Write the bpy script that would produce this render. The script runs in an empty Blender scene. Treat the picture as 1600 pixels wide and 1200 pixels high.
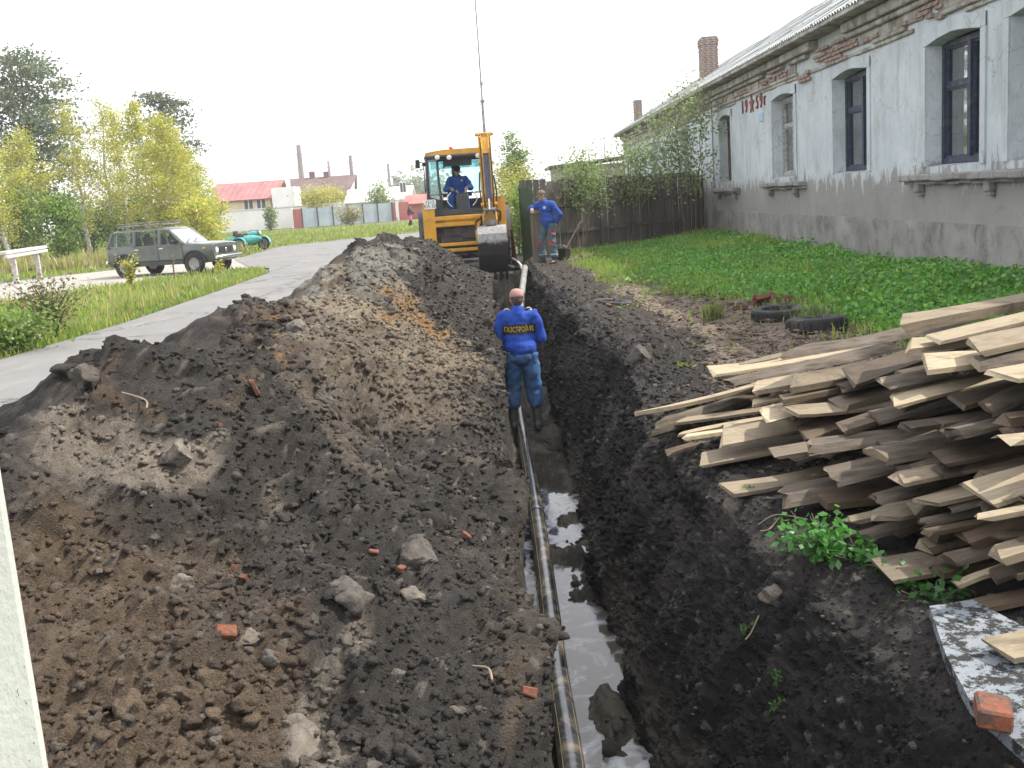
import bpy, bmesh, math, random
import numpy as np
from mathutils import Matrix, Vector

SC = bpy.context.scene
COL = SC.collection
R = math.radians

# ------------------------------------------------------------------ camera
CAM_F, CAM_TILT, CAM_ROLL, CAM_H = 1620.0, math.atan(291 / 1620.0), R(4.0), 1.75
_f = np.array([0, math.cos(CAM_TILT), -math.sin(CAM_TILT)])
_r0 = np.array([1.0, 0, 0]); _u0 = np.cross(_r0, _f)
_r = math.cos(CAM_ROLL) * _r0 - math.sin(CAM_ROLL) * _u0
_u = math.sin(CAM_ROLL) * _r0 + math.cos(CAM_ROLL) * _u0
_C = np.array([0, 0, CAM_H])
cam = bpy.data.cameras.new('camera')
cam.sensor_width = 36.0
cam.lens = 36.0 * CAM_F / 1600.0
cam.clip_start = 0.05
cam.clip_end = 5000
cam_o = bpy.data.objects.new('camera', cam)
COL.objects.link(cam_o)
cam_o.matrix_world = Matrix(((_r[0], _u[0], -_f[0], _C[0]), (_r[1], _u[1], -_f[1], _C[1]), (_r[2], _u[2], -_f[2], _C[2]), (0, 0, 0, 1)))
SC.camera = cam_o

# ------------------------------------------------------------------ sky, sun, exposure
SUN_AZ, SUN_EL = R(74), R(48.5)          # azimuth measured from +Y towards +X
world = bpy.data.worlds.new('World'); SC.world = world
world.use_nodes = True
nt = world.node_tree; nt.nodes.clear()
wo = nt.nodes.new('ShaderNodeOutputWorld'); bg = nt.nodes.new('ShaderNodeBackground')
sky = nt.nodes.new('ShaderNodeTexSky'); sky.sky_type = 'NISHITA'; sky.sun_disc = False
sky.sun_elevation = SUN_EL; sky.sun_rotation = SUN_AZ
sky.air_density = 1.0; sky.dust_density = 0.6; sky.ozone_density = 1.0
hs = nt.nodes.new('ShaderNodeHueSaturation'); hs.inputs['Saturation'].default_value = 0.38
veil = nt.nodes.new('ShaderNodeMix'); veil.data_type = 'RGBA'; veil.inputs[0].default_value = 0.5; veil.inputs[7].default_value = (8.6, 8.5, 8.7, 1)   # thin even cloud
nt.links.new(sky.outputs[0], hs.inputs['Color']); nt.links.new(hs.outputs[0], veil.inputs[6]); nt.links.new(veil.outputs[2], bg.inputs[0])
bg.inputs[1].default_value = 0.15
nt.links.new(bg.outputs[0], wo.inputs[0])
sun = bpy.data.lights.new('sun', 'SUN'); sun.energy = 3.3; sun.angle = R(1.2); sun.color = (1.0, 0.94, 0.83)
sun_o = bpy.data.objects.new('sun', sun); COL.objects.link(sun_o)
_sd = Vector((math.sin(SUN_AZ) * math.cos(SUN_EL), math.cos(SUN_AZ) * math.cos(SUN_EL), math.sin(SUN_EL)))
sun_o.rotation_euler = _sd.to_track_quat('Z', 'Y').to_euler()
sun_o.location = (20, 10, 30)
vs = SC.view_settings
vs.view_transform = 'Standard'; vs.look = 'None'; vs.gamma = 1.0; vs.exposure = 1.1
SC.render.engine = 'CYCLES'
SC.cycles.max_bounces = 6; SC.cycles.transparent_max_bounces = 12

# ------------------------------------------------------------------ where a pixel of the 1600x1200 photograph lies
def ray(x, y): return _f * CAM_F + _r * (x - 800) - _u * (y - 600)
def gz(x, y, z=0.0):
    d = ray(x, y); return _C + d * ((z - CAM_H) / d[2])
def gy(x, y, Y):
    d = ray(x, y); return _C + d * (Y / d[1])
def gx(x, y, X):
    d = ray(x, y); return _C + d * (X / d[0])
def project(P):
    q = P - _C; w = q @ _f
    return 800 + CAM_F * (q @ _r) / w, 600 - CAM_F * (q @ _u) / w

# ------------------------------------------------------------------ noise
def _hash(ix, iy, iz, seed):
    h = (ix.astype(np.uint32) * np.uint32(374761393) + iy.astype(np.uint32) * np.uint32(668265263) + iz.astype(np.uint32) * np.uint32(2246822519) + np.uint32((seed * 3266489917) & 0xffffffff))
    h ^= h >> np.uint32(15); h *= np.uint32(2246822519); h ^= h >> np.uint32(13); h *= np.uint32(3266489917); h ^= h >> np.uint32(16)
    return h.astype(np.float32) * np.float32(1 / 4294967295.0)
def vnoise(x, y, z=None, seed=1):
    x = np.asarray(x, np.float32); y = np.asarray(y, np.float32)
    z = np.zeros_like(x) if z is None else np.asarray(z, np.float32)
    fx, fy, fz = np.floor(x), np.floor(y), np.floor(z)
    tx, ty, tz = x - fx, y - fy, z - fz
    tx = tx * tx * (3 - 2 * tx); ty = ty * ty * (3 - 2 * ty); tz = tz * tz * (3 - 2 * tz)
    ix, iy, iz = fx.astype(np.int64), fy.astype(np.int64), fz.astype(np.int64)
    def c(a, b, d): return _hash(ix + a, iy + b, iz + d, seed)
    l = lambda a, b, t: a + (b - a) * t
    return l(l(l(c(0,0,0), c(1,0,0), tx), l(c(0,1,0), c(1,1,0), tx), ty), l(l(c(0,0,1), c(1,0,1), tx), l(c(0,1,1), c(1,1,1), tx), ty), tz) * 2 - 1
def fbm(x, y, z=None, oct=4, seed=1, gain=0.5):
    a, s, f = 1.0, 0, 1.0
    for i in range(oct):
        s = s + a * vnoise(x * f, y * f, None if z is None else z * f, seed + i * 17); a *= gain; f *= 2.03
    return s
def worley(x, y, seed=1):
    x = np.asarray(x, np.float32); y = np.asarray(y, np.float32)
    fx, fy = np.floor(x), np.floor(y); best = np.full(x.shape, 9.0, np.float32); bid = np.zeros(x.shape, np.float32)
    ix, iy = fx.astype(np.int64), fy.astype(np.int64); o = np.zeros_like(ix)
    for a in (-1, 0, 1):
        for b in (-1, 0, 1):
            px = fx + a + _hash(ix + a, iy + b, o, seed); py = fy + b + _hash(ix + a, iy + b, o + 7, seed)
            d = (px - x) ** 2 + (py - y) ** 2; m = d < best
            best = np.where(m, d, best); bid = np.where(m, _hash(ix + a, iy + b, o + 3, seed), bid)
    return np.sqrt(best), bid
def sstep(a, b, x):
    t = np.clip((x - a) / (b - a), 0, 1); return t * t * (3 - 2 * t)

# ------------------------------------------------------------------ objects
def setp(o, label=None, cat=None, group=None, kind=None):
    if label: o['label'] = label
    if cat: o['category'] = cat
    if group: o['group'] = group
    if kind: o['kind'] = kind
    return o
def thing(name, label, cat, loc=(0, 0, 0), rz=0.0, group=None):
    o = bpy.data.objects.new(name, None); COL.objects.link(o)
    o.empty_display_size = 0.2; o.location = loc; o.rotation_euler = (0, 0, rz)
    return setp(o, label, cat, group)
def link(name, me, m=None, parent=None):
    if m is not None and not me.materials: me.materials.append(m)
    o = bpy.data.objects.new(name, me); COL.objects.link(o)
    if parent is not None: o.parent = parent
    return o
def copy_tree(o, parent=None):
    c = o.copy(); COL.objects.link(c)
    if parent is not None: c.parent = parent
    for ch in list(o.children): copy_tree(ch, c)
    return c
def npmesh(name, V, F, smooth=False, col=None, mats=None, midx=None):
    """mesh from arrays; F is one (n,k) array or a list of them"""
    me = bpy.data.meshes.new(name)
    V = np.asarray(V, np.float32)
    Fs = F if isinstance(F, list) else [F]
    Fs = [np.asarray(f, np.int32) for f in Fs if len(f)]
    me.vertices.add(len(V)); me.vertices.foreach_set('co', V.ravel())
    li = np.concatenate([f.ravel() for f in Fs]); tot = np.concatenate([np.full(len(f), f.shape[1], np.int32) for f in Fs])
    st = np.concatenate([[0], np.cumsum(tot)[:-1]]).astype(np.int32)
    me.loops.add(len(li)); me.loops.foreach_set('vertex_index', li)
    me.polygons.add(len(tot)); me.polygons.foreach_set('loop_start', st)
    if smooth: me.polygons.foreach_set('use_smooth', np.ones(len(tot), bool))
    if midx is not None: me.polygons.foreach_set('material_index', np.asarray(midx, np.int32))
    for m in mats or []: me.materials.append(m)
    if col is not None:
        at = me.color_attributes.new('tint', 'FLOAT_COLOR', 'POINT')
        c = np.ones((len(V), 4), np.float32); c[:, :3] = col; at.data.foreach_set('color', c.ravel())
    me.update(calc_edges=True); me.validate()
    return me

class MB:
    """collects shapes, builds ONE mesh object"""
    def __init__(s): s.v = []; s.f = []; s.n = 0
    def add(s, V, F):
        V = [tuple(map(float, p)) for p in V]
        s.v += V; s.f += [tuple(i + s.n for i in f) for f in F]; s.n += len(V); return s
    def box(s, c, d, M=None, taper=None, bev=0.0):
        x, y, z = d[0] / 2, d[1] / 2, d[2] / 2
        tx, ty = taper or (1, 1)
        if bev > 0:
            b = min(bev, x * .45, y * .45, z * .45); P = []; n = 0
            for sx in (-1, 1):
                for sy in (-1, 1):
                    for sz in (-1, 1):
                        k = (tx, ty) if sz > 0 else (1, 1)
                        P += [(sx * (x - b) * k[0], sy * (y - b) * k[1], sz * z), (sx * (x - b) * k[0], sy * y * k[1], sz * (z - b)), (sx * x * k[0], sy * (y - b) * k[1], sz * (z - b))]
            bm = bmesh.new(); vs_ = [bm.verts.new(p) for p in P]; r = bmesh.ops.convex_hull(bm, input=vs_)
            bm.verts.index_update(); V = [v.co.copy() for v in bm.verts]; F = [[v.index for v in f.verts] for f in bm.faces]; bm.free()
        else:
            V = [(-x, -y, -z), (x, -y, -z), (x, y, -z), (-x, y, -z), (-x * tx, -y * ty, z), (x * tx, -y * ty, z), (x * tx, y * ty, z), (-x * tx, y * ty, z)]
            F = [(3, 2, 1, 0), (4, 5, 6, 7), (0, 1, 5, 4), (1, 2, 6, 5), (2, 3, 7, 6), (3, 0, 4, 7)]
        V = [Vector(p) for p in V]
        if M is not None: V = [M @ p for p in V]
        c = Vector(c); return s.add([p + c for p in V], F)
    def tube(s, pts, r, n=10, cap=True, up=None):
        pts = [Vector(p) for p in pts]; k = len(pts)
        rr = [r] * k if not hasattr(r, '__len__') else list(r)
        V = []; prev = None
        for i, p in enumerate(pts):
            t = (pts[min(i + 1, k - 1)] - pts[max(i - 1, 0)])
            t = t.normalized() if t.length > 1e-9 else Vector((0, 0, 1))
            a = prev if prev is not None else (Vector((0, 0, 1)) if abs(t.z) < .9 else Vector((1, 0, 0)))
            b = t.cross(a).normalized(); a = b.cross(t).normalized(); prev = a
            for j in range(n):
                w = 2 * math.pi * j / n; V.append(p + (a * math.cos(w) + b * math.sin(w)) * rr[i])
        F = [(i * n + j, i * n + (j + 1) % n, (i + 1) * n + (j + 1) % n, (i + 1) * n + j) for i in range(k - 1) for j in range(n)]
        if cap: F += [tuple(range(n))[::-1], tuple((k - 1) * n + j for j in range(n))]
        return s.add(V, F)
    def lathe(s, prof, n=20, M=None, c=(0, 0, 0), closed=False):
        """prof: (radius, height) pairs about local z"""
        V = [Vector((r * math.cos(2 * math.pi * j / n), r * math.sin(2 * math.pi * j / n), h)) for r, h in prof for j in range(n)]
        k = len(prof); F = [(i * n + j, i * n + (j + 1) % n, ((i + 1) % k) * n + (j + 1) % n, ((i + 1) % k) * n + j) for i in range(k if closed else k - 1) for j in range(n)]
        if not closed: F += [tuple(range(n))[::-1], tuple((k - 1) * n + j for j in range(n))]
        if M is not None: V = [M @ p for p in V]
        c = Vector(c); return s.add([p + c for p in V], F)
    def prism(s, poly, a, b, axis='x'):
        """poly of 2-D points swept from a to b along an axis"""
        def P(q, t): return (t, q[0], q[1]) if axis == 'x' else (q[0], t, q[1]) if axis == 'y' else (q[0], q[1], t)
        n = len(poly); V = [P(q, a) for q in poly] + [P(q, b) for q in poly]
        return s.add(V, [(i, (i + 1) % n, n + (i + 1) % n, n + i) for i in range(n)] + [tuple(range(n))[::-1], tuple(range(n, 2 * n))])
    def sphere(s, c, r, n=8, M=None):
        bm = bmesh.new(); bmesh.ops.create_uvsphere(bm, u_segments=n * 2, v_segments=n, radius=1)
        bm.verts.index_update(); r = (r, r, r) if not hasattr(r, '__len__') else r
        V = [Vector((v.co.x * r[0], v.co.y * r[1], v.co.z * r[2])) for v in bm.verts]; F = [[v.index for v in f.verts] for f in bm.faces]; bm.free()
        if M is not None: V = [M @ p for p in V]
        c = Vector(c); return s.add([p + c for p in V], F)
    def mesh(s, name, smooth=None):
        me = bpy.data.meshes.new(name); me.from_pydata(s.v, [], s.f)
        bm = bmesh.new(); bm.from_mesh(me); bmesh.ops.recalc_face_normals(bm, faces=bm.faces)
        if smooth is not None:
            for f in bm.faces: f.smooth = True
            for e in bm.edges:
                if len(e.link_faces) == 2: e.smooth = e.calc_face_angle(0) < smooth
        bm.to_mesh(me); bm.free(); return me
    def build(s, name, m, parent=None, smooth=None):
        return link(name, s.mesh(name, smooth), m, parent)
def RX(a): return Matrix.Rotation(a, 3, 'X')
def RY(a): return Matrix.Rotation(a, 3, 'Y')
def RZ(a): return Matrix.Rotation(a, 3, 'Z')
def wobble(o, amp, sc, seed=1):
    me = o.data; n = len(me.vertices); P = np.empty(n * 3, np.float32); me.vertices.foreach_get('co', P); P = P.reshape(-1, 3)
    for k in range(3): P[:, k] += amp * vnoise(P[:, 0] * sc + 5 * k, P[:, 1] * sc, P[:, 2] * sc, seed + k)
    me.vertices.foreach_set('co', P.ravel()); me.update(); return o

# ------------------------------------------------------------------ materials
def _new(name):
    m = bpy.data.materials.new(name); m.use_nodes = True; t = m.node_tree
    return m, t, t.nodes, t.links, t.nodes['Principled BSDF']
def N(t, typ, **kw):
    n = t.nodes.new(typ)
    for k, v in kw.items():
        if k in n.inputs: n.inputs[k].default_value = v
        else: setattr(n, k, v)
    return n
def mixc(t, fac, a, b, mode='MIX'):
    n = t.nodes.new('ShaderNodeMix'); n.data_type = 'RGBA'; n.blend_type = mode
    for s, v in ((0, fac), (6, a), (7, b)):
        if hasattr(v, 'links'): t.links.new(v, n.inputs[s])
        elif s: n.inputs[s].default_value = (*v[:3], 1)
        else: n.inputs[s].default_value = v
    return n.outputs[2]
def ramp(t, src, a, b, c0=(0, 0, 0), c1=(1, 1, 1)):
    n = t.nodes.new('ShaderNodeValToRGB'); e = n.color_ramp.elements
    e[0].position, e[1].position = a, b; e[0].color = (*c0, 1); e[1].color = (*c1, 1)
    t.links.new(src, n.inputs[0]); return n.outputs[0]
def noise(t, vec, scale, detail=4, rough=.55, dist=0.0):
    n = N(t, 'ShaderNodeTexNoise', Scale=scale, Detail=detail, Roughness=rough, Distortion=dist)
    t.links.new(vec, n.inputs['Vector']); return n.outputs[0]
def mapv(t, vec, scale=(1, 1, 1), rot=(0, 0, 0)):
    n = t.nodes.new('ShaderNodeMapping'); n.inputs['Scale'].default_value = scale; n.inputs['Rotation'].default_value = rot
    t.links.new(vec, n.inputs[0]); return n.outputs[0]
def bump(t, h, b, strength=.3, dist=.02):
    n = N(t, 'ShaderNodeBump', Strength=strength, Distance=dist); t.links.new(h, n.inputs['Height']); t.links.new(n.outputs[0], b.inputs['Normal'])
def mat(name, c, rough=.6, c2=None, metal=0.0, var=.25, scale=6, fine=60, bmp=.15, bd=.01, stretch=(1, 1, 1), dirt=None, dirt_amt=.5, attr=False, coat=0.0, spec=.4):
    m, t, n, l, b = _new(name)
    tc = N(t, 'ShaderNodeTexCoord').outputs['Object']
    if stretch != (1, 1, 1): tc = mapv(t, tc, stretch)
    c2 = c2 or tuple(min(1, v * (1 + var)) for v in c); c1 = c if c2 is None else tuple(v * (1 - var) for v in c)
    n1 = noise(t, tc, scale, 5, .6)
    out = mixc(t, ramp(t, n1, .3, .7), c1, c2)
    if attr:
        a = N(t, 'ShaderNodeAttribute', attribute_name='tint'); out = mixc(t, 1.0, out, a.outputs[0], 'MULTIPLY')
    if dirt:
        n2 = noise(t, tc, scale * .7 + 1.3, 6, .7, .6); out = mixc(t, ramp(t, n2, .62 - dirt_amt * .25, .78 - dirt_amt * .2), out, dirt)
    l.new(out, b.inputs['Base Color'])
    b.inputs['Roughness'].default_value = rough; b.inputs['Metallic'].default_value = metal
    b.inputs['Specular IOR Level'].default_value = spec; b.inputs['Coat Weight'].default_value = coat
    if bmp: bump(t, noise(t, tc, fine, 5, .6), b, bmp, bd)
    return m
def leafmat(name, trans=.45, rough=.6):
    m, t, n, l, b = _new(name)
    a = N(t, 'ShaderNodeAttribute', attribute_name='tint')
    d = N(t, 'ShaderNodeBsdfDiffuse'); tr = N(t, 'ShaderNodeBsdfTranslucent'); mx = N(t, 'ShaderNodeMixShader', Fac=trans)
    g = N(t, 'ShaderNodeBsdfGlossy', Roughness=.45); mg = N(t, 'ShaderNodeMixShader', Fac=.04)
    l.new(a.outputs[0], d.inputs[0]); l.new(a.outputs[0], tr.inputs[0])
    l.new(d.outputs[0], mx.inputs[1]); l.new(tr.outputs[0], mx.inputs[2]); l.new(mx.outputs[0], mg.inputs[1]); l.new(g.outputs[0], mg.inputs[2])
    l.new(mg.outputs[0], n['Material Output'].inputs[0]); return m
def glass(name, tint=(.75, .85, .85), alpha=.25, rough=.03):
    m, t, n, l, b = _new(name)
    tr = N(t, 'ShaderNodeBsdfTransparent'); tr.inputs[0].default_value = (*tint, 1)
    g = N(t, 'ShaderNodeBsdfGlossy', Roughness=rough); lw = N(t, 'ShaderNodeLayerWeight', Blend=.5); fr = N(t, 'ShaderNodeMath', operation='POWER'); fr.inputs[1].default_value = 4.0; l.new(lw.outputs['Facing'], fr.inputs[0]); mx = N(t, 'ShaderNodeMixShader')
    md = N(t, 'ShaderNodeMath', operation='ADD'); md.inputs[1].default_value = alpha; l.new(fr.outputs[0], md.inputs[0])
    l.new(md.outputs[0], mx.inputs[0]); l.new(tr.outputs[0], mx.inputs[1]); l.new(g.outputs[0], mx.inputs[2]); l.new(mx.outputs[0], n['Material Output'].inputs[0]); return m

M = {}
M['grass_blade'] = leafmat('grass_blade', .4)
M['leaf'] = leafmat('leaf', .5)
M['bark'] = mat('bark', (.11, .085, .065), .9, var=.5, scale=9, fine=40, bmp=.5, stretch=(1, 1, .25))
M['birch_bark'] = mat('birch_bark', (.42, .40, .36), .8, var=.35, scale=5, dirt=(.06, .05, .05), dirt_amt=.4)
M['black'] = mat('black_plastic', (.018, .018, .02), .45, var=.3)
M['rubber'] = mat('rubber', (.022, .022, .022), .75, var=.4, dirt=(.12, .10, .08), dirt_amt=.3)
M['chrome'] = mat('chrome', (.6, .6, .6), .25, metal=1.0, var=.1)
M['steel'] = mat('steel', (.25, .25, .25), .45, metal=.6, var=.3, dirt=(.1, .08, .06))
# ================================================================== SOIL, TRENCH, GROUND
rng = np.random.default_rng(11)
def soil_mat(name, bstr=.6, rough=.92):
    m, t, n, l, b = _new(name)
    tc = N(t, 'ShaderNodeTexCoord').outputs['Object']
    a = N(t, 'ShaderNodeAttribute', attribute_name='tint')
    n1 = noise(t, tc, 22, 6, .72); n2 = noise(t, tc, 140, 4, .7); n3 = noise(t, tc, 5, 4, .6)
    c = mixc(t, 1.0, a.outputs[0], ramp(t, n1, .25, .78, (.45, .43, .42), (1.5, 1.48, 1.45)), 'MULTIPLY')
    c = mixc(t, 1.0, c, ramp(t, n2, .2, .8, (.62, .62, .62), (1.38, 1.38, 1.38)), 'MULTIPLY')
    c = mixc(t, ramp(t, n2, .73, .77), c, (.30, .28, .25))
    l.new(c, b.inputs['Base Color'])
    l.new(ramp(t, n3, .3, .7, (rough - .22,) * 3, (1, 1, 1)), b.inputs['Roughness'])
    b.inputs['Specular IOR Level'].default_value = .3
    ad = N(t, 'ShaderNodeMath', operation='ADD'); l.new(n1, ad.inputs[0]); l.new(n2, ad.inputs[1])
    bump(t, ad.outputs[0], b, bstr, .03); return m
M['soil'] = soil_mat('soil', 1.0)

Yk = np.array([0.9, 1.5, 2.5, 3.9, 4.4, 4.9, 5.45, 6.3, 6.6, 7.4, 8.8, 10.8, 13.8, 17, 20, 22.5, 24.2, 25.6, 26.4])
Zk = np.array([0.15, .50, .72, .92, 1.04, 1.20, 1.14, .90, .95, 1.10, 1.0, 1.08, 1.22, 1.27, 1.16, 1.0, .62, .15, -.03])
def crest_z(Y): return np.interp(Y, Yk, Zk)
def crest_x(Y): return -1.88 + .10 * np.sin(Y * 1.3) + np.interp(Y, [1, 3, 22, 26], [.1, 0, 0, .35])
def rim_l(Y): return np.interp(Y, [1, 3, 5.6, 8.5, 15, 22, 26], [.04, .02, -.03, -.07, -.17, -.32, -.5])
def floor_l(Y): return rim_l(Y) + np.interp(Y, [1, 4.9, 6.6, 9.5, 26], [.1, .07, .05, .07, .1])
def floor_r(Y): return np.interp(Y, [1, 5.4, 7.3, 12.2, 24, 27], [.62, .58, .54, .56, .5, .45])
def rim_r(Y): return np.interp(Y, [.9, 2.85, 3.3, 4.0, 4.84, 6.2, 7.2, 8.6, 10.3, 12, 14.4, 20, 26], [1.5, 1.46, 1.40, 1.40, 1.22, 1.10, 1.04, 1.1, 1.16, 1.05, .95, .78, .6])
TRENCH_END = 25.6
def depth(Y):
    return (-1.2 + .10 * sstep(9.0, 10.5, Y) + .1 * sstep(18, 25, Y)) * sstep(.95, 1.5, Y) * (1 - sstep(TRENCH_END - .35, TRENCH_END, Y))

def build_soil():
    rows = [1.0]
    while rows[-1] < 26.6: rows.append(rows[-1] * 1.0047 + .0012)
    Y = np.array(rows); nr = len(Y)
    cz, cx, rl, fl, fr, rr, dz = crest_z(Y), crest_x(Y), rim_l(Y), floor_l(Y), floor_r(Y), rim_r(Y), depth(Y)
    bank = .04 + .14 * sstep(8, 9.5, Y) - .06 * sstep(14, 20, Y)
    sl = np.stack
    pts = [sl([cx - 2.1, 0 * Y - .10]), sl([cx - .95, cz * .40]), sl([cx - .16, cz * .94]), sl([cx + .05, cz]), sl([cx + .5, cz * .78]), sl([(cx + rl) / 2 + .12, cz * .40]), sl([rl - .10, 0 * Y + .07]),
           sl([rl, 0 * Y - .04]), sl([fl, dz]), sl([(fl + fr) / 2, dz - .02]), sl([fr, dz]), sl([fr + .10 + .3 * (rr - fr - .1) , dz * .55]), sl([rr - .04, bank - .12]), sl([rr + .12, bank]), sl([rr + .5, bank * .5]), sl([rr + .95, 0 * Y + .0]), sl([rr + 1.5, 0 * Y - .12])]
    cnt = [10, 14, 14, 60, 100, 120, 14, 24, 28, 28, 80, 90, 26, 46, 34, 14]
    XS, ZS, seg = [], [], []
    for i, c in enumerate(cnt):
        t = np.arange(c)[None, :] / c
        XS.append(pts[i][0][:, None] * (1 - t) + pts[i + 1][0][:, None] * t); ZS.append(pts[i][1][:, None] * (1 - t) + pts[i + 1][1][:, None] * t); seg += [i] * c
    XS.append(pts[-1][0][:, None]); ZS.append(pts[-1][1][:, None]); seg.append(len(cnt) - 1)
    X = np.concatenate(XS, 1); Z = np.concatenate(ZS, 1); seg = np.array(seg); nc = X.shape[1]
    YY = np.repeat(Y[:, None], nc, 1)
    k = np.ones(9) / 9                                    # round the corners of the section
    def sm(A):
        P = np.pad(A, ((0, 0), (4, 4)), 'edge'); return sum(P[:, i:i + nc] for i in range(9)) / 9
    Xs, Zs = sm(X), sm(Z)
    hold = (seg >= 6) & (seg <= 7)
    X = np.where(hold[None], X, Xs); Z = np.where(hold[None], Z, Zs)
    S = np.concatenate([np.zeros((nr, 1)), np.cumsum(np.hypot(np.diff(X, axis=1), np.diff(Z, axis=1)), 1)], 1)
    S = S - S[:, [int(np.argmax(seg == 7))]]
    gX, gZ = np.gradient(X, axis=1), np.gradient(Z, axis=1); L = np.hypot(gX, gZ) + 1e-9
    NX, NZ = -gZ / L, gX / L
    kk = 7; NX = sm(NX); NZ = sm(NZ)
    # --- relief: lumps inside lumps, clods with creases between
    heap = np.isin(seg, [0, 1, 2, 3, 4, 5, 6]).astype(float)[None]; heapw = sm(np.repeat(heap, nr, 0))
    wallr = sm(np.repeat(np.isin(seg, [10, 11]).astype(float)[None], nr, 0)); floor = np.repeat(np.isin(seg, [8, 9]).astype(float)[None], nr, 0); floor = sm(floor)
    wx = .22 * vnoise(S * 2.1, YY * 2.1, seed=5); wy = .22 * vnoise(S * 2.1, YY * 2.1, seed=6)
    d = (.085 + .055 * heapw) * fbm(S * 1.25, YY * 1.25, oct=3, seed=21) * (1 - .5 * wallr)
    m1 = sstep(-.25, .5, vnoise(S * .9 + 3, YY * .9, seed=31)); m2 = sstep(-.5, .3, vnoise(S * 1.7 + 9, YY * 1.7, seed=32))
    w1, i1 = worley((S + wx) * 3.0, (YY + wy) * 3.0, 41); d += (.17 * m1 * (.55 - w1) * (.3 + i1)) * (.35 + .65 * heapw)
    w2, i2 = worley((S + wx * .5) * 8.0, (YY + wy * .5) * 8.0, 42); d += .05 * (.5 - w2) * (.25 + 1.0 * i2) * (.3 + .7 * m2) * (.45 + .55 * heapw)
    w3, i3 = worley((S + wx * .3) * 21, (YY + wy * .3) * 21, 43); d += .034 * (.5 - w3) * (.3 + i3) * (.6 + .4 * heapw)
    rg = lambda f, sd: .5 - np.abs(vnoise(S * f + wx * 3, YY * f + wy * 3, seed=sd))
    d += .040 * rg(5.5, 53) * (.4 + .6 * heapw) + .018 * rg(14, 54) + .014 * fbm(S * 30, YY * 30, oct=3, seed=51, gain=.65)
    # bucket scrapes run down the right wall
    scr = np.abs(vnoise(YY * 2.6 + .35 * S, S * .5, seed=61)) + .5 * np.abs(vnoise(YY * 6.5 + .5 * S, S * .9, seed=62))
    d += wallr * (.11 * (scr - .35)) + wallr * .05 * vnoise(YY * .8, S * 1.4, seed=63)
    lim = .1 + .9 * (1 - sm(np.repeat(np.isin(seg, [7]).astype(float)[None], nr, 0)))
    d *= np.where(d < 0, 1.0, lim)
    fl2 = floor * (1 - .8 * np.exp(-((YY - 12.5) / .7) ** 2)); d += fl2 * (.085 * fbm(S * 3.2, YY * 2.2, oct=4, seed=71) + .02 * (1 - np.abs(YY - 8) / 18))
    cc = int(np.argmax(seg == 3)); kc = 61; base = np.convolve(np.pad(d[:, cc - 12:cc + 12].mean(1), kc // 2, 'edge'), np.ones(kc) / kc, 'valid')
    d = d - (base + .045)[:, None] * np.exp(-((S - S[:, [cc]]) / .55) ** 2)          # keep the crest at its measured height
    edge = np.minimum(1, np.minimum((np.arange(nc) / 12.0), (nc - 1 - np.arange(nc)) / 12.0))[None]
    d *= edge
    bk_ = sm(np.repeat((seg >= 12).astype(float)[None], nr, 0)); d *= 1 - .62 * bk_ * (1 - sstep(8, 9.5, YY))
    nearfade = sstep(1.0, 1.5, YY)
    d *= .4 + .6 * nearfade
    P = np.stack([X + NX * d, YY + .35 * d * vnoise(S * 9, YY * 9, seed=81), Z + NZ * d], -1)
    # --- soil colours: what was dug where, plus painted shade on the right wall
    px, py = project(P.reshape(-1, 3)); px = px.reshape(nr, nc); py = py.reshape(nr, nc)
    wob = 46 * fbm(S * 2.2, YY * 2.2, oct=4, seed=91, gain=.6) ; wob2 = 46 * fbm(S * 2.2 + 7, YY * 2.2, oct=4, seed=95, gain=.6)
    sc = np.clip(9.0 / (YY + 2), .25, 1.6); qx = px + wob * sc; qy = py + wob2 * sc
    char, brown, beige, ochre, grey, pale = (.049, .044, .0405), (.135, .100, .070), (.29, .24, .175), (.29, .18, .085), (.235, .23, .20), (.28, .243, .20)
    C = np.ones((nr, nc, 3)) * np.array(char)
    C *= (1 + .25 * fbm(S * 4, YY * 4, oct=3, seed=101))[..., None]
    def zone(cx_, cy_, rx_, ry_, a, c, s):
        nonlocal C
        ca, sa = math.cos(R(a)), math.sin(R(a)); ux = ((qx - cx_) * ca + (qy - cy_) * sa) / rx_; uy = (-(qx - cx_) * sa + (qy - cy_) * ca) / ry_
        w = (s * (1 - sstep(.55, 1.15, np.hypot(ux, uy))))[..., None]; C = C * (1 - w) + np.array(c) * w
    zone(600, 560, 190, 85, 32, (.205, .17, .13), .85); zone(560, 470, 160, 50, 25, beige, .9); zone(650, 500, 85, 22, 35, ochre, .95); zone(700, 560, 70, 30, 30, beige, .6)
    zone(600, 405, 60, 28, 10, grey, .9); zone(495, 455, 60, 26, -25, grey, .85); zone(430, 510, 70, 30, -5, brown, .8); zone(430, 530, 28, 16, 0, ochre, .7); zone(470, 500, 40, 16, 0, pale, .6)
    zone(690, 395, 70, 30, 20, char, .6); zone(740, 620, 60, 25, 10, char, .8); zone(500, 610, 90, 40, 20, (.155, .13, .104), .65); zone(560, 660, 130, 45, 30, (.175, .148, .12), .7)
    zone(170, 690, 150, 65, 12, pale, .75); zone(270, 690, 60, 45, 20, pale, .7); zone(110, 770, 100, 45, 0, (.16, .135, .11), .7); zone(215, 600, 50, 22, 20, brown, .7); zone(345, 590, 60, 22, 20, brown, .55)
    zone(150, 1040, 300, 260, 20, brown, .95); zone(330, 1120, 140, 140, 10, brown, .8); zone(260, 880, 140, 35, 12, (.155, .125, .098), .6); zone(520, 1110, 70, 30, 40, pale, .5); zone(480, 1180, 70, 40, 20, pale, .7); zone(560, 1010, 40, 60, 10, pale, .5)
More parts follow.
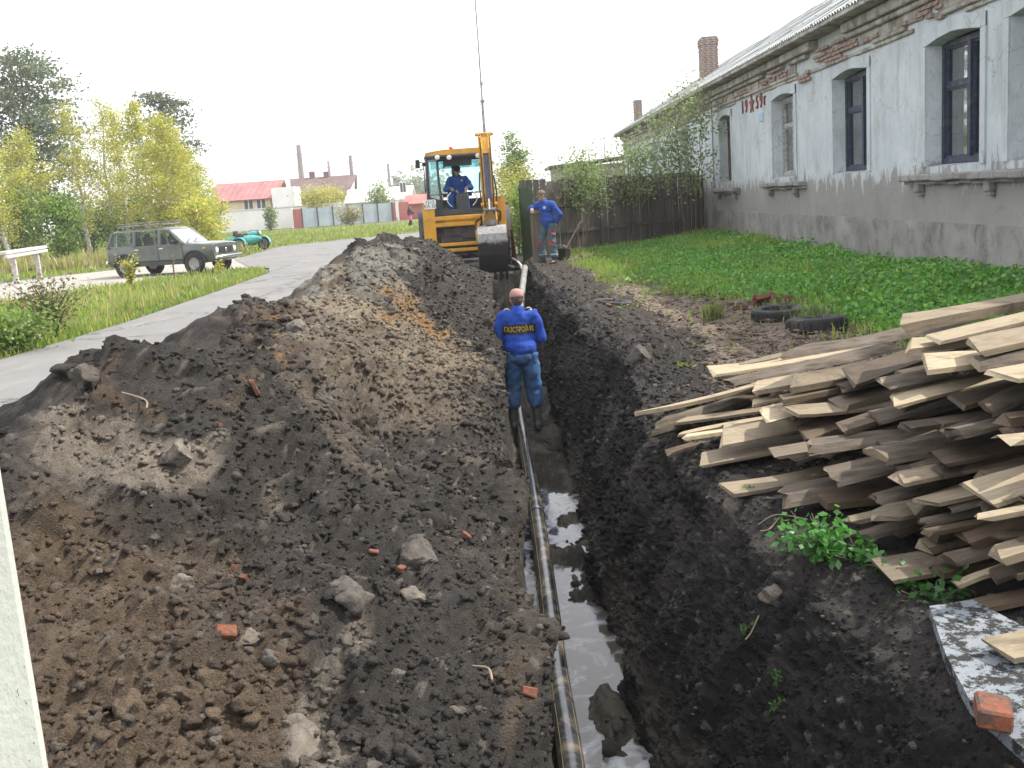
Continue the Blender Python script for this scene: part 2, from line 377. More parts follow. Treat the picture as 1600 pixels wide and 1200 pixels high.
    zone(800, 900, 40, 200, -5, (.10, .083, .066), .55); zone(820, 1100, 40, 120, 0, brown, .5); zone(400, 820, 50, 30, 0, pale, .4); zone(560, 760, 160, 50, 20, (.062, .057, .052), .6)
    zone(470, 900, 90, 40, 20, (.07, .062, .055), .6)
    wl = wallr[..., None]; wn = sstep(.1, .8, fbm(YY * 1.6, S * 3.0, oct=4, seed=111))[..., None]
    C = C * (1 - wl) + wl * (np.array((.022, .0205, .0195)) * (1 - wn) + np.array((.06, .055, .051)) * wn)  # right wall soil darkened, the shade it lies in put into the colour
    low = sstep(-.75, -1.05, P[..., 2])[..., None] * (1 - floor[..., None]) * (P[..., 0] > fr[:, None])[..., None]
    C = C * (1 - .6 * low) + .6 * low * np.array((.15, .135, .12))
    fl_ = floor[..., None]; fn = sstep(-.1, .6, fbm(YY * 3, S * 3, oct=3, seed=121))[..., None]
    C = C * (1 - fl_) + fl_ * (np.array((.055, .05, .042)) * (1 - fn) + np.array((.13, .12, .095)) * fn)
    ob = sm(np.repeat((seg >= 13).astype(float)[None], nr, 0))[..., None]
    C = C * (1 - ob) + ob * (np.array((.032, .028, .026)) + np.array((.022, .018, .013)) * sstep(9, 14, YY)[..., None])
    # stones and lime specks in the dug soil
    sp = (sstep(.93, .95, i3) * (w3 < .35))[..., None]; C = C * (1 - .7 * sp) + .7 * sp * np.array((.19, .175, .15))
    Fq = lambda a, b: np.array([], int)
    def grid(c0, c1):
        idx = np.arange(nr * nc).reshape(nr, nc)[:, c0:c1 + 1]; n2 = c1 + 1 - c0
        loc = np.arange(nr * n2).reshape(nr, n2)
        F = np.stack([loc[:-1, :-1], loc[:-1, 1:], loc[1:, 1:], loc[1:, :-1]], -1).reshape(-1, 4)
        return P.reshape(-1, 3)[idx.ravel()], F, C.reshape(-1, 3)[idx.ravel()]
    split = int(np.argmax(seg == 7))
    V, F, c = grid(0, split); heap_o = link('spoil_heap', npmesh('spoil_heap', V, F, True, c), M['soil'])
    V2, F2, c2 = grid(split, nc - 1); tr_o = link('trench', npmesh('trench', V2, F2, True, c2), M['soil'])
    tr_o['kind'] = 'structure'
    return heap_o, tr_o, P, C, seg, NX, NZ, S
heap, trench, SP, SCOL, SEG, SNX, SNZ, SS = build_soil()
setp(heap, 'long heap of dark and brown dug soil piled between road and trench', 'soil heap')

# loose clods lying on the heap and the trench edge: one joined mesh of small lumps
def rock_shapes(k, seed, sub=2, rough=.35):
    out = []
    bm = bmesh.new(); bmesh.ops.create_icosphere(bm, subdivisions=sub, radius=1); bm.verts.index_update()
    B = np.array([v.co[:] for v in bm.verts]); Fc = np.array([[v.index for v in f.verts] for f in bm.faces]); bm.free()
    for i in range(k):
        n = .6 * fbm(B[:, 0] * 1.4 + i * 9, B[:, 1] * 1.4 + seed, B[:, 2] * 1.4, oct=4, seed=seed + i, gain=.7)
        w = np.abs(vnoise(B[:, 0] * 2.1 + i * 5, B[:, 1] * 2.1, B[:, 2] * 2.1, seed + 50 + i))
        gq = np.random.default_rng(seed * 100 + i); Q = B * 1.15
        for _k in range(11):                                 # broken, faceted faces
            pn = gq.normal(size=3); pn /= np.linalg.norm(pn); Q = Q - np.maximum(0, Q @ pn - (.55 + .35 * gq.random()))[:, None] * pn
        out.append(Q * (1 + rough * .55 * n + rough * .3 * w)[:, None])
    return out, Fc
CLOD, CLODF = rock_shapes(12, 3, 2, .85); CRUMB, CRUMBF = rock_shapes(12, 23, 1, .6); LUMP, LUMPF = rock_shapes(14, 63, 3, 1.0)
def scatter_clods(name, parent, mask, n, lo, hi, tint=1.0, power=2.6, seed=1, shapes=None):
    SHP, SHF = shapes or (CLOD, CLODF)
    g = np.random.default_rng(seed); cand = np.argwhere(mask)
    Yc = SP[cand[:, 0], cand[:, 1], 1]; pick = cand[g.integers(0, len(cand), n)]
    V, F, C = [], [], []; k = 0
    for (i, j) in pick:
        p = SP[i, j]; s = lo + (hi - lo) * g.random() ** power
        if s < p[1] * .0011: continue
        Bx = SHP[g.integers(len(SHP))] * s * np.array([1, 1, .75]) * (.75 + .5 * g.random(3))
        a = g.random() * 6.28; Rz = np.array([[math.cos(a), -math.sin(a), 0], [math.sin(a), math.cos(a), 0], [0, 0, 1]])
        V.append(Bx @ Rz.T + p + np.array([SNX[i, j], 0, SNZ[i, j]]) * s * .1); F.append(SHF + k); k += len(Bx)
        t = g.random(); base = SCOL[i, j] * (.75 + .6 * g.random()) * tint
        if t > .972: base = np.array((.17, .155, .135)) * (.7 + .5 * g.random())
        C.append(np.repeat(base[None], len(Bx), 0))
    me = npmesh(name, np.concatenate(V), np.concatenate(F), SHF is not CRUMBF, np.concatenate(C))
    o = link(name, me, M['soil'], parent); o['kind'] = 'stuff'; return o
segm = np.repeat(SEG[None], SP.shape[0], 0); Ys = SP[..., 1]
g0 = np.random.default_rng(5).random(Ys.shape)
hm = (segm >= 2) & (segm <= 6) & (Ys > 1.3) & (Ys < 24.5)
clump = vnoise(SS * 1.6, Ys * 1.6, seed=201) + .6 * vnoise(SS * 4, Ys * 4, seed=202)
scatter_clods('loose_clods', heap, hm & (clump > -1.1), 25000, .005, .02, seed=2, power=1.8, shapes=(CRUMB, CRUMBF))
scatter_clods('loose_clods', heap, hm & (Ys > 7), 7000, .012, .040, seed=12, power=2.4, shapes=(CRUMB, CRUMBF))
scatter_clods('loose_clods', trench, (segm >= 10) & (segm <= 15) & (Ys > 2.4) & (Ys < 6.5), 6000, .004, .013, seed=15, power=1.6, shapes=(CRUMB, CRUMBF))
scatter_clods('loose_clods', trench, (segm >= 10) & (segm <= 15) & (Ys > 6) & (Ys < 25), 6500, .011, .042, seed=13, power=2.6, shapes=(CRUMB, CRUMBF))
scatter_clods('loose_clods', heap, hm & (clump > -.2), 3000, .010, .028, seed=3, power=2.6)
scatter_clods('loose_clods', heap, hm & (clump > .25) & (segm <= 5) & (Ys > 2.5), 150, .026, .07, seed=4, power=2.4, shapes=(LUMP, LUMPF))
scatter_clods('loose_clods', trench, (segm >= 8) & (segm <= 9) & (Ys > 4) & (Ys < 20) & (clump > .1), 160, .02, .07, seed=6)
scatter_clods('loose_clods', trench, (segm >= 10) & (segm <= 15) & (Ys > 2.4) & (Ys < 24) & (clump > -.8), 14000, .004, .017, seed=7, power=2.2, shapes=(CRUMB, CRUMBF))

# ---- standing water on the trench floor
def water():
    m, t, n, l, b = _new('muddy_water')
    tc = N(t, 'ShaderNodeTexCoord').outputs['Object']
    n1 = noise(t, tc, 3.2, 5, .6, 1.6); sc_ = ramp(t, n1, .50, .66)
    l.new(mixc(t, sc_, (.075, .07, .06), (.30, .31, .33)), b.inputs['Base Color'])
    l.new(ramp(t, n1, .48, .62, (.04,) * 3, (.32,) * 3), b.inputs['Roughness'])
    b.inputs['Specular IOR Level'].default_value = .8; b.inputs['IOR'].default_value = 1.33
    bump(t, noise(t, tc, 14, 3, .5), b, .06, .01)
    V = []; ys = np.linspace(1.6, 10.6, 40)
    for y in ys: V += [(floor_l(y) - .12, y, -1.165), (floor_r(y) + .14, y, -1.165)]
    F = [(2 * i, 2 * i + 1, 2 * i + 3, 2 * i + 2) for i in range(len(ys) - 1)]
    o = link('puddle_water', npmesh('puddle_water', V, np.array(F)), m); o['kind'] = 'structure'
water()

# ---- ground sheet with the trench cut out of it
def ground_mats():
    m, t, n, l, b = _new('meadow_ground')
    tc = N(t, 'ShaderNodeTexCoord').outputs['Object']
    n1 = noise(t, tc, .35, 6, .65); n2 = noise(t, tc, 6, 5, .7)
    c = mixc(t, ramp(t, n1, .35, .65), (.085, .115, .03), (.14, .13, .055)); c = mixc(t, ramp(t, n2, .3, .75), c, (.07, .10, .025))
    l.new(c, b.inputs['Base Color']); b.inputs['Roughness'].default_value = .95; bump(t, n2, b, .6, .05); M['meadow'] = m
    m, t, n, l, b = _new('asphalt')
    tc = N(t, 'ShaderNodeTexCoord').outputs['Object']
    n1 = noise(t, tc, .5, 6, .6); n2 = noise(t, tc, 90, 3, .7); n3 = noise(t, mapv(t, tc, (1, .25, 1)), 2.2, 5, .65)
    c = mixc(t, ramp(t, n1, .3, .7), (.150, .148, .146), (.205, .20, .195)); c = mixc(t, ramp(t, n3, .52, .75), c, (.235, .225, .21))
    c = mixc(t, ramp(t, n2, .25, .8), mixc(t, 1.0, c, (.72, .72, .72), 'MULTIPLY'), c)
    vo = N(t, 'ShaderNodeTexVoronoi', feature='DISTANCE_TO_EDGE', Scale=.22); nd = N(t, 'ShaderNodeTexNoise', Scale=2.5, Detail=5)
    l.new(tc, nd.inputs['Vector']); av = N(t, 'ShaderNodeVectorMath', operation='MULTIPLY_ADD'); l.new(nd.outputs['Color'], av.inputs[0]); av.inputs[1].default_value = (1.1, 1.1, 0); l.new(tc, av.inputs[2]); l.new(av.outputs[0], vo.inputs['Vector'])
    c = mixc(t, ramp(t, vo.outputs[0], .0, .012, (1, 1, 1), (0, 0, 0)), c, (.05, .048, .045))
    l.new(c, b.inputs['Base Color']); b.inputs['Roughness'].default_value = .85; bump(t, n2, b, .25, .006); M['asphalt'] = m
    m, t, n, l, b = _new('worn_track')
    tc = N(t, 'ShaderNodeTexCoord').outputs['Object']; n1 = noise(t, tc, .8, 6, .7); n2 = noise(t, tc, 30, 4, .7)
    c = mixc(t, ramp(t, n1, .35, .65), (.25, .23, .20), (.33, .31, .28)); c = mixc(t, ramp(t, n2, .55, .8), c, (.17, .155, .13))
    l.new(c, b.inputs['Base Color']); b.inputs['Roughness'].default_value = .95; bump(t, n2, b, .4, .02); M['track'] = m
ground_mats()
def flat(name, polys, m, z):
    V, F = [], []
    for p in polys:
        F.append(tuple(range(len(V), len(V) + len(p)))); V += [(x, y, z) for x, y in p]
    me = bpy.data.meshes.new(name); me.from_pydata(V, [], F); o = link(name, me, m); o['kind'] = 'structure'; return o
B = 1500
hx0, hx1, hy0, hy1 = -3.0, 1.95, 1.25, 26.3
flat('ground', [[(-B, -60), (hx0, -60), (hx0, B), (-B, B)], [(hx1, -60), (B, -60), (B, B), (hx1, B)], [(hx0, -60), (hx1, -60), (hx1, hy0), (hx0, hy0)], [(hx0, hy1), (hx1, hy1), (hx1, B), (hx0, B)]], M['meadow'], -.07)
ROAD_L = [(-7.6, -20), (-7.4, 8), (-7.28, 14.8), (-7.04, 19.3), (-7.1, 26), (-7.25, 32.2), (-7.9, 35.2), (-8.9, 36.6)]
ROAD_UP = [(-11.4, 44.5), (-11.6, 48), (-11.9, 53), (-12.2, 58), (-9.5, 62), (-5.6, 66), (-3, 80), (2, 120)]
flat('road', [[(-2.85, -20)] + [(-2.85, 26.4), (-1.6, 40), (0, 60), (6, 120)] + ROAD_UP[::-1] + ROAD_L[::-1]], M['asphalt'], -.03)
flat('side_road', [[(-8.2, 35.4), (-8.9, 36.4), (-10.1, 36.2), (-13.3, 27.4), (-20, 15), (-34, 8), (-34, 20), (-25, 29), (-18.5, 38.4), (-15.8, 42.6), (-12.2, 46.5), (-11.2, 46), (-8.0, 44)]], M['track'], -.045)

def churned():
    g = np.meshgrid(np.linspace(-3.2, 2.2, 110), np.linspace(26.0, 34, 110)); X, Y = g
    Z = .0 + .07 * fbm(X * 1.4, Y * 1.4, oct=4, seed=301) - .25 * sstep(.75, 1.0, np.hypot((X + .5) / 2.7, (Y - 29) / 4.6)); C = np.ones(X.shape + (3,)) * np.array((.036, .032, .029)) * (1.2 + .5 * fbm(X * 3, Y * 3, oct=3, seed=303))[..., None]
    idx = np.arange(X.size).reshape(X.shape); F = np.stack([idx[:-1, :-1], idx[:-1, 1:], idx[1:, 1:], idx[1:, :-1]], -1).reshape(-1, 4)
    o = link('churned_soil', npmesh('churned_soil', np.stack([X, Y, Z], -1).reshape(-1, 3), F, True, C.reshape(-1, 3)), M['soil']); o['kind'] = 'structure'
churned()
# ---- trampled yard between trench and house
def yard():
    m, t, n, l, b = _new('yard_soil')
    tc = N(t, 'ShaderNodeTexCoord').outputs['Object']; a = N(t, 'ShaderNodeAttribute', attribute_name='tint')
    n1 = noise(t, mapv(t, tc, (1, 1.6, 1), (0, 0, .5)), 26, 5, .75); n2 = noise(t, tc, 110, 3, .7)
    c = mixc(t, 1.0, a.outputs[0], ramp(t, n1, .25, .75, (.45, .45, .45), (1.55, 1.5, 1.42)), 'MULTIPLY'); c = mixc(t, ramp(t, n2, .66, .72), c, (.30, .25, .19))
    l.new(c, b.inputs['Base Color']); b.inputs['Roughness'].default_value = .95; bump(t, n1, b, .7, .03); M['yard'] = m
    ys = [1.0]
    while ys[-1] < 33.5: ys.append(ys[-1] * 1.007 + .004)
    xs = np.concatenate([np.linspace(1.2, 4.4, 84), np.linspace(4.46, 7.4, 30)])
    X, Y = np.meshgrid(xs, np.array(ys)); 
    Z = -.012 + .035 * fbm(X * 1.6, Y * 1.6, oct=3, seed=7) + .034 * fbm(X * 7, Y * 7, oct=4, seed=8) + .05 * sstep(3.8, 5.5, X)
    Z -= .10 * (1 - sstep(0.0, .5, X - (rim_r(Y) + .55))) + 1.4 * (1 - sstep(.1, .45, X - rim_r(Y)))
    n = fbm(X * 1.1, Y * .8, oct=4, seed=9, gain=.6); gr = yard_green(X, Y)
    C = np.ones(X.shape + (3,)) * np.array((.155, .122, .095)); d = sstep(.05, .5, n)[..., None]; C = C * (1 - d) + d * np.array((.06, .053, .05))
    e = sstep(.2, .7, fbm(X * 1.7 + 5, Y * 1.2, oct=3, seed=14))[..., None]; C = C * (1 - .6 * e) + .6 * e * np.array((.21, .17, .13))
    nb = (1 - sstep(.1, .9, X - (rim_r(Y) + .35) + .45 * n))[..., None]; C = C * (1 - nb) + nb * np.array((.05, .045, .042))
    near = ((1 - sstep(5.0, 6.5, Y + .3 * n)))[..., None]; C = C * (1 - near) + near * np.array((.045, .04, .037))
    C = C * (1 - .8 * gr[..., None]) + .8 * gr[..., None] * np.array((.05, .075, .025))
    idx = np.arange(X.size).reshape(X.shape); F = np.stack([idx[:-1, :-1], idx[:-1, 1:], idx[1:, 1:], idx[1:, :-1]], -1).reshape(-1, 4)
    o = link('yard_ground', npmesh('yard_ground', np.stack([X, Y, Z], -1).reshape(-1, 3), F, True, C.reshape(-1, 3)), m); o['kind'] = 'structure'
def yard_green(X, Y):
    """how green the yard is: thick weeds along the house, thinning towards the trench"""
    n = fbm(X * .9, Y * .55, oct=3, seed=77)
    edge = np.interp(Y, [6, 9, 12, 14, 17, 20, 24, 28, 33], [4.0, 3.9, 4.0, 3.75, 3.0, 2.2, 1.9, 1.6, 1.3])
    g = sstep(-.35, .45, X - edge + .55 * n)
    p = sstep(.25, .5, vnoise(X * .8 + 2, Y * .45 + 8, seed=79)) * (X > 1.75) * sstep(14, 16, Y)
    bare = np.exp(-(((X - 2.0) / .8) ** 2 + ((Y - 28.5) / 1.2) ** 2)) + np.exp(-(((X - 2.0) / .7) ** 2 + ((Y - 18.2) / 1.2) ** 2))
    return np.clip(np.maximum(g, .75 * p) - bare, 0, 1)
yard()
# ================================================================== THE OLD HOUSE
def house_mats():
    m, t, n, l, b = _new('limewashed_plaster')
    tc = N(t, 'ShaderNodeTexCoord').outputs['Object']
    sx = N(t, 'ShaderNodeSeparateXYZ'); l.new(tc, sx.inputs[0])
    nb = noise(t, tc, .7, 6, .65); ns = noise(t, mapv(t, tc, (1, 1.5, .42)), 2.0, 8, .72, .5); nf = noise(t, tc, 9, 6, .7)
    wash = mixc(t, ramp(t, nb, .35, .65), (.40, .445, .475), (.51, .555, .58))
    wash = mixc(t, ramp(t, ns, .50, .74), wash, (.29, .30, .295)); wash = mixc(t, ramp(t, nf, .57, .72), wash, (.31, .325, .325))
    plas = mixc(t, ramp(t, nb, .3, .7), (.20, .197, .187), (.28, .275, .26)); plas = mixc(t, ramp(t, ns, .45, .7), plas, (.22, .215, .21))
    h = N(t, 'ShaderNodeMath', operation='MULTIPLY_ADD'); l.new(ns, h.inputs[0]); h.inputs[1].default_value = 2.4; l.new(sx.outputs['Z'], h.inputs[2])
    h2 = N(t, 'ShaderNodeMath', operation='MULTIPLY_ADD'); l.new(nf, h2.inputs[0]); h2.inputs[1].default_value = .45; l.new(h.outputs[0], h2.inputs[2])
    f = N(t, 'ShaderNodeMapRange'); f.inputs[1].default_value = 2.98; f.inputs[2].default_value = 3.16; l.new(h2.outputs[0], f.inputs[0])
    c = mixc(t, f.outputs[0], plas, wash)
    dk = N(t, 'ShaderNodeMapRange'); dk.inputs[1].default_value = .15; dk.inputs[2].default_value = .7; dk.inputs[3].default_value = .62; dk.inputs[4].default_value = 1; l.new(sx.outputs['Z'], dk.inputs[0])
    cr = N(t, 'ShaderNodeTexVoronoi', feature='DISTANCE_TO_EDGE', Scale=.55); l.new(N(t, 'ShaderNodeVectorMath', operation='ADD').outputs[0], cr.inputs[0])
    nd = N(t, 'ShaderNodeTexNoise', Scale=1.7, Detail=5); l.new(tc, nd.inputs['Vector']); av = t.nodes['Vector Math']; l.new(tc, av.inputs[0]); l.new(nd.outputs['Color'], av.inputs[1])
    c = mixc(t, ramp(t, cr.outputs[0], 0, .006, (.55,) * 3, (0,) * 3), c, (.15, .14, .13))
    l.new(c, b.inputs['Base Color']); b.inputs['Roughness'].default_value = .92
    bump(t, nf, b, .5, .03); M['wall'] = m
house_mats()
M['plinth'] = mat('grey_cement', (.21, .208, .20), .9, c2=(.31, .30, .285), scale=1.1, fine=18, bmp=.4, bd=.03, dirt=(.13, .12, .105), dirt_amt=.5)
M['cornice'] = mat('weathered_plaster', (.33, .31, .27), .9, c2=(.47, .455, .42), scale=1.6, fine=14, bmp=.5, bd=.03, dirt=(.14, .125, .1), dirt_amt=.7)
M['brick'] = mat('old_brick', (.22, .105, .075), .9, c2=(.33, .19, .14), scale=5, fine=40, bmp=.5, dirt=(.33, .30, .27), dirt_amt=.9)
M['sheet'] = mat('corrugated_sheet', (.27, .29, .30), .8, c2=(.37, .39, .40), scale=1.3, fine=30, bmp=.2, dirt=(.16, .17, .15), dirt_amt=.5)
M['blue_paint'] = mat('dark_blue_paint', (.012, .022, .05), .55, c2=(.03, .045, .08), scale=9, dirt=(.12, .11, .1), dirt_amt=.35)
M['grey_paint'] = mat('flaking_grey_paint', (.30, .31, .32), .7, c2=(.42, .43, .43), scale=9, dirt=(.12, .1, .08), dirt_amt=.5)
M['brown_paint'] = mat('brown_paint', (.10, .07, .05), .7, c2=(.16, .12, .09), scale=9)
M['pane'] = glass('window_pane', (.5, .56, .56), .34)
M['curtain'] = mat('pale_curtain', (.30, .32, .30), .95, c2=(.42, .43, .4), scale=3, stretch=(1, 6, .4))
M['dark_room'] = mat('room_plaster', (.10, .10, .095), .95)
M['red_relief'] = mat('red_relief_paint', (.20, .06, .045), .85, c2=(.28, .12, .09), scale=8)
M['plaque'] = mat('blue_plaque', (.28, .40, .62), .4)

house = thing('old_house', 'long single storey house with peeling pale blue plaster and corrugated grey roof', 'house', (7.0, 0, 0))
HY0, HY1, HZ = -1.0, 58.0, 4.62
WINS = [(2.6, 4.5), (7.5, 9.4), (12.5, 14.42), (15.28, 17.2), (19.92, 21.92), (24.78, 26.74), (31.5, 33.06), (38.4, 40.0), (46.0, 47.6)]
WZ0, WZ1, DEEP = 1.77, 3.66, .27
def wall_mesh():
    b = MB(); ys = [HY0]
    for a, c in WINS: ys += [a, c]
    ys.append(HY1)
    for i in range(len(ys) - 1):
        y0, y1 = ys[i], ys[i + 1]
        if i % 2 == 0: b.add([(0, y1, 0), (0, y0, 0), (0, y0, HZ), (0, y1, HZ)], [(0, 1, 2, 3)])
        else:
            b.add([(0, y1, 0), (0, y0, 0), (0, y0, WZ0), (0, y1, WZ0)], [(0, 1, 2, 3)])
            K = 10; A = [(y0 + (y1 - y0) * k / K, WZ1 + .09 * math.sin(math.pi * k / K)) for k in range(K + 1)]   # slightly arched head
            b.add([(0, y, z) for y, z in A] + [(0, y, HZ) for y, z in A], [(k, k + 1, K + 2 + k, K + 1 + k) for k in range(K)])
            b.add([(0, y, z) for y, z in A] + [(DEEP, y, z - .02) for y, z in A], [(k, k + 1, K + 2 + k, K + 1 + k) for k in range(K)])
            s = .05
            b.add([(0, y0, WZ0), (DEEP, y0 + s, WZ0), (DEEP, y0 + s, WZ1), (0, y0, WZ1)], [(0, 1, 2, 3)]); b.add([(0, y1, WZ0), (DEEP, y1 - s, WZ0), (DEEP, y1 - s, WZ1), (0, y1, WZ1)], [(0, 1, 2, 3)])
            b.add([(0, y0, WZ0), (0, y1, WZ0), (DEEP, y1, WZ0 + .03), (DEEP, y0, WZ0 + .03)], [(0, 1, 2, 3)])
    D = 9.6; rz = 7.45
    for y in (HY0, HY1): b.add([(0, y, 0), (D, y, 0), (D, y, HZ), (D / 2, y, rz), (0, y, HZ)], [(0, 1, 2, 3, 4)])
    b.add([(D, HY0, 0), (D, HY1, 0), (D, HY1, HZ), (D, HY0, HZ)], [(0, 1, 2, 3)])
    return b
wall_mesh().build('wall', M['wall'], house)
b = MB()
yy = HY0 - .05
while yy < HY1: b.box((-.012, (yy + min(yy + 4.1, HY1)) / 2, .44), (.03, min(4.1, HY1 - yy) - .006, .90 + .02 * rng.random())); yy += 4.1
b.build('plinth', M['plinth'], house)
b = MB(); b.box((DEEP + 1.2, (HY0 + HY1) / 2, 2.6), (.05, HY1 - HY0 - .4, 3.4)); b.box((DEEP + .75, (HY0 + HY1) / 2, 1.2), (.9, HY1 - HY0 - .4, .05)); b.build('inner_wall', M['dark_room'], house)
for i, (y0, y1) in enumerate(WINS):
    fm = M[('blue_paint', 'blue_paint', 'blue_paint', 'blue_paint', 'blue_paint', 'grey_paint', 'brown_paint', 'brown_paint', 'brown_paint')[i]]
    ya, yb, z0, z1, x = y0 + .055, y1 - .055, WZ0 + .035, WZ1 + .02, DEEP
    w = MB(); t_ = .085
    w.box((x, ya + t_ / 2, (z0 + z1) / 2), (.1, t_, z1 - z0)); w.box((x, yb - t_ / 2, (z0 + z1) / 2), (.1, t_, z1 - z0))
    w.box((x + .002, (ya + yb) / 2, z0 + t_ / 2), (.1, yb - ya - 2 * t_, t_)); w.box((x + .002, (ya + yb) / 2, z1 - t_ / 2), (.1, yb - ya - 2 * t_, t_))
    ym = ya + (yb - ya) * .45; w.box((x - .005, ym, (z0 + z1) / 2), (.11, .10, z1 - z0 - 2 * t_))
    zt = z0 + (z1 - z0) * .64
    w.box((x + .004, (ym + yb) / 2 - .03, zt), (.09, yb - ym - .19, .07))
    for (p, q, r_, s_) in ((ya + t_, ym - .05, z0 + t_, z1 - t_), (ym + .05, yb - t_, z0 + t_, zt - .035), (ym + .05, yb - t_, zt + .035, z1 - t_)):
        k = .035
        w.box((x + .012, p + k / 2, (r_ + s_) / 2), (.06, k, s_ - r_)); w.box((x + .012, q - k / 2, (r_ + s_) / 2), (.06, k, s_ - r_)); w.box((x + .014, (p + q) / 2, r_ + k / 2), (.06, q - p - 2 * k, k)); w.box((x + .014, (p + q) / 2, s_ - k / 2), (.06, q - p - 2 * k, k))
    fo = w.build('window', fm, house); wobble(fo, .006, 3, i)
    for (p, q, r_, s_) in ((ya + t_, ym - .05, z0 + t_, z1 - t_), (ym + .05, yb - t_, z0 + t_, zt - .035), (ym + .05, yb - t_, zt + .035, z1 - t_)):
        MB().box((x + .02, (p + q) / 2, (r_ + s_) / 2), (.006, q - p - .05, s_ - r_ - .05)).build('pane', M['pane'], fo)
    c = MB(); n_ = 26; V = []
    for k in range(n_ + 1):
        y = ya + .08 + (yb - ya - .16) * k / n_; V += [(x + .2 + .03 * math.sin(k * 1.9), y, z0), (x + .2 + .03 * math.sin(k * 1.9 + .4), y, z1)]
    c.add(V, [(2 * k, 2 * k + 2, 2 * k + 3, 2 * k + 1) for k in range(n_) if (k < n_ * .30 or k > n_ * .72)]); c.build('curtain', M['curtain'], fo)
    # raised plaster surround with a low peaked head
    s = MB(); o_ = .16; pr_ = .028
    s.box((-pr_ / 2, y0 - o_ / 2 - .01, (WZ0 + WZ1) / 2), (pr_, o_, WZ1 - WZ0)); s.box((-pr_ / 2, y1 + o_ / 2 + .01, (WZ0 + WZ1) / 2), (pr_, o_, WZ1 - WZ0))
    K = 10; A = [(y0 - o_ - .01 + (y1 - y0 + 2 * o_ + .02) * k / K) for k in range(K + 1)]
    lo = [WZ1 + .003 + .09 * max(0, math.sin(math.pi * min(1, max(0, (y - y0) / (y1 - y0))))) for y in A]; hi = [WZ1 + .20 + .13 * (1 - abs(2 * k / K - 1)) for k in range(K + 1)]
    s.add([(-pr_, A[k], lo[k]) for k in range(K + 1)] + [(-pr_, A[k], hi[k]) for k in range(K + 1)] + [(0.004, A[k], lo[k]) for k in range(K + 1)] + [(0.004, A[k], hi[k]) for k in range(K + 1)],
          [(k, k + 1, K + 2 + k, K + 1 + k) for k in range(K)] + [(K + 1 + k, K + 2 + k, 3 * K + 4 + k, 3 * K + 3 + k) for k in range(K)] + [(k, k + 1, 2 * K + 3 + k, 2 * K + 2 + k) for k in range(K)])
    wobble(s.build('window_surround', M['wall'], house), .006, 4, i + 30)
def sill(y0, y1, zt, brackets, worn=1):
    s = MB()
    n_ = max(2, int((y1 - y0) / .42)); e = np.linspace(y0, y1, n_ + 1)
    for k in range(n_):
        h = .10 + .02 * rng.random(); s.box((-.09 - .02 * rng.random(), (e[k] + e[k + 1]) / 2, zt - h / 2), (.21, e[k + 1] - e[k] - .004, h), bev=.02)
        s.box((-.05, (e[k] + e[k + 1]) / 2, zt - .135 - .02 * rng.random()), (.12, e[k + 1] - e[k] - .02, .055), bev=.015)
    o = s.build('sill', M['plinth'], house); wobble(o, .012, 5, int(y0))
    for y in brackets:
        k = MB(); k.box((-.065, y, zt - .22), (.13, .16, .15), bev=.02); k.box((-.045, y, zt - .32), (.09, .12, .07), bev=.02); wobble(k.build('bracket', M['plinth'], o), .008, 7, int(y * 3))
sill(11.9, 17.9, 1.66, (17.35, 14.85, 12.3)); sill(23.9, 27.5, 1.66, (24.6, 26.9)); sill(30.5, 33.7, 1.58, (31.0, 33.2)); sill(38.0, 40.4, 1.6, (38.4, 40)); 
# string courses of the cornice, broken where the plaster has fallen
GAPS = [(20.4, 23.0), (23.6, 24.3), (25.2, 27.6), (29.2, 30.3), (16.8, 17.3), (34.5, 35.5)]
def course(z0, z1, proud, gaps, seed, piece=1.15):
    g = np.random.default_rng(seed); y = HY0 - .03
    while y < HY1:
        L = piece * (.6 + .8 * g.random()) * (1 if y < 36 else 3.5); a, e = y, min(y + L, HY1)
        if not any(a < q and e > p for p, q in gaps):
            o = MB().box((-proud / 2 + .004 * g.random(), (a + e) / 2, (z0 + z1) / 2), (proud, e - a - .003, z1 - z0), bev=.02).build('cornice', M['cornice'], house); wobble(o, .010, 3, seed)
        y = e
course(3.95, 4.02, .05, GAPS[3:], 1); course(4.022, 4.10, .085, GAPS[:2] + GAPS[4:], 2); course(4.30, 4.40, .13, [(21.0, 22.6), (25.6, 26.9)], 3)
course(4.402, 4.58, .22, [(21.3, 22.2)], 4, 1.8); course(4.105, 4.295, .045, GAPS, 5, .9)
bk = [MB().box((0, 0, 0), (.06, .25, .066), bev=.008).mesh('brick') for _ in range(4)]
for i, me in enumerate(bk):
    me.materials.append(M['brick'])
    for v in me.vertices: v.co += Vector((rng.normal() * .004, rng.normal() * .006, rng.normal() * .004))
nb_ = 0
for (y0, y1, z0, z1, miss) in ((20.4, 23.0, 4.11, 4.30, .08), (21.0, 22.6, 4.30, 4.42, .2), (21.0, 22.4, 3.95, 4.10, .45), (23.5, 24.4, 3.82, 4.1, .3), (25.1, 27.7, 4.11, 4.30, .12), (25.6, 26.9, 4.30, 4.40, .2), (29.1, 30.4, 4.11, 4.30, .2), (16.6, 17.4, 3.98, 4.28, .4), (34.4, 35.6, 4.11, 4.3, .2), (18.0, 20.2, 4.11, 4.3, .72), (30.5, 34.0, 4.11, 4.3, .7)):
    z = z0 + .037; r_ = 0
    while z < z1 - .02:
        y = y0 + (.13 if r_ % 2 else 0)
        while y < y1:
            if rng.random() > miss:
                o = link('brick', bk[rng.integers(4)], None, house); o.location = (-.035 - .02 * rng.random() - (.05 if z > 4.3 else 0), y, z); o.rotation_euler = (rng.normal() * .02, 0, rng.normal() * .03); nb_ += 1
            y += .264
        z += .078; r_ += 1
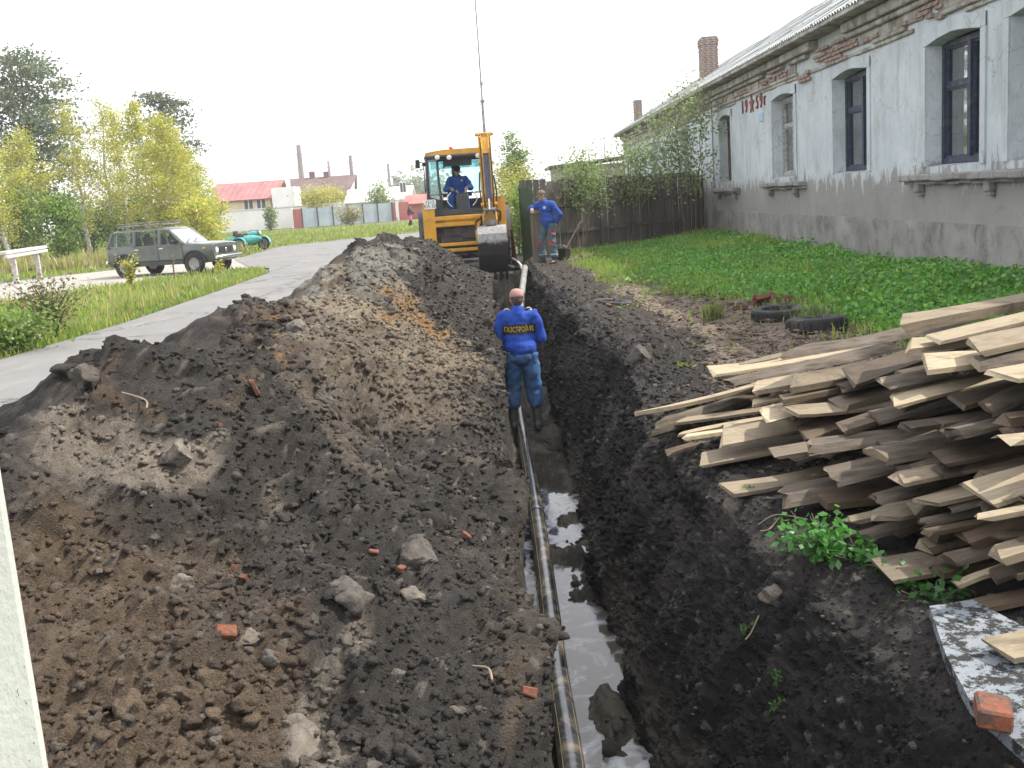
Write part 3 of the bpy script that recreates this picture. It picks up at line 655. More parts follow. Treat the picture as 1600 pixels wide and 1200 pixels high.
# roof: rows of corrugated sheets
PIT = math.atan((7.62 - 4.70) / (4.8 + .55)); SL = 1.62
def sheet_mesh():
    W, nw, per = 1.12, 7, 6; K = nw * per; V = []
    for lay in (0, 1):
        for s_ in (0, .5, 1):
            for k in range(K + 1): V.append((s_ * (SL + .13), W * k / K, .026 * math.cos(2 * math.pi * k / per) - lay * .009))
    F = []
    for lay in (0, 1):
        o = lay * 3 * (K + 1)
        for s_ in (0, 1):
            for k in range(K): F.append((o + s_ * (K + 1) + k, o + s_ * (K + 1) + k + 1, o + (s_ + 1) * (K + 1) + k + 1, o + (s_ + 1) * (K + 1) + k))
    o = 3 * (K + 1)
    for k in range(K): F.append((k, k + 1, o + k + 1, o + k))
    me = bpy.data.meshes.new('roof_sheet'); me.from_pydata(V, [], F); me.materials.append(M['sheet'])
    for p in me.polygons: p.use_smooth = True
    return me
rs = sheet_mesh()
for rw in range(4):
    for c_ in range(int((HY1 - HY0 + .6) / 1.09)):
        o = link('roof_sheet', rs, None, house); d_ = rw * SL
        o.location = (-.55 + d_ * math.cos(PIT), HY0 - .3 + c_ * 1.09, 4.70 + d_ * math.sin(PIT) + .012 * (rw % 2) + .006 * (c_ % 2) + .016 * rw)
        o.rotation_euler = (rng.normal() * .003, -PIT + rng.normal() * .006, 0)
b = MB(); b.add([(4.8, HY0 - .3, 7.66), (4.8, HY1 + .3, 7.66), (10.2, HY1 + .3, 4.66), (10.2, HY0 - .3, 4.66)], [(0, 1, 2, 3)]); b.build('back_roof', M['sheet'], house)
b = MB(); b.prism([(-.50, 4.655), (.05, 4.655), (.05, 4.60), (-.50, 4.60)], HY0 - .2, HY1 + .25, 'y'); b.prism([(-.52, 4.70), (-.46, 4.70), (-.46, 4.61), (-.52, 4.61)], HY0 - .2, HY1 + .25, 'y'); b.build('eave_board', M['cornice'], house)
def brick_chimney(x, y, z0, h, w, cap=True):
    core = MB().box((x, y, z0 + h / 2), (w - .09, w - .09, h)).build('chimney', M['cornice'], house)
    z, r_ = z0 + .04, 0; n_ = max(2, round(w / .26)); st = w / n_
    while z < z0 + h - .03:
        k_ = 1.0 + (.09 if (cap and z > z0 + h - .26) else 0)
        for s in range(4):
            for j in range(n_):
                off = -w / 2 + st * (j + .5) + (st * .25 if r_ % 2 else -st * .25) * .4
                o = link('brick', bk[rng.integers(4)], None, core); a = s * math.pi / 2
                o.location = (x + k_ * (math.cos(a) * (w / 2 - .03) - math.sin(a) * off), y + k_ * (math.sin(a) * (w / 2 - .03) + math.cos(a) * off), z); o.rotation_euler = (0, 0, a + rng.normal() * .02); o.scale = (1, st / .264 * k_, 1.12)
        z += .092; r_ += 1
    MB().box((x, y, z0 + h + .02), (w * .95, w * .95, .07), bev=.02).build('chimney_cap', M['plinth'], core)
brick_chimney(2.35, 46.0, 5.7, 2.12, .70)
brick_chimney(.75, 57.2, 4.9, 1.45, .42, False)
# year and star in raised red relief, and the number plate beneath
def text_mesh(txt, size, ext):
    cu = bpy.data.curves.new('t', 'FONT'); cu.body = txt; cu.size = size; cu.extrude = ext; cu.align_x = 'CENTER'; cu.align_y = 'CENTER'; cu.resolution_u = 3
    o = bpy.data.objects.new('t', cu); COL.objects.link(o); dg = bpy.context.evaluated_depsgraph_get()
    me = bpy.data.meshes.new_from_object(o.evaluated_get(dg)); bpy.data.objects.remove(o); bpy.data.curves.remove(cu); return me
WALLROT = Matrix(((0, 0, -1), (-1, 0, 0), (0, 1, 0))).to_euler()
for ch, y in (('1', 29.85), ('9', 29.42), ('5', 28.2), ('9', 27.78), ('г', 27.4)):
    o = link('numeral', text_mesh(ch, .50 if ch != 'г' else .42, .02), M['red_relief'], house); o.location = (-.02, y, 3.76); o.rotation_euler = WALLROT
V = []
for x_ in (-.035, .004):
    for k in range(10):
        r_ = .27 if k % 2 == 0 else .115; a = math.pi / 2 + k * math.pi / 5; V.append((x_, -r_ * math.cos(a), r_ * math.sin(a)))
s = MB().add(V + [(-.05, 0, 0)], [(k, (k + 1) % 10, 20) for k in range(10)] + [(k, (k + 1) % 10, 10 + (k + 1) % 10, 10 + k) for k in range(10)]); o = s.build('star', M['red_relief'], house); o.location = (0, 28.8, 3.78)
b = MB(); b.box((-.012, 27.85, 3.36), (.02, .36, .22), bev=.004); b.build('number_plate', M['plaque'], house)
b = MB(); b.tube([(-.06, 33.9, .05), (-.06, 33.9, 4.3)], .022, 8); b.tube([(-.06, 34.3, .05), (-.06, 34.3, 1.8)], .018, 8); b.build('wall_pipe', M['plinth'], house)

# ================================================================== PLANK FENCE, GATE, OUTBUILDING
M['old_board'] = mat('weathered_board', (.085, .074, .066), .9, c2=(.15, .132, .118), scale=4, fine=40, bmp=.5, stretch=(3, 3, .25), attr=False)
M['old_board2'] = mat('weathered_board', (.11, .097, .085), .9, c2=(.19, .168, .148), scale=4, fine=40, bmp=.5, stretch=(3, 3, .25))
fa, fb = Vector((6.93, 36.2, 0)), Vector((1.25, 31.2, 0)); fd = (fb - fa); fl_ = fd.length; fd.normalize(); fz = math.atan2(fd.y, fd.x)
fence = thing('plank_fence', 'dark weathered fence of upright planks running from house corner behind the standing worker', 'fence', fa, fz)
bm_ = []
for i in range(5):
    me = MB().box((0, 0, 1.05), (.138, .024, 2.1)).mesh('plank')
    for v in me.vertices: v.co += Vector((rng.normal() * .006, rng.normal() * .004, (rng.normal() * .03) if v.co.z > 1 else 0))
    me.materials.append(M['old_board'] if i % 2 else M['old_board2']); bm_.append(me)
xx = .08
while xx < fl_:
    if rng.random() > .02:
        o = link('plank', bm_[rng.integers(5)], None, fence); o.location = (xx, rng.normal() * .006, .03 + .03 * rng.random()); o.rotation_euler = (0, rng.normal() * .008, rng.normal() * .03); o.scale = (1, 1, .985 + .035 * rng.random())
    xx += .149 + .008 * rng.random()
for z in (.62, 1.42): MB().box((fl_ / 2, .05, z), (fl_, .05, .10)).build('rail', M['old_board'], fence)
for x in (.1, fl_ * .35, fl_ * .68, fl_ - .1): MB().box((x, .12, 1.02), (.12, .1, 2.04)).build('post', M['old_board'], fence)

gate = thing('wooden_gate', 'section of four wide tall boards beside the green metal gate leaf', 'gate', (.55, 28.0, 0), R(2))
for i in range(4):
    o = MB().box((.09 + i * .18, rng.normal() * .008, 1.12), (.17, .03, 2.1)).build('board', M['old_board2'] if i != 1 else M['old_board'], gate)
for z in (.6, 1.75): MB().box((.36, .045, z), (.72, .05, .09)).build('rail', M['old_board'], gate)
M['green_paint'] = mat('green_gate_paint', (.035, .095, .05), .6, c2=(.055, .13, .07), scale=4, dirt=(.1, .06, .04), dirt_amt=.35)
M['red_paint'] = mat('faded_red_paint', (.20, .05, .04), .7, c2=(.28, .09, .07), scale=4, dirt=(.1, .06, .05))
gl = thing('gate_leaf', 'narrow green painted metal gate leaf standing ajar by the boards', 'gate', (.78, 26.9, 0), R(112))
b = MB(); b.box((.31, 0, 1.0), (.62, .02, 1.9)); b.build('panel', M['green_paint'], gl)
b = MB(); b.box((.02, 0, 1.0), (.05, .05, 2.0)); b.box((.62, 0, 1.0), (.05, .05, 2.0)); b.box((.32, 0, .06), (.55, .045, .05)); b.box((.32, 0, 1.96), (.55, .045, .05)); b.build('frame', M['green_paint'], gl)
MB().box((.06, -.04, 1.75), (.16, .04, .12)).build('hinge', M['green_paint'], gl)
rp = thing('metal_sheet', 'rusty red metal sheet leaning behind the green gate leaf', 'metal sheet', (.30, 27.6, 0), R(104))
MB().box((.4, 0, .82), (.8, .015, 1.64), M=RX(R(-5))).build('sheet', M['red_paint'], rp)
M['split_wood'] = mat('split_wood', (.20, .13, .085), .9, c2=(.30, .21, .14), scale=4, fine=40, bmp=.5, stretch=(3, 3, .25))
lp = thing('leaning_post', 'short thick plank post on which the standing worker rests his arm', 'post', (.80, 25.75, 0), R(-6))
MB().box((.085, 0, .64), (.17, .06, 1.42), M=RY(R(2)), bev=.008).build('plank', M['old_board2'], lp); MB().box((-.035, .0, .60), (.05, .045, 1.34), M=RY(R(1))).build('slat', M['split_wood'], lp)

ob = thing('outbuilding', 'low white outbuilding with brown roof edge behind the plank fence', 'outbuilding', (3.4, 62, 0))
MB().box((2.3, 3, 1.65), (4.6, 6, 3.3)).build('wall', M['cornice'], ob)
b = MB(); b.prism([(-.35, 3.26), (4.9, 3.62), (4.9, 3.74), (-.35, 3.40)], -.5, 6.4, 'y'); b.build('roof', M['brown_paint'], ob)
an = thing('tv_antenna', 'thin television antenna on a mast above the outbuilding roof', 'antenna', (6.2, 60.5, 0))
MB().tube([(0, 0, 3.5), (0, 0, 4.8)], .025, 6).build('mast', M['steel'], an)
b = MB(); b.tube([(-.9, 0, 4.65), (.9, .1, 4.72)], .018, 6)
for k in range(7): b.tube([(-.8 + k * .27, -.3, 4.66 + k * .01), (-.8 + k * .27, .3, 4.66 + k * .01)], .012, 5)
b.build('boom', M['steel'], an)

mst = thing('radio_mast', 'tall thin antenna mast rising behind the raised excavator arm', 'mast', (-.55, 60, 0))
MB().tube([(0, 0, 0), (0, 0, 5.0), (-.01, 0, 7.15)], [.11, .09, .075], 10).build('lower_pole', M['steel'], mst)
MB().tube([(-.01, 0, 7.1), (-.0, 0, 10), (0, 0, 21)], [.055, .045, .03], 8).build('upper_pole', M['steel'], mst)
b = MB(); b.box((.0, 0, 7.15), (.26, .26, .12)); b.box((.02, 0, 8.1), (.18, .18, .12)); b.tube([(-.3, 0, 7.9), (.3, 0, 7.95)], .02, 6); b.tube([(0, -.3, 7.7), (0, .3, 7.7)], .02, 6); b.build('bracket', M['steel'], mst)
# ================================================================== PLANTS
def leaf_quads(P, size, cols, g, tri=False, up=.0):
    """small leaf-shaped faces at points P with random facing"""
    n = len(P); d = g.normal(size=(n, 3)); d[:, 2] = d[:, 2] * .6 - up; d /= np.linalg.norm(d, axis=1)[:, None] + 1e-9
    e = g.normal(size=(n, 3)); e -= (e * d).sum(1)[:, None] * d; e /= np.linalg.norm(e, axis=1)[:, None] + 1e-9
    s = (size * (.6 + .8 * g.random(n)))[:, None]
    V = np.stack([P, P + d * s * .5 + e * s * .3, P + d * s, P + d * s * .5 - e * s * .3], 1).reshape(-1, 3)
    F = np.arange(n * 4).reshape(n, 4); c = cols[g.integers(0, len(cols), n)] * (.75 + .5 * g.random((n, 1)))
    return V, F, np.repeat(c, 4, 0)
YG = np.array([(.42, .43, .07), (.47, .45, .09), (.34, .40, .07), (.49, .43, .10)])
MG = np.array([(.15, .24, .045), (.19, .28, .06), (.12, .20, .045)])
PINE = np.array([(.11, .15, .085), (.14, .18, .10), (.16, .19, .11)])
PALE = np.array([(.20, .27, .09), (.25, .32, .13), (.17, .24, .08)])
def tree(name, label, cat, loc, h, base, rad, prof, nl, leaf, cols, seed, nlimb=34, tr=.12, rise=.6, bark='bark', lean=(0, 0), group=None, clump=.22, stems=1, droop=0.0, flat=.8):
    g = np.random.default_rng(seed); t = thing(name, label, cat, loc, 0, group)
    tb = MB(); P = []; W = []
    for s in range(stems):
        a0 = g.random() * 6.28; off = np.array([math.cos(a0), math.sin(a0)]) * (0 if stems == 1 else rad * .45 * g.random() ** .5)
        top = np.array([lean[0] + off[0] * 1.0 + g.normal() * .03 * h, lean[1] + off[1] + g.normal() * .03 * h, h * (1 if s == 0 else .72 + .26 * g.random())])
        b0 = np.array([off[0] * .35, off[1] * .35, -.1]); K = 7
        spine = [b0 + (top - b0) * (k / K) + np.array([g.normal(), g.normal(), 0]) * h * .008 * (0 < k < K) for k in range(K + 1)]
        trs = tr / stems ** .5
        tb.tube(spine, [trs * (1 - .88 * k / K) for k in range(K + 1)], 7)
        for q in range(max(4, nlimb // stems)):
            f = base + (1 - base) * (q + g.random()) / max(4, nlimb // stems)
            kk = f * K; i = min(K - 1, int(kk)); p = spine[i] + (spine[i + 1] - spine[i]) * (kk - i)
            u = (f - base) / (1 - base); L = rad * prof(u) * (.65 + .5 * g.random()) / (1 if stems == 1 else 1.35); a = g.random() * 6.28 if stems > 1 else q * 2.4 + g.normal() * .4
            d = np.array([math.cos(a), math.sin(a), rise * (.6 + .8 * g.random())]); d /= np.linalg.norm(d)
            e = p + d * L + np.array([0, 0, -droop * L]); mid = (p + e) / 2 + np.array([0, 0, .08 * L + droop * L * .3])
            tb.tube([p, mid, e], [max(.008, trs * .32 * (1 - .7 * u)), max(.006, trs * .2 * (1 - .7 * u)), .004], 5, cap=False)
            m = 3 + int(L * 2.2 / rad * 2)
            for c in range(m):
                w = .25 + .75 * (c + g.random()) / m; pt = p * (1 - w) ** 2 + 2 * mid * w * (1 - w) + e * w * w
                P.append(pt + g.normal(size=3) * rad * .07); W.append(.5 + w)
        P.append(top); W.append(.8)
    tb.build('trunk', M[bark], t, smooth=1.2)
    P = np.array(P); W = np.array(W) / np.sum(W); pick = g.choice(len(P), nl, p=W)
    shade = .8 + .4 * g.random(len(P))
    Q = P[pick] + g.normal(size=(nl, 3)) * np.array([1, 1, flat]) * rad * clump
    V, F, C = leaf_quads(Q, np.full(nl, leaf), cols, g); C *= np.repeat(shade[pick], 4)[:, None]
    link('crown', npmesh('crown', V, F, False, C), M['leaf'], t); return t
birch = lambda u: (1 - u) ** .7 * (.35 + .9 * min(1, u * 3))
roundp = lambda u: math.sqrt(max(0, 1 - (2 * u - .9) ** 2)) if u < .95 else .3
pinep = lambda u: .55 + .45 * math.sin(math.pi * min(1, u * 1.1)) if u < .92 else .35
G1 = 'young birches at the edge of the wood'
def at(px, Y): q = gy(px, 380, Y); return (q[0], Y, 0)
def top_h(px, py, Y): return gy(px, py, Y)[2]
tree('pine_tree', 'tall dark pine at the far left, highest of all the trees', 'tree', at(62, 84), top_h(46, 90, 84), .20, 4.9, pinep, 17000, .28, PINE, 1, 46, .32, .22, group='pines at the edge of the wood', clump=.15, flat=.28)
tree('pine_tree', 'dark pine whose top shows just behind the densest yellow green birch', 'tree', at(283, 92), top_h(264, 146, 92), .28, 3.3, pinep, 8000, .26, PINE, 2, 34, .28, .22, group='pines at the edge of the wood', clump=.14, flat=.28)
for (px, py, Y, rad, n, cols, lab, sd, ln) in (
    (18, 150, 56, 2.2, 9000, YG, 'bright yellow green birch cut by the left edge with white trunk leaning left', 3, -.9),
    (52, 205, 60, 2.2, 5500, YG, 'bright birch standing in front of the tall dark pine', 4, 0),
    (140, 165, 66, 2.2, 5200, YG * .92, 'slender open birch with thin pointed top, first right of the tall pine', 5, 0),
    (178, 160, 68, 2.3, 5400, YG * .92, 'slender open birch with the tallest pointed tip in the middle of the wood', 6, 0),
    (203, 175, 64, 1.9, 4800, YG, 'slender open birch just left of the densest yellow birch', 7, 0),
    (246, 158, 62, 2.1, 8000, YG * 1.05, 'dense golden green birch in front of the second pine', 8, 0),
    (277, 185, 60, 2.4, 9500, YG * 1.05, 'dense golden green birch nearest the red roofed house', 9, 0),
    (308, 235, 64, 2.1, 6000, YG, 'short bushy birch beside the red roofed house', 10, 0)):
    tree('birch_tree', lab, 'tree', at(px, Y), top_h(px, py, Y), .16, rad, birch, int(n * 1.05), .125, cols, sd, 46, .13, .75, 'birch_bark', (ln, 0), G1, .10)
for k, (px, py, Y, rad, n, cols, lab) in enumerate((
    (28, 300, 58, 2.0, 5000, MG, 'dark green bush under the leftmost birch'), (100, 305, 60, 1.7, 4500, MG * 1.5, 'fresh green bush below the tall pine'),
    (140, 320, 70, 2.0, 3500, MG, 'low dark bush below the first slender birch'), (185, 318, 70, 2.0, 3500, MG, 'low dark bush between the slender birches'), (222, 305, 66, 2.0, 4500, MG, 'dark green bush left of the dense birches'),
    (262, 330, 60, 1.8, 4000, YG, 'low yellow bush behind the car roof'), (318, 322, 58, 1.5, 3500, YG * 1.1, 'round yellow bush at the right end of the wood'), (318, 270, 95, 2.2, 3000, MG * 1.6, 'pale green tree behind the right end of the wood'))):
    tree('bush', lab, 'bush', at(px, Y), top_h(px, py, Y), .04, rad, roundp, n, .17, cols, 20 + k, 26, .10, .9, group='bushes along the wood', clump=.2, stems=4)
tree('garden_tree', 'round light green tree beyond the excavator and the plank fence', 'tree', (.9, 50, 0), 4.5, .22, 1.15, roundp, 5200, .13, PALE, 40, 40, .12, .7, clump=.17, stems=2)
tree('sapling', 'young leafy tree with bare thin stems standing at the house corner by the fence', 'tree', (5.75, 32.6, 0), 4.5, .36, 1.75, lambda u: 1.0 - .45 * u, 3600, .095, PALE, 41, 46, .055, 1.1, clump=.14, stems=5)
for k, (x, Y, h, r, n, cols, lab) in enumerate(((2.5, 31.9, 2.75, 1.15, 3000, PALE, 'pale blossoming shrub hanging over the fence behind the standing worker'), (4.1, 33.6, 2.9, 1.3, 2400, PALE, 'light green shrub rising over the middle of the plank fence'), (1.1, 36.5, 2.6, 1.2, 2400, YG * .8, 'yellow green shrub behind the wooden gate boards'),
        (.45, 31.5, 2.1, .7, 2200, MG * 1.3, 'leafy bush between the excavator and the gate'), (.2, 43, 3.0, 1.3, 2600, YG * .8, 'bright bush right behind the excavator arm'), (5.0, 45, 3.6, 1.5, 900, PALE, 'thin nearly leafless tree beside the far end of the house'))):
    tree('garden_shrub', lab, 'shrub', (x, Y, 0), h, .50 if k < 2 else .12, r, roundp, n, .09, cols, 50 + k, 26, .06, .9, group='shrubs round the plank fence', clump=.2, stems=4)

# ---- grass: blades as one mesh per patch
def blades(name, X, Y, Z, H, cols, g, width=.010, bend=.45, kind='stuff'):
    n = len(X); a = g.random(n) * 6.28; b = H * bend * g.random(n); dx, dy = np.cos(a) * b, np.sin(a) * b; w = width * (.6 + .8 * g.random(n)) * (1 + np.hypot(X, Y) * .03); ax, ay = -np.sin(a) * w, np.cos(a) * w
    q = g.random(n) * 6.28; ax, ay = np.cos(q) * w, np.sin(q) * w
    B = np.stack([X, Y, Z], -1)
    V = np.stack([B + np.stack([ax, ay, 0 * ax - .03], -1), B + np.stack([-ax, -ay, 0 * ax - .03], -1), B + np.stack([-ax * .7 + dx * .35, -ay * .7 + dy * .35, H * .55], -1), B + np.stack([ax * .7 + dx * .35, ay * .7 + dy * .35, H * .55], -1), B + np.stack([dx, dy, H * (1 - .25 * bend)], -1)], 1).reshape(-1, 3)
    i = np.arange(n)[:, None] * 5
    F4 = i + np.array([[0, 1, 2, 3]]); F3 = i + np.array([[3, 2, 4]])
    o = link(name, npmesh(name, V, [F4, F3], False, np.repeat(cols, 5, 0)), M['grass_blade']); o['kind'] = kind; return o
def inpoly(X, Y, poly):
    r = np.zeros(X.shape, bool); n = len(poly)
    for i in range(n):
        (x0, y0), (x1, y1) = poly[i], poly[(i + 1) % n]
        c = ((y0 > Y) != (y1 > Y)) & (X < (x1 - x0) * (Y - y0) / (y1 - y0 + 1e-12) + x0); r ^= c
    return r
GREENS = np.array([(.24, .32, .05), (.16, .28, .045), (.29, .34, .07), (.31, .29, .09), (.38, .33, .17)])
def meadow(name, poly, n, h, seed, pr=(.3, .3, .2, .12, .08), width=.011, zb=-.06, dens=None):
    g = np.random.default_rng(seed); p = np.array(poly); lo, hi = p.min(0), p.max(0); m = int(n * 3)
    Yr = lo[1] * (hi[1] / lo[1]) ** g.random(m) if lo[1] > 1 else lo[1] + (hi[1] - lo[1]) * g.random(m)
    Xr = lo[0] + (hi[0] - lo[0]) * g.random(m); k = inpoly(Xr, Yr, poly)
    if dens is not None: k &= g.random(m) < dens(Xr, Yr)
    X, Y = Xr[k][:n], Yr[k][:n]; nn = vnoise(X * .8, Y * .8, seed=seed); H = h * (.45 + .7 * g.random(len(X)) ** 1.5) * (1 + .5 * nn)
    ci = g.choice(5, len(X), p=np.array(pr) / sum(pr)); C = GREENS[ci] * (.8 + .4 * g.random((len(X), 1))) * (1 + .25 * nn[:, None])
    return blades(name, X, Y, np.full(len(X), zb), H, C, g, width)
VERGE = [(-7.55, 8), (-7.4, 11), (-7.30, 15), (-7.08, 19.3), (-7.14, 26), (-7.28, 32), (-8.0, 35), (-9.2, 36.0), (-10.2, 35.6), (-13.0, 27.6), (-20, 15.5), (-20, 8)]
meadow('verge_grass', VERGE, 48000, .20, 1)
meadow('verge_grass', [(-7.9, 8), (-7.45, 19), (-7.6, 30), (-12, 28), (-19, 16), (-19, 8)], 9000, .42, 2, (.1, .1, .2, .3, .3), .007)
LAWN = [(-11.6, 47.5), (-12.4, 58), (-9.8, 62.6), (-5.8, 66.6), (-3.2, 80), (-3, 100), (-50, 130), (-60, 60), (-26, 31), (-18.9, 39.5), (-16.2, 43.5)]
meadow('lawn_grass', LAWN, 34000, .22, 3, (.35, .25, .3, .2, .05), .016)
meadow('dry_grass', [(-24, 42), (-17, 44), (-12, 50), (-14, 58), (-34, 62), (-36, 46)], 16000, .75, 4, (.05, .08, .2, .4, .5), .012, dens=lambda X, Y: sstep(-.2, .3, vnoise(X * .25, Y * .25, seed=5)))
YP = [(1.2, 9), (7.0, 9), (7.0, 36), (1.2, 32)]
meadow('yard_grass', YP, 44000, .17, 6, (.2, .45, .12, .06, .04), .009, -.03, dens=lambda X, Y: yard_green(X, Y) * .9 + .02)
meadow('yard_grass', YP, 14000, .36, 8, (.25, .5, .12, .06, .03), .008, -.03, dens=lambda X, Y: sstep(4.2, 6.6, X) * yard_green(X, Y))
# broad-leaved weeds growing thick along the house wall
def weeds():
    g = np.random.default_rng(9); n = 60000; Y = 10 * (33 / 10) ** g.random(n); X = 1.6 + 5.3 * g.random(n)
    k = g.random(n) < (yard_green(X, Y) - .25) * 1.3 * sstep(2.0, 4.6, X); X, Y = X[k], Y[k]; n = len(X)
    hh = .10 + .34 * sstep(3.4, 6.6, X) * (.65 + .45 * vnoise(X * 1.5, Y * .9, seed=4)); Z = hh * g.random(n) ** .6
    P = np.stack([X, Y, Z], -1); V, F, C = leaf_quads(P, np.full(n, .075), np.array([(.09, .27, .04), (.14, .34, .06), (.21, .40, .07), (.08, .21, .04)]) * 1.1, g)
    o = link('nettle_leaves', npmesh('nettle_leaves', V, F, False, C), M['leaf']); o['kind'] = 'stuff'
weeds()
def litter():
    """wood chips, bark flakes and dead leaves trodden into the yard"""
    g = np.random.default_rng(19); n = 16000; Y = 5.2 * (29 / 5.2) ** g.random(n); X = 1.5 + 3.4 * g.random(n)
    k = (X > rim_r(Y) + .30 + .5 * g.random(n)) & (g.random(n) > yard_green(X, Y)); X, Y = X[k], Y[k]; n = len(X)
    Z = .032 + .03 * vnoise(X * 7, Y * 7, seed=8) + .02 * g.random(n); a = g.random(n) * 3.14; L = .010 + .034 * g.random(n) ** 3; w = L * (.25 + .4 * g.random(n)); t = g.normal(size=n) * .4
    d = np.stack([np.cos(a), np.sin(a), t * .5], -1) * L[:, None]; e = np.stack([-np.sin(a), np.cos(a), g.normal(size=n) * .3], -1) * w[:, None]; P = np.stack([X, Y, Z], -1); th = np.array([0, 0, .005])
    V = np.stack([P - d - e, P + d - e * .6, P + d + e, P - d * .8 + e, P - d - e - th, P + d - e * .6 - th, P + d + e - th, P - d * .8 + e - th], 1).reshape(-1, 3)
    i = np.arange(n)[:, None] * 8; F = np.concatenate([i + np.array([q]) for q in ((0, 1, 2, 3), (0, 4, 5, 1), (1, 5, 6, 2), (2, 6, 7, 3), (3, 7, 4, 0))])
    cols = np.array([(.25, .19, .14), (.34, .28, .21), (.15, .105, .08), (.075, .06, .052), (.42, .38, .32)])[g.choice(5, n, p=[.3, .15, .27, .24, .04])]
    o = link('bark_chips', npmesh('bark_chips', V, F, False, np.repeat(cols, 8, 0)), M['soil']); o['kind'] = 'stuff'
litter()
def plant(name, label, cat, loc, h, r, n, leaf, cols, seed, group=None, stems=7, upright=.8):
    g = np.random.default_rng(seed); t = thing(name, label, cat, loc, 0, group); b = MB(); P = []
    for s in range(stems):
        a = g.random() * 6.28; L = h * (.6 + .4 * g.random()); e = np.array([math.cos(a) * r * g.random(), math.sin(a) * r * g.random(), L]); m = e * .5 * np.array([.6, .6, 1.1])
        b.tube([(0, 0, -.03), m, e], [.008 * h + .003, .006 * h + .002, .002], 5, cap=False)
        for k in range(n // stems):
            w = .2 + .8 * g.random(); P.append(2 * m * w * (1 - w) + e * w * w + g.normal(size=3) * r * .13)
    b.build('stem', M['bark'], t); P = np.array(P); V, F, C = leaf_quads(P, np.full(len(P), leaf), cols, g); link('leaves', npmesh('leaves', V, F, False, C), M['leaf'], t); return t
sh = gz(85, 525); plant('wild_shrub', 'reddish brown twiggy shrub with green leaves on the verge beside the road', 'shrub', tuple(sh), 1.05, .9, 1500, .06, np.array([(.10, .15, .035), (.16, .12, .06), (.18, .13, .08), (.07, .12, .03)]), 71, stems=40)
plant('nettle_clump', 'dark green nettle clump on the verge left of the twiggy shrub', 'plant', tuple(gz(25, 545)), .6, .9, 1500, .09, MG, 72, stems=26)
q = gz(205, 448); plant('roadside_plant', 'leafy green weed in front of the rear wheel of the car', 'plant', tuple(q), .95, .45, 420, .09, YG * .8, 73, 'weeds on the verge by the car', 9)
plant('roadside_plant', 'tall dry weed stalk in front of the front door of the car', 'plant', tuple(gz(273, 438)), 1.15, .12, 30, .05, np.array([(.3, .25, .15)]), 74, 'weeds on the verge by the car', 3)
plant('roadside_plant', 'small yellow green weed below the bumper of the car', 'plant', tuple(gz(343, 428)), .45, .25, 120, .07, YG, 75, 'weeds on the verge by the car', 6)
# ================================================================== PEOPLE
from mathutils.bvhtree import BVHTree
def V3(*a): return Vector(a)
def blob(prims, voxel, it=4, wr=0.0, wseed=1, wsc=9):
    """one continuous surface round a set of tapered limbs"""
    b = MB()
    for p in prims:
        if p[0] == 'c':
            _, a, c, ra, rc = p; a, c = Vector(a), Vector(c)
            n = max(2, int((c - a).length / (min(ra, rc) * .5)) + 1) if (c - a).length > 1e-4 else 1
            if n == 1: b.sphere(a, ra, 7)
            else:
                b.tube([a + (c - a) * k / 3 for k in range(4)], [ra + (rc - ra) * k / 3 for k in range(4)], 14); b.sphere(a, ra, 7); b.sphere(c, rc, 7)
        else:
            _, c, r = p[:3]; b.sphere(c, r, 9, p[3] if len(p) > 3 else None)
    me = b.mesh('t'); o = bpy.data.objects.new('t', me); COL.objects.link(o)
    md = o.modifiers.new('r', 'REMESH'); md.mode = 'VOXEL'; md.voxel_size = voxel
    ms = o.modifiers.new('s', 'SMOOTH'); ms.factor = .5; ms.iterations = it
    r = bpy.data.meshes.new_from_object(o.evaluated_get(bpy.context.evaluated_depsgraph_get())); bpy.data.objects.remove(o); bpy.data.meshes.remove(me)
    n = len(r.vertices); P = np.empty(n * 3, np.float32); r.vertices.foreach_get('co', P); P = P.reshape(-1, 3)
    if wr:
        Nn = np.empty(n * 3, np.float32); r.vertices.foreach_get('normal', Nn); Nn = Nn.reshape(-1, 3)
        w = 1 - np.abs(vnoise(P[:, 0] * wsc + P[:, 2] * 4, P[:, 1] * wsc, P[:, 2] * wsc * 1.3 + P[:, 0] * 5, wseed)) * 2; w = w + .5 * vnoise(P[:, 0] * 22, P[:, 1] * 22, P[:, 2] * 22, wseed + 3)
        P = P + Nn * (wr * w * (.25 if False else 1))[:, None]; r.vertices.foreach_set('co', P.ravel())
    r.polygons.foreach_set('use_smooth', np.ones(len(r.polygons), bool)); r.update()
    return r, P
def tint(me, c):
    at = me.color_attributes.new('tint', 'FLOAT_COLOR', 'POINT'); q = np.ones((len(me.vertices), 4), np.float32); q[:, :3] = c; at.data.foreach_set('color', q.ravel())
M['cloth'] = mat('work_cloth', (.9, .9, .9), .85, var=.12, scale=14, fine=220, bmp=.25, bd=.003, attr=True, dirt=None)
M['skin'] = mat('skin', (.9, .9, .9), .5, var=.08, scale=18, fine=120, bmp=.1, attr=True)
M['rubber_boot'] = mat('rubber_boot', (.9, .9, .9), .45, var=.2, scale=8, attr=True, dirt=(.12, .10, .08), dirt_amt=.55)
M['eye'] = mat('eye', (.03, .02, .02), .2)
M['hair'] = mat('hair', (.05, .035, .025), .8, c2=(.09, .065, .045), scale=30)
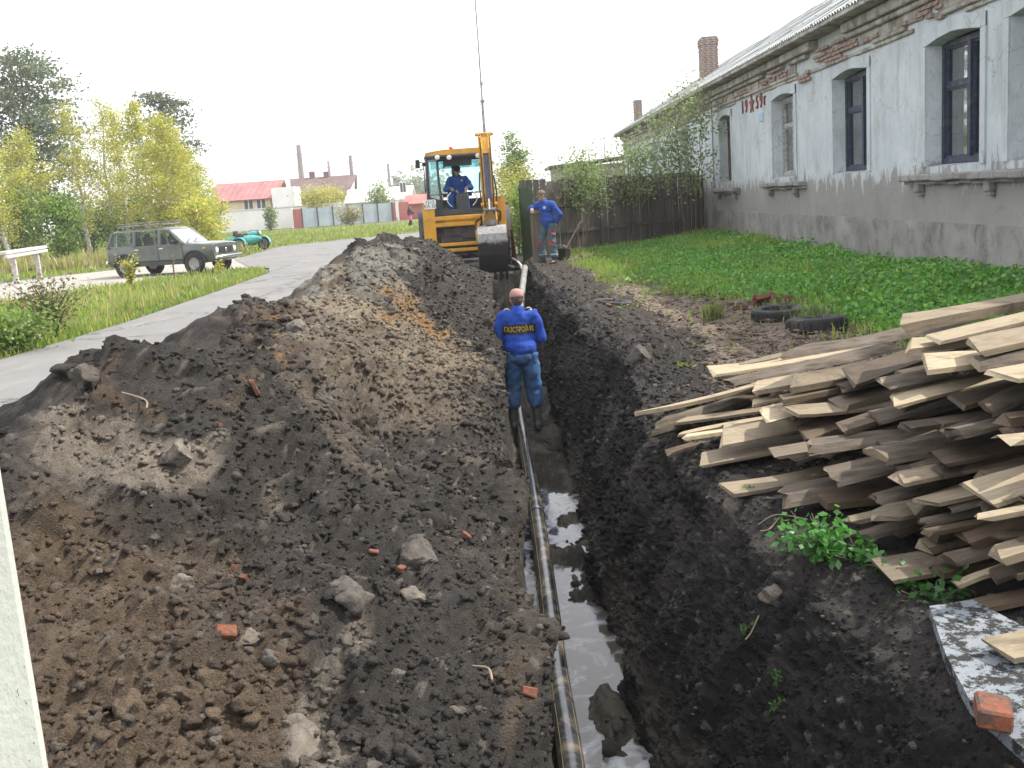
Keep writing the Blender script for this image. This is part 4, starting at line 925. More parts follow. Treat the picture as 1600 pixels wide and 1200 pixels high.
def hand(pr_, w, d, n, side, curl, s=1.0):
    """palm, four unequal bent fingers and a thumb"""
    d = Vector(d).normalized(); n = Vector(n); n = (n - d * n.dot(d)).normalized(); x = d.cross(n).normalized() * side
    w = Vector(w); pc = w + d * .05 * s
    pr_ += [('c', w, w + d * .03 * s, .026 * s, .028 * s), ('c', pc - x * .022 * s, pc - x * .022 * s + d * .035 * s, .016 * s, .014 * s), ('c', pc, pc + d * .04 * s, .017 * s, .015 * s), ('c', pc + x * .022 * s, pc + x * .022 * s + d * .035 * s, .016 * s, .014 * s)]
    for k, L in enumerate((.068, .078, .072, .056)):
        a = pc + d * .043 * s + x * (-.030 + .020 * k) * s; q = curl
        e1 = a + (d * math.cos(q * .7) + n * math.sin(q * .7)) * L * .5 * s; e2 = e1 + (d * math.cos(q * 1.7) + n * math.sin(q * 1.7)) * L * .5 * s
        pr_ += [('c', a, e1, .0095 * s, .009 * s), ('c', e1, e2, .009 * s, .0075 * s)]
    t0 = pc - x * .03 * s - d * .02 * s; t1 = t0 - x * .022 * s + d * .03 * s + n * .012 * s; t2 = t1 + d * .026 * s + n * .022 * s * (.4 + curl)
    pr_ += [('c', t0, t1, .013 * s, .011 * s), ('c', t1, t2, .0105 * s, .0085 * s)]
def person(name, label, loc, rz, J, skin=(.42, .25, .18), jacket=(.02, .07, .36), trousers=(.04, .08, .14), boots=(.05, .055, .05), cap=None, capdir=0, hair=True, boot_h=.34, voxel=.011, legr=1.0, paint_jacket=None, paint_trousers=None, glove=None, tails=.0, group=None):
    root = thing(name, label, 'person', loc, rz, group)
    H, N_, C_, P_ = J['head'], J['neck'], J['chest'], J['pelvis']; hy, hp = J.get('look', 0), J.get('nod', 0)
    hr = RZ(hy) @ RX(hp)
    def h(x, y, z): return Vector(H) + hr @ Vector((x, y, z))
    body = [('e', H, (.073, .092, .108), hr), ('e', h(0, -.035, -.055), (.055, .058, .062), hr), ('e', h(0, -.097, -.012), (.013, .022, .024), hr), ('c', h(0, -.085, .02), h(0, -.102, -.018), .009, .012),
            ('e', h(-.076, .005, -.01), (.012, .022, .033), hr), ('e', h(.076, .005, -.01), (.012, .022, .033), hr), ('c', h(-.018, -.088, -.055), h(.018, -.088, -.055), .009, .009), ('e', h(0, -.082, -.092), (.025, .02, .02), hr), ('c', h(-.03, -.082, .028), h(.03, -.082, .028), .011, .011),
            ('c', h(0, .02, -.06), N_, .055, .062), ('c', N_, C_, .065, .10), ('c', C_, P_, .10, .11)]
    jk = [('e', C_, (.19, .13, .175)), ('c', Vector(C_) * .5 + Vector(P_) * .5, P_, .15, .155), ('e', Vector(C_) * .45 + Vector(P_) * .55, (.185, .145, .2)), ('e', Vector(P_) + V3(0, 0, .06), (.205, .178, .135)), ('c', V3(*N_) + V3(0, .01, .015), V3(*N_) + V3(0, .0, -.05), .068, .10)]
    tr = [('e', V3(*P_) + V3(0, .01, .02), (.17, .14, .13)), ('e', V3(*P_) + V3(0, .02, -.05), (.16, .14, .12))]
    bt = [[], []]
    for s, k in ((-1, 'R'), (1, 'L')):
        sh, el, wr_, hd, pn = J['sh' + k], J['el' + k], J['wr' + k], J['hd' + k], J.get('pn' + k, (0, 0, -1))
        body += [('c', sh, el, .055, .042), ('c', el, wr_, .042, .030), ('c', C_, sh, .085, .058)]
        hand(body, wr_, hd, pn, s, J.get('curl' + k, .7))
        jk += [('c', C_ if isinstance(C_, Vector) else Vector(C_) + V3(s * .05, 0, .07), sh, .12, .078), ('c', sh, el, .078, .066), ('c', el, Vector(el).lerp(Vector(wr_), .93), .066, .047)]
        hp_, kn, an, td = J['hip' + k], J['kn' + k], J['an' + k], J.get('toe' + k, (s * .2, -1, 0))
        td = Vector(td).normalized()
        body += [('c', hp_, kn, .078, .055), ('c', kn, an, .055, .038), ('c', an, Vector(an) + td * .16 - V3(0, 0, .05), .04, .03), ('c', P_, hp_, .10, .075)]
        up = Vector(kn).lerp(Vector(an), .97 if boot_h < .2 else max(.2, 1 - (boot_h - .1) / .42))
        tr += [('c', hp_, kn, .115 * legr, .092 * legr), ('c', kn, up, .092 * legr, .082 if boot_h < .2 else .098)]
        A = Vector(an); q = A.lerp(Vector(kn), min(.95, boot_h / .44)) if boot_h > .2 else A + V3(0, 0, .05)
        bt[s > 0] = [('c', A, q, .055, .064), ('c', A + V3(0, 0, -.02) - td * .02, A + td * .15 + V3(0, 0, -.045), .056, .044), ('e', A + V3(0, 0, -.06) - td * .015, (.05, .05, .032))]
    bm_, P = blob(body, .009 if voxel < .012 else voxel * .75, 2)
    c = np.tile(np.array(skin), (len(P), 1)) * (1 + .1 * vnoise(P[:, 0] * 20, P[:, 1] * 20, P[:, 2] * 20, 3))[:, None]
    if glove is not None:
        for k in 'RL': c[np.linalg.norm(P - np.array(J['wr' + k]) - .04 * np.array(Vector(J['hd' + k]).normalized()), axis=1) < .15] = glove
    tint(bm_, c); body_o = link('body', bm_, M['skin'], root)
    e = MB()
    for s in (-1, 1): e.sphere(h(s * .029, -.083, .008), .0115, 5)
    e.build('eyes', M['eye'], body_o)
    if hair: link('hair', blob([('e', h(0, .016, .02), (.079, .092, .098), hr), ('e', h(0, .045, -.025), (.066, .062, .07), hr)] + ([('c', h(0, .06, 0), h(0, .08, -.17), .07, .05)] if hair == 'long' else []), .01, 2, .003)[0], M['hair'], body_o)
    me, P = blob(jk, voxel, 3, .012, 5, 6.5); c = np.tile(np.array(jacket), (len(P), 1)); c = c if paint_jacket is None else paint_jacket(P, c); tint(me, c); jo = link('jacket', me, M['cloth'], root)
    me, P = blob(tr, voxel, 3, .015, 9, 6); c = np.tile(np.array(trousers), (len(P), 1)); c = c if paint_trousers is None else paint_trousers(P, c); tint(me, c); link('trousers', me, M['cloth'], root)
    for q in bt:
        me, P = blob(q, voxel, 2); tint(me, np.tile(np.array(boots), (len(P), 1))); link('boot', me, M['rubber_boot'], root)
    if cap is not None:
        hc = RZ(hy + capdir) @ RX(hp)
        def hh(x, y, z): return Vector(H) + hc @ Vector((x, y, z))
        b = MB(); pr_ = [(.001, .128), (.035, .124), (.062, .108), (.08, .082), (.088, .05), (.089, .022), (.086, .018)]
        k = 20; V = [hh(r_ * math.cos(6.2832 * j / k), r_ * 1.17 * math.sin(6.2832 * j / k) + .008, z) for r_, z in pr_ for j in range(k)]
        b.add(V, [(i * k + j, i * k + (j + 1) % k, (i + 1) * k + (j + 1) % k, (i + 1) * k + j) for i in range(len(pr_) - 1) for j in range(k)])
        me = b.mesh('cap', 1.0); tint(me, np.tile(np.array(cap), (len(me.vertices), 1))); co = link('cap', me, M['cloth'], root)
        b = MB(); K = 9; top = []
        for w in (0, 1):
            for j in range(K):
                a = R(-62 + 124 * j / (K - 1)); rr = 1 if not w else 1.62 + .2 * math.cos(a); top.append(hh(.086 * math.sin(a) * (1 if not w else 1.05), -.098 * math.cos(a) * rr + .008, .028 - w * .022 * math.cos(a)))
        low = [p - Vector((0, 0, .006)) for p in top]; n_ = 2 * K
        b.add(top + low, [(j, j + 1, K + j + 1, K + j) for j in range(K - 1)] + [(n_ + j, n_ + j + 1, n_ + K + j + 1, n_ + K + j) for j in range(K - 1)] + [(K + j, K + j + 1, n_ + K + j + 1, n_ + K + j) for j in range(K - 1)])
        me = b.mesh('brim', 1.0); tint(me, np.tile(np.array(cap) * .9, (len(me.vertices), 1))); link('brim', me, M['cloth'], co)
    return root, jo
def onto(txt, size, jo, fwd, up, org, m, parent, name='lettering', lift=.013, sx=1.0):
    """flat lettering laid onto a garment: each point is dropped along fwd onto its surface"""
    me = text_mesh(txt, size, .0); fwd, up, org = Vector(fwd), Vector(up), Vector(org); right = fwd.cross(up).normalized()
    bm = bmesh.new(); bm.from_mesh(me); bmesh.ops.triangulate(bm, faces=bm.faces); bmesh.ops.subdivide_edges(bm, edges=[e for e in bm.edges if e.calc_length() > .02], cuts=1); bm.to_mesh(me); bm.free()
    tree_ = BVHTree.FromPolygons([v.co for v in jo.data.vertices], [p.vertices for p in jo.data.polygons])
    hits = []
    for v in me.vertices:
        o = org + right * v.co.x * sx + up * v.co.y; hit = tree_.ray_cast(o - fwd * .6, fwd)[0]
        hits.append(hit if hit is not None else o)
    A = np.array([[1, o_.dot(right), o_.dot(right) ** 2, o_.dot(up)] for o_ in hits]); d_ = np.array([o_.dot(fwd) for o_ in hits]); cf = np.linalg.lstsq(A, d_, rcond=None)[0]; off = float((A @ cf - d_).max()) + lift * .4
    for v, o_, a_ in zip(me.vertices, hits, A): v.co = o_ + fwd * (float(a_ @ cf) - off - o_.dot(fwd))
    me.materials.clear(); return link(name, me, m, parent)
M['yellow_print'] = mat('yellow_print', (.75, .52, .04), .6, var=.1, bmp=0)
# the worker standing in the trench, seen from behind
def band(P, c):
    m = (np.abs(P[:, 2] - 1.265) < .062) & (P[:, 1] > -.02) & (np.abs(P[:, 0]) < .205); c = c.copy(); c[m] = (.022, .028, .05); return c
def thighs(P, c): 
    c = c.copy(); f = sstep(-.1, .4, fbm(P[:, 0] * 6, P[:, 1] * 6, P[:, 2] * 4, oct=3, seed=4))[:, None]; return c * (1 - .28 * f) + .28 * f * np.array((.10, .12, .14))
J1 = dict(head=(0, -.03, 1.615), neck=(0, .005, 1.475), chest=(0, .0, 1.29), pelvis=(0, .02, .98), nod=R(12), shR=(-.185, .01, 1.41), shL=(.185, .01, 1.41), elR=(-.265, -.01, 1.13), elL=(.265, -.01, 1.13), wrR=(-.19, -.19, 1.38), wrL=(.19, -.19, 1.38),
          hdR=(.35, -.25, .8), hdL=(-.35, -.25, .8), pnR=(.6, .3, 0), pnL=(-.6, .3, 0), curlR=1.0, curlL=1.0, hipR=(-.095, .02, .93), hipL=(.095, .02, .93), knR=(-.135, -.03, .50), knL=(.125, -.03, .50), anR=(-.155, .02, .09), anL=(.145, .0, .09))
q = gz(820, 684, -1.11)
w1_, j1 = person('person', 'worker in blue lettered jacket standing in the trench astride the pipe, seen from behind', (q[0] + .02, 12.45, -1.075), R(180), J1, cap=(.42, .24, .21), capdir=R(0), jacket=(.013, .062, .36), trousers=(.038, .115, .27), boots=(.07, .075, .07), boot_h=.37, paint_jacket=band, paint_trousers=thighs, glove=np.array((.5, .46, .4)))
onto('ГАЗСТРОЙ-92', .088, j1, (0, -1, 0), (0, 0, 1), (0, 0, 1.265), M['yellow_print'], j1, sx=.60)
b = MB(); b.tube([(.035, .095, 1.63), (0, .1, 1.632), (-.035, .095, 1.63)], .007, 6); b.build('cap_strap', M['black'], w1_)
# the worker resting on the post by the fence
def knees(P, c):
    c = c.copy(); m = (np.abs(P[:, 2] - .50) < .08) & (P[:, 1] < .0) & (np.abs(np.abs(P[:, 0]) - .16) < .06); c[m] = (.30, .045, .05); m = (P[:, 2] > .70) & (P[:, 2] < .82) & (P[:, 0] > .14); c[m] = (.16, .06, .055); m = np.abs(P[:, 2] - .235) < .018; c[m] = (.36, .40, .42); return c
J2 = dict(head=(-.05, -.06, 1.655), neck=(-.02, -.02, 1.515), chest=(0, .0, 1.33), pelvis=(0.02, .05, 1.0), look=R(-14), nod=R(12), shR=(-.19, -.04, 1.44), shL=(.19, .04, 1.44), elR=(-.27, -.24, 1.345), elL=(.33, .15, 1.17), wrR=(-.10, -.40, 1.375), wrL=(.215, .12, .98), hdR=(.45, -.35, -.55), hdL=(-.3, -.2, -.8), pnR=(-.5, .5, -.3), pnL=(-1, 0, 0), curlR=.6,
          hipR=(-.09, .05, .95), hipL=(.11, .05, .95), knR=(-.16, -.06, .51), knL=(.16, .01, .51), anR=(-.20, .04, .09), anL=(.17, .03, .09))
w2_, j2 = person('person', 'worker in blue jacket and brown cap leaning on the post beside the plank fence', (1.10, 25.42, 0.09), R(-44), J2, cap=(.17, .12, .09), jacket=(.018, .065, .30), trousers=(.06, .10, .125), boots=(.035, .035, .035), boot_h=.22, paint_trousers=knees, voxel=.014, legr=.86)
for o in list(w2_.children): pass
onto('●', .10, j2, (0, 1, 0), (0, 0, 1), (.08, 0, 1.36), M['plaque'], j2, 'badge')
# the operator on the excavator seat
J3 = dict(head=(.0, -.10, 1.115), neck=(0, -.04, .975), chest=(0, -.02, .79), pelvis=(0, .03, .47), nod=R(8), shR=(-.19, -.03, .90), shL=(.19, -.03, .90), elR=(-.32, -.14, .66), elL=(.34, -.14, .66), wrR=(-.16, -.40, .68), wrL=(.22, -.40, .68), hdR=(.1, -.8, -.2), hdL=(-.05, -.8, -.2), curlR=1.3, curlL=1.3,
          hipR=(-.10, .0, .43), hipL=(.10, .0, .43), knR=(-.19, -.40, .46), knL=(.17, -.40, .46), anR=(-.19, -.40, .08), anL=(.18, -.42, .08))
w3_, j3 = person('person', 'operator in blue overalls and dark cap sitting in the excavator cab', (-1.02, 27.10, 1.40), 0, J3, cap=(.02, .02, .025), jacket=(.02, .08, .32), trousers=(.02, .09, .36), boots=(.03, .03, .03), boot_h=.15, voxel=.016)
onto('■', .06, j3, (0, 1, 0), (0, 0, 1), (.10, 0, .86), M['yellow_print'], j3, 'badge')
# the woman walking away down the far road
q = gz(642, 353)
J4 = dict(head=(0, -.02, 1.53), neck=(0, 0, 1.40), chest=(0, 0, 1.22), pelvis=(0, .01, .92), shR=(-.17, 0, 1.33), shL=(.17, 0, 1.33), elR=(-.2, .05, 1.08), elL=(.22, -.1, 1.08), wrR=(-.2, -.05, .86), wrL=(.34, -.25, 1.02), hdR=(0, -.1, -1), hdL=(.6, -.5, 0), hipR=(-.09, 0, .88), hipL=(.09, 0, .88), knR=(-.09, -.12, .48), knL=(.09, .04, .47), anR=(-.09, -.14, .08), anL=(.09, .22, .12))
def skirt(P, c): c = c.copy(); c[P[:, 2] > .50] = (.62, .10, .22); return c
person('person', 'woman with dark hair in dark jacket and pink skirt walking on the far road', (q[0], q[1], -.02), R(60), J4, hair='long', jacket=(.03, .025, .03), trousers=(.03, .03, .035), boots=(.03, .03, .03), boot_h=.15, voxel=.02, paint_trousers=skirt)
# ================================================================== BACKHOE LOADER
M['yellow'] = mat('yellow_enamel', (.62, .30, .015), .42, c2=(.70, .36, .025), scale=2.5, fine=80, bmp=.05, coat=.2, dirt=(.20, .13, .06), dirt_amt=.30)
M['cab_grey'] = mat('cab_grey', (.045, .05, .058), .5, c2=(.07, .075, .085), scale=3)
M['cab_glass'] = glass('cab_glass', (.72, .86, .86), .07)
M['blue_visor'] = glass('tinted_strip', (.45, .72, .76), .08)
M['lens_red'] = mat('red_lens', (.45, .01, .01), .25, var=.1)
M['lens_white'] = mat('white_lens', (.7, .7, .68), .2, var=.1)
M['white_paint'] = mat('white_paint', (.72, .72, .70), .5, var=.08, dirt=(.35, .32, .28), dirt_amt=.2)
M['mud_steel'] = mat('muddy_steel', (.16, .155, .15), .55, c2=(.33, .325, .31), scale=4, metal=.25, fine=30, bmp=.4, dirt=(.06, .05, .045), dirt_amt=.6)
def bucket_mat():
    m, t, n, l, b = _new('worn_bucket_steel'); tc = N(t, 'ShaderNodeTexCoord').outputs['Object']; sx = N(t, 'ShaderNodeSeparateXYZ'); l.new(tc, sx.inputs[0])
    g = noise(t, mapv(t, tc, (3, 3, .8)), 5, 6, .7); w = noise(t, tc, 4, 5, .7); ad = N(t, 'ShaderNodeMath', operation='MULTIPLY_ADD'); l.new(w, ad.inputs[0]); ad.inputs[1].default_value = .35; l.new(sx.outputs['Z'], ad.inputs[2])
    c = mixc(t, ramp(t, g, .3, .7), (.20, .195, .19), (.40, .395, .385)); c = mixc(t, ramp(t, ad.outputs[0], .86, .96), (.022, .020, .018), c)          # caked with mud below
    l.new(c, b.inputs['Base Color']); b.inputs['Roughness'].default_value = .6; b.inputs['Metallic'].default_value = .15; bump(t, w, b, .5, .03); M['bucket_steel'] = m
bucket_mat()
M['dark_steel'] = mat('dark_steel', (.035, .033, .032), .6, c2=(.06, .055, .05), scale=5, dirt=(.10, .085, .07), dirt_amt=.5)
M['ram'] = mat('ram_barrel', (.05, .06, .085), .35, c2=(.08, .09, .12), scale=4)
M['plate'] = mat('plate_white', (.72, .73, .73), .4, var=.06)
M['seat'] = mat('seat_fabric', (.03, .03, .035), .8)
def wheel(parent, c, r, w, rim_r, axis='x', lug=True, rim='yellow', name='wheel', n=28):
    """tyre with tread and a dished rim; the axle runs along axis"""
    Mx = RY(R(90)) if axis == 'x' else RX(R(90))
    b = MB(); h = w / 2; pf = [(rim_r, -h * .8), (rim_r + .02 * r, -h * .92), (r * .86, -h), (r * .955, -h * .86), (r, -h * .5), (r, h * .5), (r * .955, h * .86), (r * .86, h), (rim_r + .02 * r, h * .92), (rim_r, h * .8)]
    b.lathe(pf, n, Mx, closed=True)
    k = 18 if lug else 0
    for i in range(k):
        for s in (-1, 1):
            a = 2 * math.pi * (i + (.5 if s > 0 else 0)) / k; m = Mx @ RZ(a)
            b.box(m @ Vector((r + .012, 0, s * h * .48)), (.05, .07 * r / .7, h * 1.0), M=m @ RX(s * R(28)))
    t = b.build('tyre', M['rubber'], None, .6)
    wo_ = MB(); wo_.lathe([(rim_r * .98, -h * .8), (rim_r, -h * .82), (rim_r * .9, -h * .62), (rim_r * .55, -h * .52), (rim_r * .3, -h * .56), (rim_r * .3, h * .2), (rim_r * .98, h * .8)], n, Mx)
    for i in range(6): a = i * math.pi / 3; wo_.box(Mx @ Vector((rim_r * .38 * math.cos(a), rim_r * .38 * math.sin(a), -h * .36)), (.035, .035, .035))
    o = wo_.build(name, M[rim], parent, .6); o.location = c; t.parent = o; return o
bh = thing('backhoe_loader', 'yellow backhoe excavator seen from behind at the far end of the trench', 'excavator', (-.88, 26.0, 0), R(3))
# local frame: x right, y forward (away from the camera), z up
def part(name, m, fn, parent=None, smooth=R(35)): b = MB(); fn(b); return b.build(name, M[m], parent or bh, smooth)
HW = 1.02
def frame(b):
    for s in (-1, 1):
        x = s * (HW - .14)
        b.prism([(x - .15, .66), (x + .15, .66), (x + .15, 1.72 if s < 0 else 1.79), (x - .15, 1.72 if s < 0 else 1.79)], .02, .32, 'y')
    for z in (1.345, 1.19): b.box((-.06, .08, z), (1.5, .10, .095), bev=.012)
    for z in (.70, .555): b.box((-.06, .08, z), (1.5, .10, .085), bev=.012)
    b.box((-.06, .24, 1.27), (1.46, .05, .28)); b.box((.27, .10, .96), (.06, .08, .42))
part('rear_frame', 'yellow', frame, smooth=None)
part('frame_recess', 'dark_steel', lambda b: (b.box((-.06, .30, .95), (1.5, .06, .60)), b.box((-.35, .20, .82), (.55, .08, .16), bev=.02), b.box((.25, .22, .98), (.4, .08, .36), bev=.04), b.tube([(-.4, .16, .93), (-.1, .14, .90)], .018, 6)))
for s in (-1, 1):
    part('stabiliser', 'dark_steel', lambda b: (b.box((s * (HW - .14), .17, .40), (.20, .20, .6)), b.box((s * (HW - .14), .17, .06), (.34, .40, .05), bev=.015)), smooth=None)
    tl = part('tail_light', 'dark_steel', lambda b: b.box((s * (HW - .09), .0, .80), (.17, .05, .16), bev=.01)); part('lens', 'lens_red', lambda b: b.box((s * (HW - .09), -.03, .78), (.10, .03, .07), bev=.008), tl)
for s in (-1, 1): wheel(bh, (s * .92, 1.05, .72), .72, .42, .38, 'x')
for s in (-1, 1): wheel(bh, (s * .88, 3.2, .46), .46, .30, .25, 'x')
for s in (-1, 1): part('fender', 'cab_grey', lambda b: b.prism([(.35 + .95 * math.cos(a) * .8 + .7, .72 + .86 * math.sin(a)) for a in np.linspace(R(15), R(165), 10)] + [(.35 + .95 * math.cos(a) * .78 + .7, .72 + .82 * math.sin(a)) for a in np.linspace(R(165), R(15), 10)], s * .78, s * 1.16, 'x'))
part('chassis', 'dark_steel', lambda b: (b.box((0, 2.0, .62), (.8, 3.6, .34)), b.box((0, .9, .8), (1.2, 1.2, .5)), b.box((0, .72, .72), (1.9, .16, .16)), b.box((0, 3.2, .46), (1.7, .14, .14))), smooth=None)
part('bonnet', 'yellow', lambda b: (b.box((0, 2.95, 1.25), (.86, 1.5, .66), bev=.06), b.box((0, 3.75, 1.12), (.82, .12, .60), bev=.02)))
for s in (-1, 1): part('loader_arm', 'yellow', lambda b: b.prism([(1.9, 1.25), (2.05, 1.5), (3.6, 1.1), (4.25, .5), (4.1, .38), (3.5, .85)], s * .52, s * .66, 'x'), smooth=None)
part('loader_bucket', 'mud_steel', lambda b: b.prism([(4.2, .12), (5.0, .06), (5.0, .10), (4.3, .2), (4.22, .8), (4.45, 1.02), (4.4, 1.05), (4.14, .85), (4.12, .2)], -1.14, 1.14, 'x'), smooth=None)
# --- cab
CX = -.12                                          # cab centre
cabx0, cabx1 = -.86, .72
def pillars(b):
    for x in (cabx0, cabx1): b.tube([(x, .26, 1.70), (x + .005 * 0, .22, 2.3), (x + (.03 if x < 0 else -.03), .34, 2.86)], .035, 8); b.tube([(x, 1.72, 1.5), (x + (.03 if x < 0 else -.03), 1.62, 2.86)], .04, 8); b.tube([(x, .95, 1.5), (x + (.02 if x < 0 else -.02), .98, 2.86)], .03, 8)
    b.tube([(cabx0 + .33, .20, 1.62), (cabx0 + .29, .20, 2.2), (cabx0 + .28, .30, 2.84)], .032, 8)      # the rear door post
    b.box((CX + .05, .34, 2.83), (1.54, .10, .09)); b.box((CX + .05, 1.65, 2.83), (1.5, .08, .08)); b.box((CX + .05, 1.70, 1.95), (1.52, .05, .04)); b.tube([(-.17, 1.68, 1.5), (-.17, 1.66, 2.83)], .05, 6)
    for x in (cabx0, cabx1): b.box((x, 1.0, 2.84), (.06, 1.3, .07)); b.box((x, 1.0, 1.62), (.07, 1.4, .26))
part('cab_frame', 'cab_grey', pillars)
def lower(b):
    b.prism([(cabx0 - .04, 1.44), (cabx1 + .05, 1.44), (cabx1 + .05, 1.60), (.45, 1.56), (-.35, 1.56), (-.5, 1.64), (-.56, 1.80), (cabx0 - .04, 1.92)], .20, .27, 'y')
    b.box((CX, 1.0, 1.40), (1.62, 1.5, .07)); b.box((CX + .05, 1.74, 1.55), (1.5, .08, .5))
part('cab_base', 'cab_grey', lower, smooth=None)
part('roof', 'yellow', lambda b: (b.prism([(cabx0 - .02, 2.88), (cabx1 + .05, 2.90), (cabx1 + .05, 2.98), (.5, 3.02), (-.4, 3.02), (cabx0 + .02, 2.97)], .20, 1.78, 'y'),), smooth=None)
part('headlining', 'cab_grey', lambda b: (b.box((CX + .05, 1.0, 2.865), (1.50, 1.35, .03)), b.box((CX + .05, .62, 2.72), (.72, .08, .20), bev=.02), b.box((CX + .05, .22, 2.86), (1.5, .12, .07), bev=.02)))
for x in (-.56, -.27, .44, .66): 
    wl = part('work_light', 'black', lambda b: b.lathe([(.02, .05), (.07, .03), (.075, -.02), (.066, -.025)], 14, RX(R(-90)), (x, .15, 2.84 if abs(x) > .5 else 2.82))); part('lens', 'lens_white', lambda b: b.lathe([(.062, -.026), (.04, -.036), (.01, -.04)], 14, RX(R(-90)), (x, .13, 2.84 if abs(x) > .5 else 2.82)), wl)
def pane(poly, y0, y1, m='cab_glass', nm='cab_window'): part(nm, m, lambda b: b.prism(poly, y0, y1, 'y'), smooth=None)
pane([(cabx0 + .03, 1.93), (cabx0 + .30, 1.80), (cabx0 + .27, 2.80), (cabx0 + .06, 2.80)], .265, .27)
pane([(-.80, 1.98), (.68, 1.98), (.68, 2.78), (-.80, 2.78)], 1.67, 1.674)
part('sun_strip', 'blue_visor', lambda b: b.prism([(-.76, 2.60), (.64, 2.60), (.64, 2.79), (-.76, 2.79)], 1.60, 1.604, 'y'), smooth=None)
for x in (cabx0 - .005, cabx1 + .005): part('cab_window', 'cab_glass', lambda b: b.prism([(.34, 1.78), (1.64, 1.78), (1.58, 2.80), (.40, 2.80)], x, x + .004, 'x'), smooth=None)
part('seat', 'seat', lambda b: (b.box((-.12, 1.12, 1.66), (.50, .50, .14), bev=.05), b.box((-.12, 1.40, 2.02), (.50, .13, .66), bev=.06), b.box((-.12, 1.15, 1.50), (.3, .3, .2)), b.box((-.44, 1.05, 1.90), (.10, .4, .08), bev=.03), b.box((.20, 1.05, 1.90), (.10, .4, .08), bev=.03)))
part('control_tower', 'cab_grey', lambda b: (b.box((-.02, .52, 1.66), (.32, .26, .50), bev=.03), b.box((-.02, .54, 1.93), (.28, .2, .05), bev=.02)))
for s in (-1, 1):
    lv = part('lever', 'chrome', lambda b: b.tube([(-.02 + s * .08, .56, 1.92), (-.02 + s * .12, .60, 2.02), (-.10 + s * .17, .68, 1.97)], .012, 6)); part('knob', 'black', lambda b: b.sphere((-.10 + s * .17, .68, 1.97), .028, 5), lv)
st = part('steering_wheel', 'black', lambda b: b.lathe([(.17, -.015), (.2, 0), (.17, .015), (.15, 0)], 18, RX(R(-35)), (-.1, 1.55, 2.02), closed=True))
for s in (-1, 1): part('hose_loop', 'chrome', lambda b: b.tube([(-.02 + s * (.26 + .12 * math.sin(a)), .50 + .02 * s, 1.62 + .36 * a / 3.1) for a in np.linspace(0, 3.1, 9)], .016, 6))
mi = part('mirror', 'black', lambda b: b.box((-1.06, .45, 2.72), (.11, .06, .21), bev=.025)); part('mirror_arm', 'black', lambda b: (b.tube([(-1.06, .48, 2.72), (-.98, .5, 2.76), (cabx0, .45, 2.70)], .014, 6), b.tube([(cabx0 - .05, .30, 2.70), (cabx0 - .06, .28, 2.0)], .013, 6), b.sphere((cabx0 - .04, .30, 2.70), .055, 5), b.sphere((cabx0 - .02, .28, 2.08), .05, 5)), mi)
part('beacon', 'lens_red', lambda b: b.lathe([(.05, 0), (.05, .08), (.03, .1)], 10, c=(-.2, 1.1, 3.02)))
pl = part('number_plate', 'plate', lambda b: b.prism([(-.96, 1.60), (-.70, 1.60), (-.68, 1.62), (-.68, 1.81), (-.70, 1.83), (-.96, 1.83), (-.98, 1.81), (-.98, 1.62)], -.012, .0, 'y'), smooth=None)
for tx, z in (('1515', 1.765), ('КА 50', 1.668)):
    o = link('digits', text_mesh(tx, .118, .002), M['black'], pl); o.location = (-.83, -.0155, z); o.rotation_euler = (R(90), 0, 0)
# --- digging arm, folded upright on the sideshift carriage
AX = .61
part('carriage', 'dark_steel', lambda b: (b.box((AX, -.02, .96), (.46, .10, .80), bev=.02), b.tube([(AX - .26, -.1, .78), (AX - .26, -.1, 1.2)], .05, 10), b.box((AX - .02, -.14, 1.02), (.30, .20, .5), bev=.03)))
def king(b):
    for s in (-1, 1): b.prism([(-.1, .70), (-.42, .80), (-.46, 1.25), (-.28, 1.42), (-.08, 1.38)], AX + s * .16 - .02, AX + s * .16 + .02, 'x')
part('king_post', 'yellow', king, smooth=None)
part('slew_arc', 'yellow', lambda b: b.tube([(AX - .24 - .10 * math.sin(a), -.12, .60 + .62 * a / 3.1) for a in np.linspace(0, 3.1, 10)], .04, 8))
part('slew_hose', 'black', lambda b: (b.tube([(AX - .2, -.15, 1.30), (AX - .35, -.2, 1.22), (AX - .36, -.2, 1.05), (AX - .22, -.18, .98)], .022, 6), b.tube([(AX + .16, -.1, 1.5), (AX + .28, -.05, 1.42), (AX + .26, -.05, 1.2)], .025, 6), b.tube([(AX + .17, -.2, 2.3), (AX + .21, -.26, 1.9), (AX + .18, -.3, 1.5)], .018, 6), b.tube([(AX - .17, -.2, 2.4), (AX - .20, -.26, 2.0), (AX - .17, -.3, 1.6)], .018, 6)))
def boom(b):                                        # two side webs and a back plate
    pr_ = [(-.20, 1.25), (-.42, 1.35), (-.36, 2.2), (-.30, 3.28), (-.10, 3.36), (.06, 2.7), (.02, 2.0)]
    for s in (-1, 1): b.prism(pr_, AX + s * .135 - .015, AX + s * .135 + .015, 'x')
    b.box((AX, -.02, 2.3), (.25, .03, 1.9), M=None); b.box((AX, -.30, 3.16), (.20, .03, .30))
part('boom', 'yellow', boom, smooth=None)
part('boom_gap_shade', 'black', lambda b: [(b.tube([(AX + s * .105, -.40, 3.1), (AX + s * .112, -.52, 2.6), (AX + s * .108, -.60, 1.9), (AX + s * .10, -.62, 1.4)], .022, 6), b.tube([(AX + s * .118, -.14, 3.0), (AX + s * .12, -.16, 1.5)], .014, 5)) for s in (-1, 1)] and None)  # black tubes added to darken the shaded gaps between the boom webs
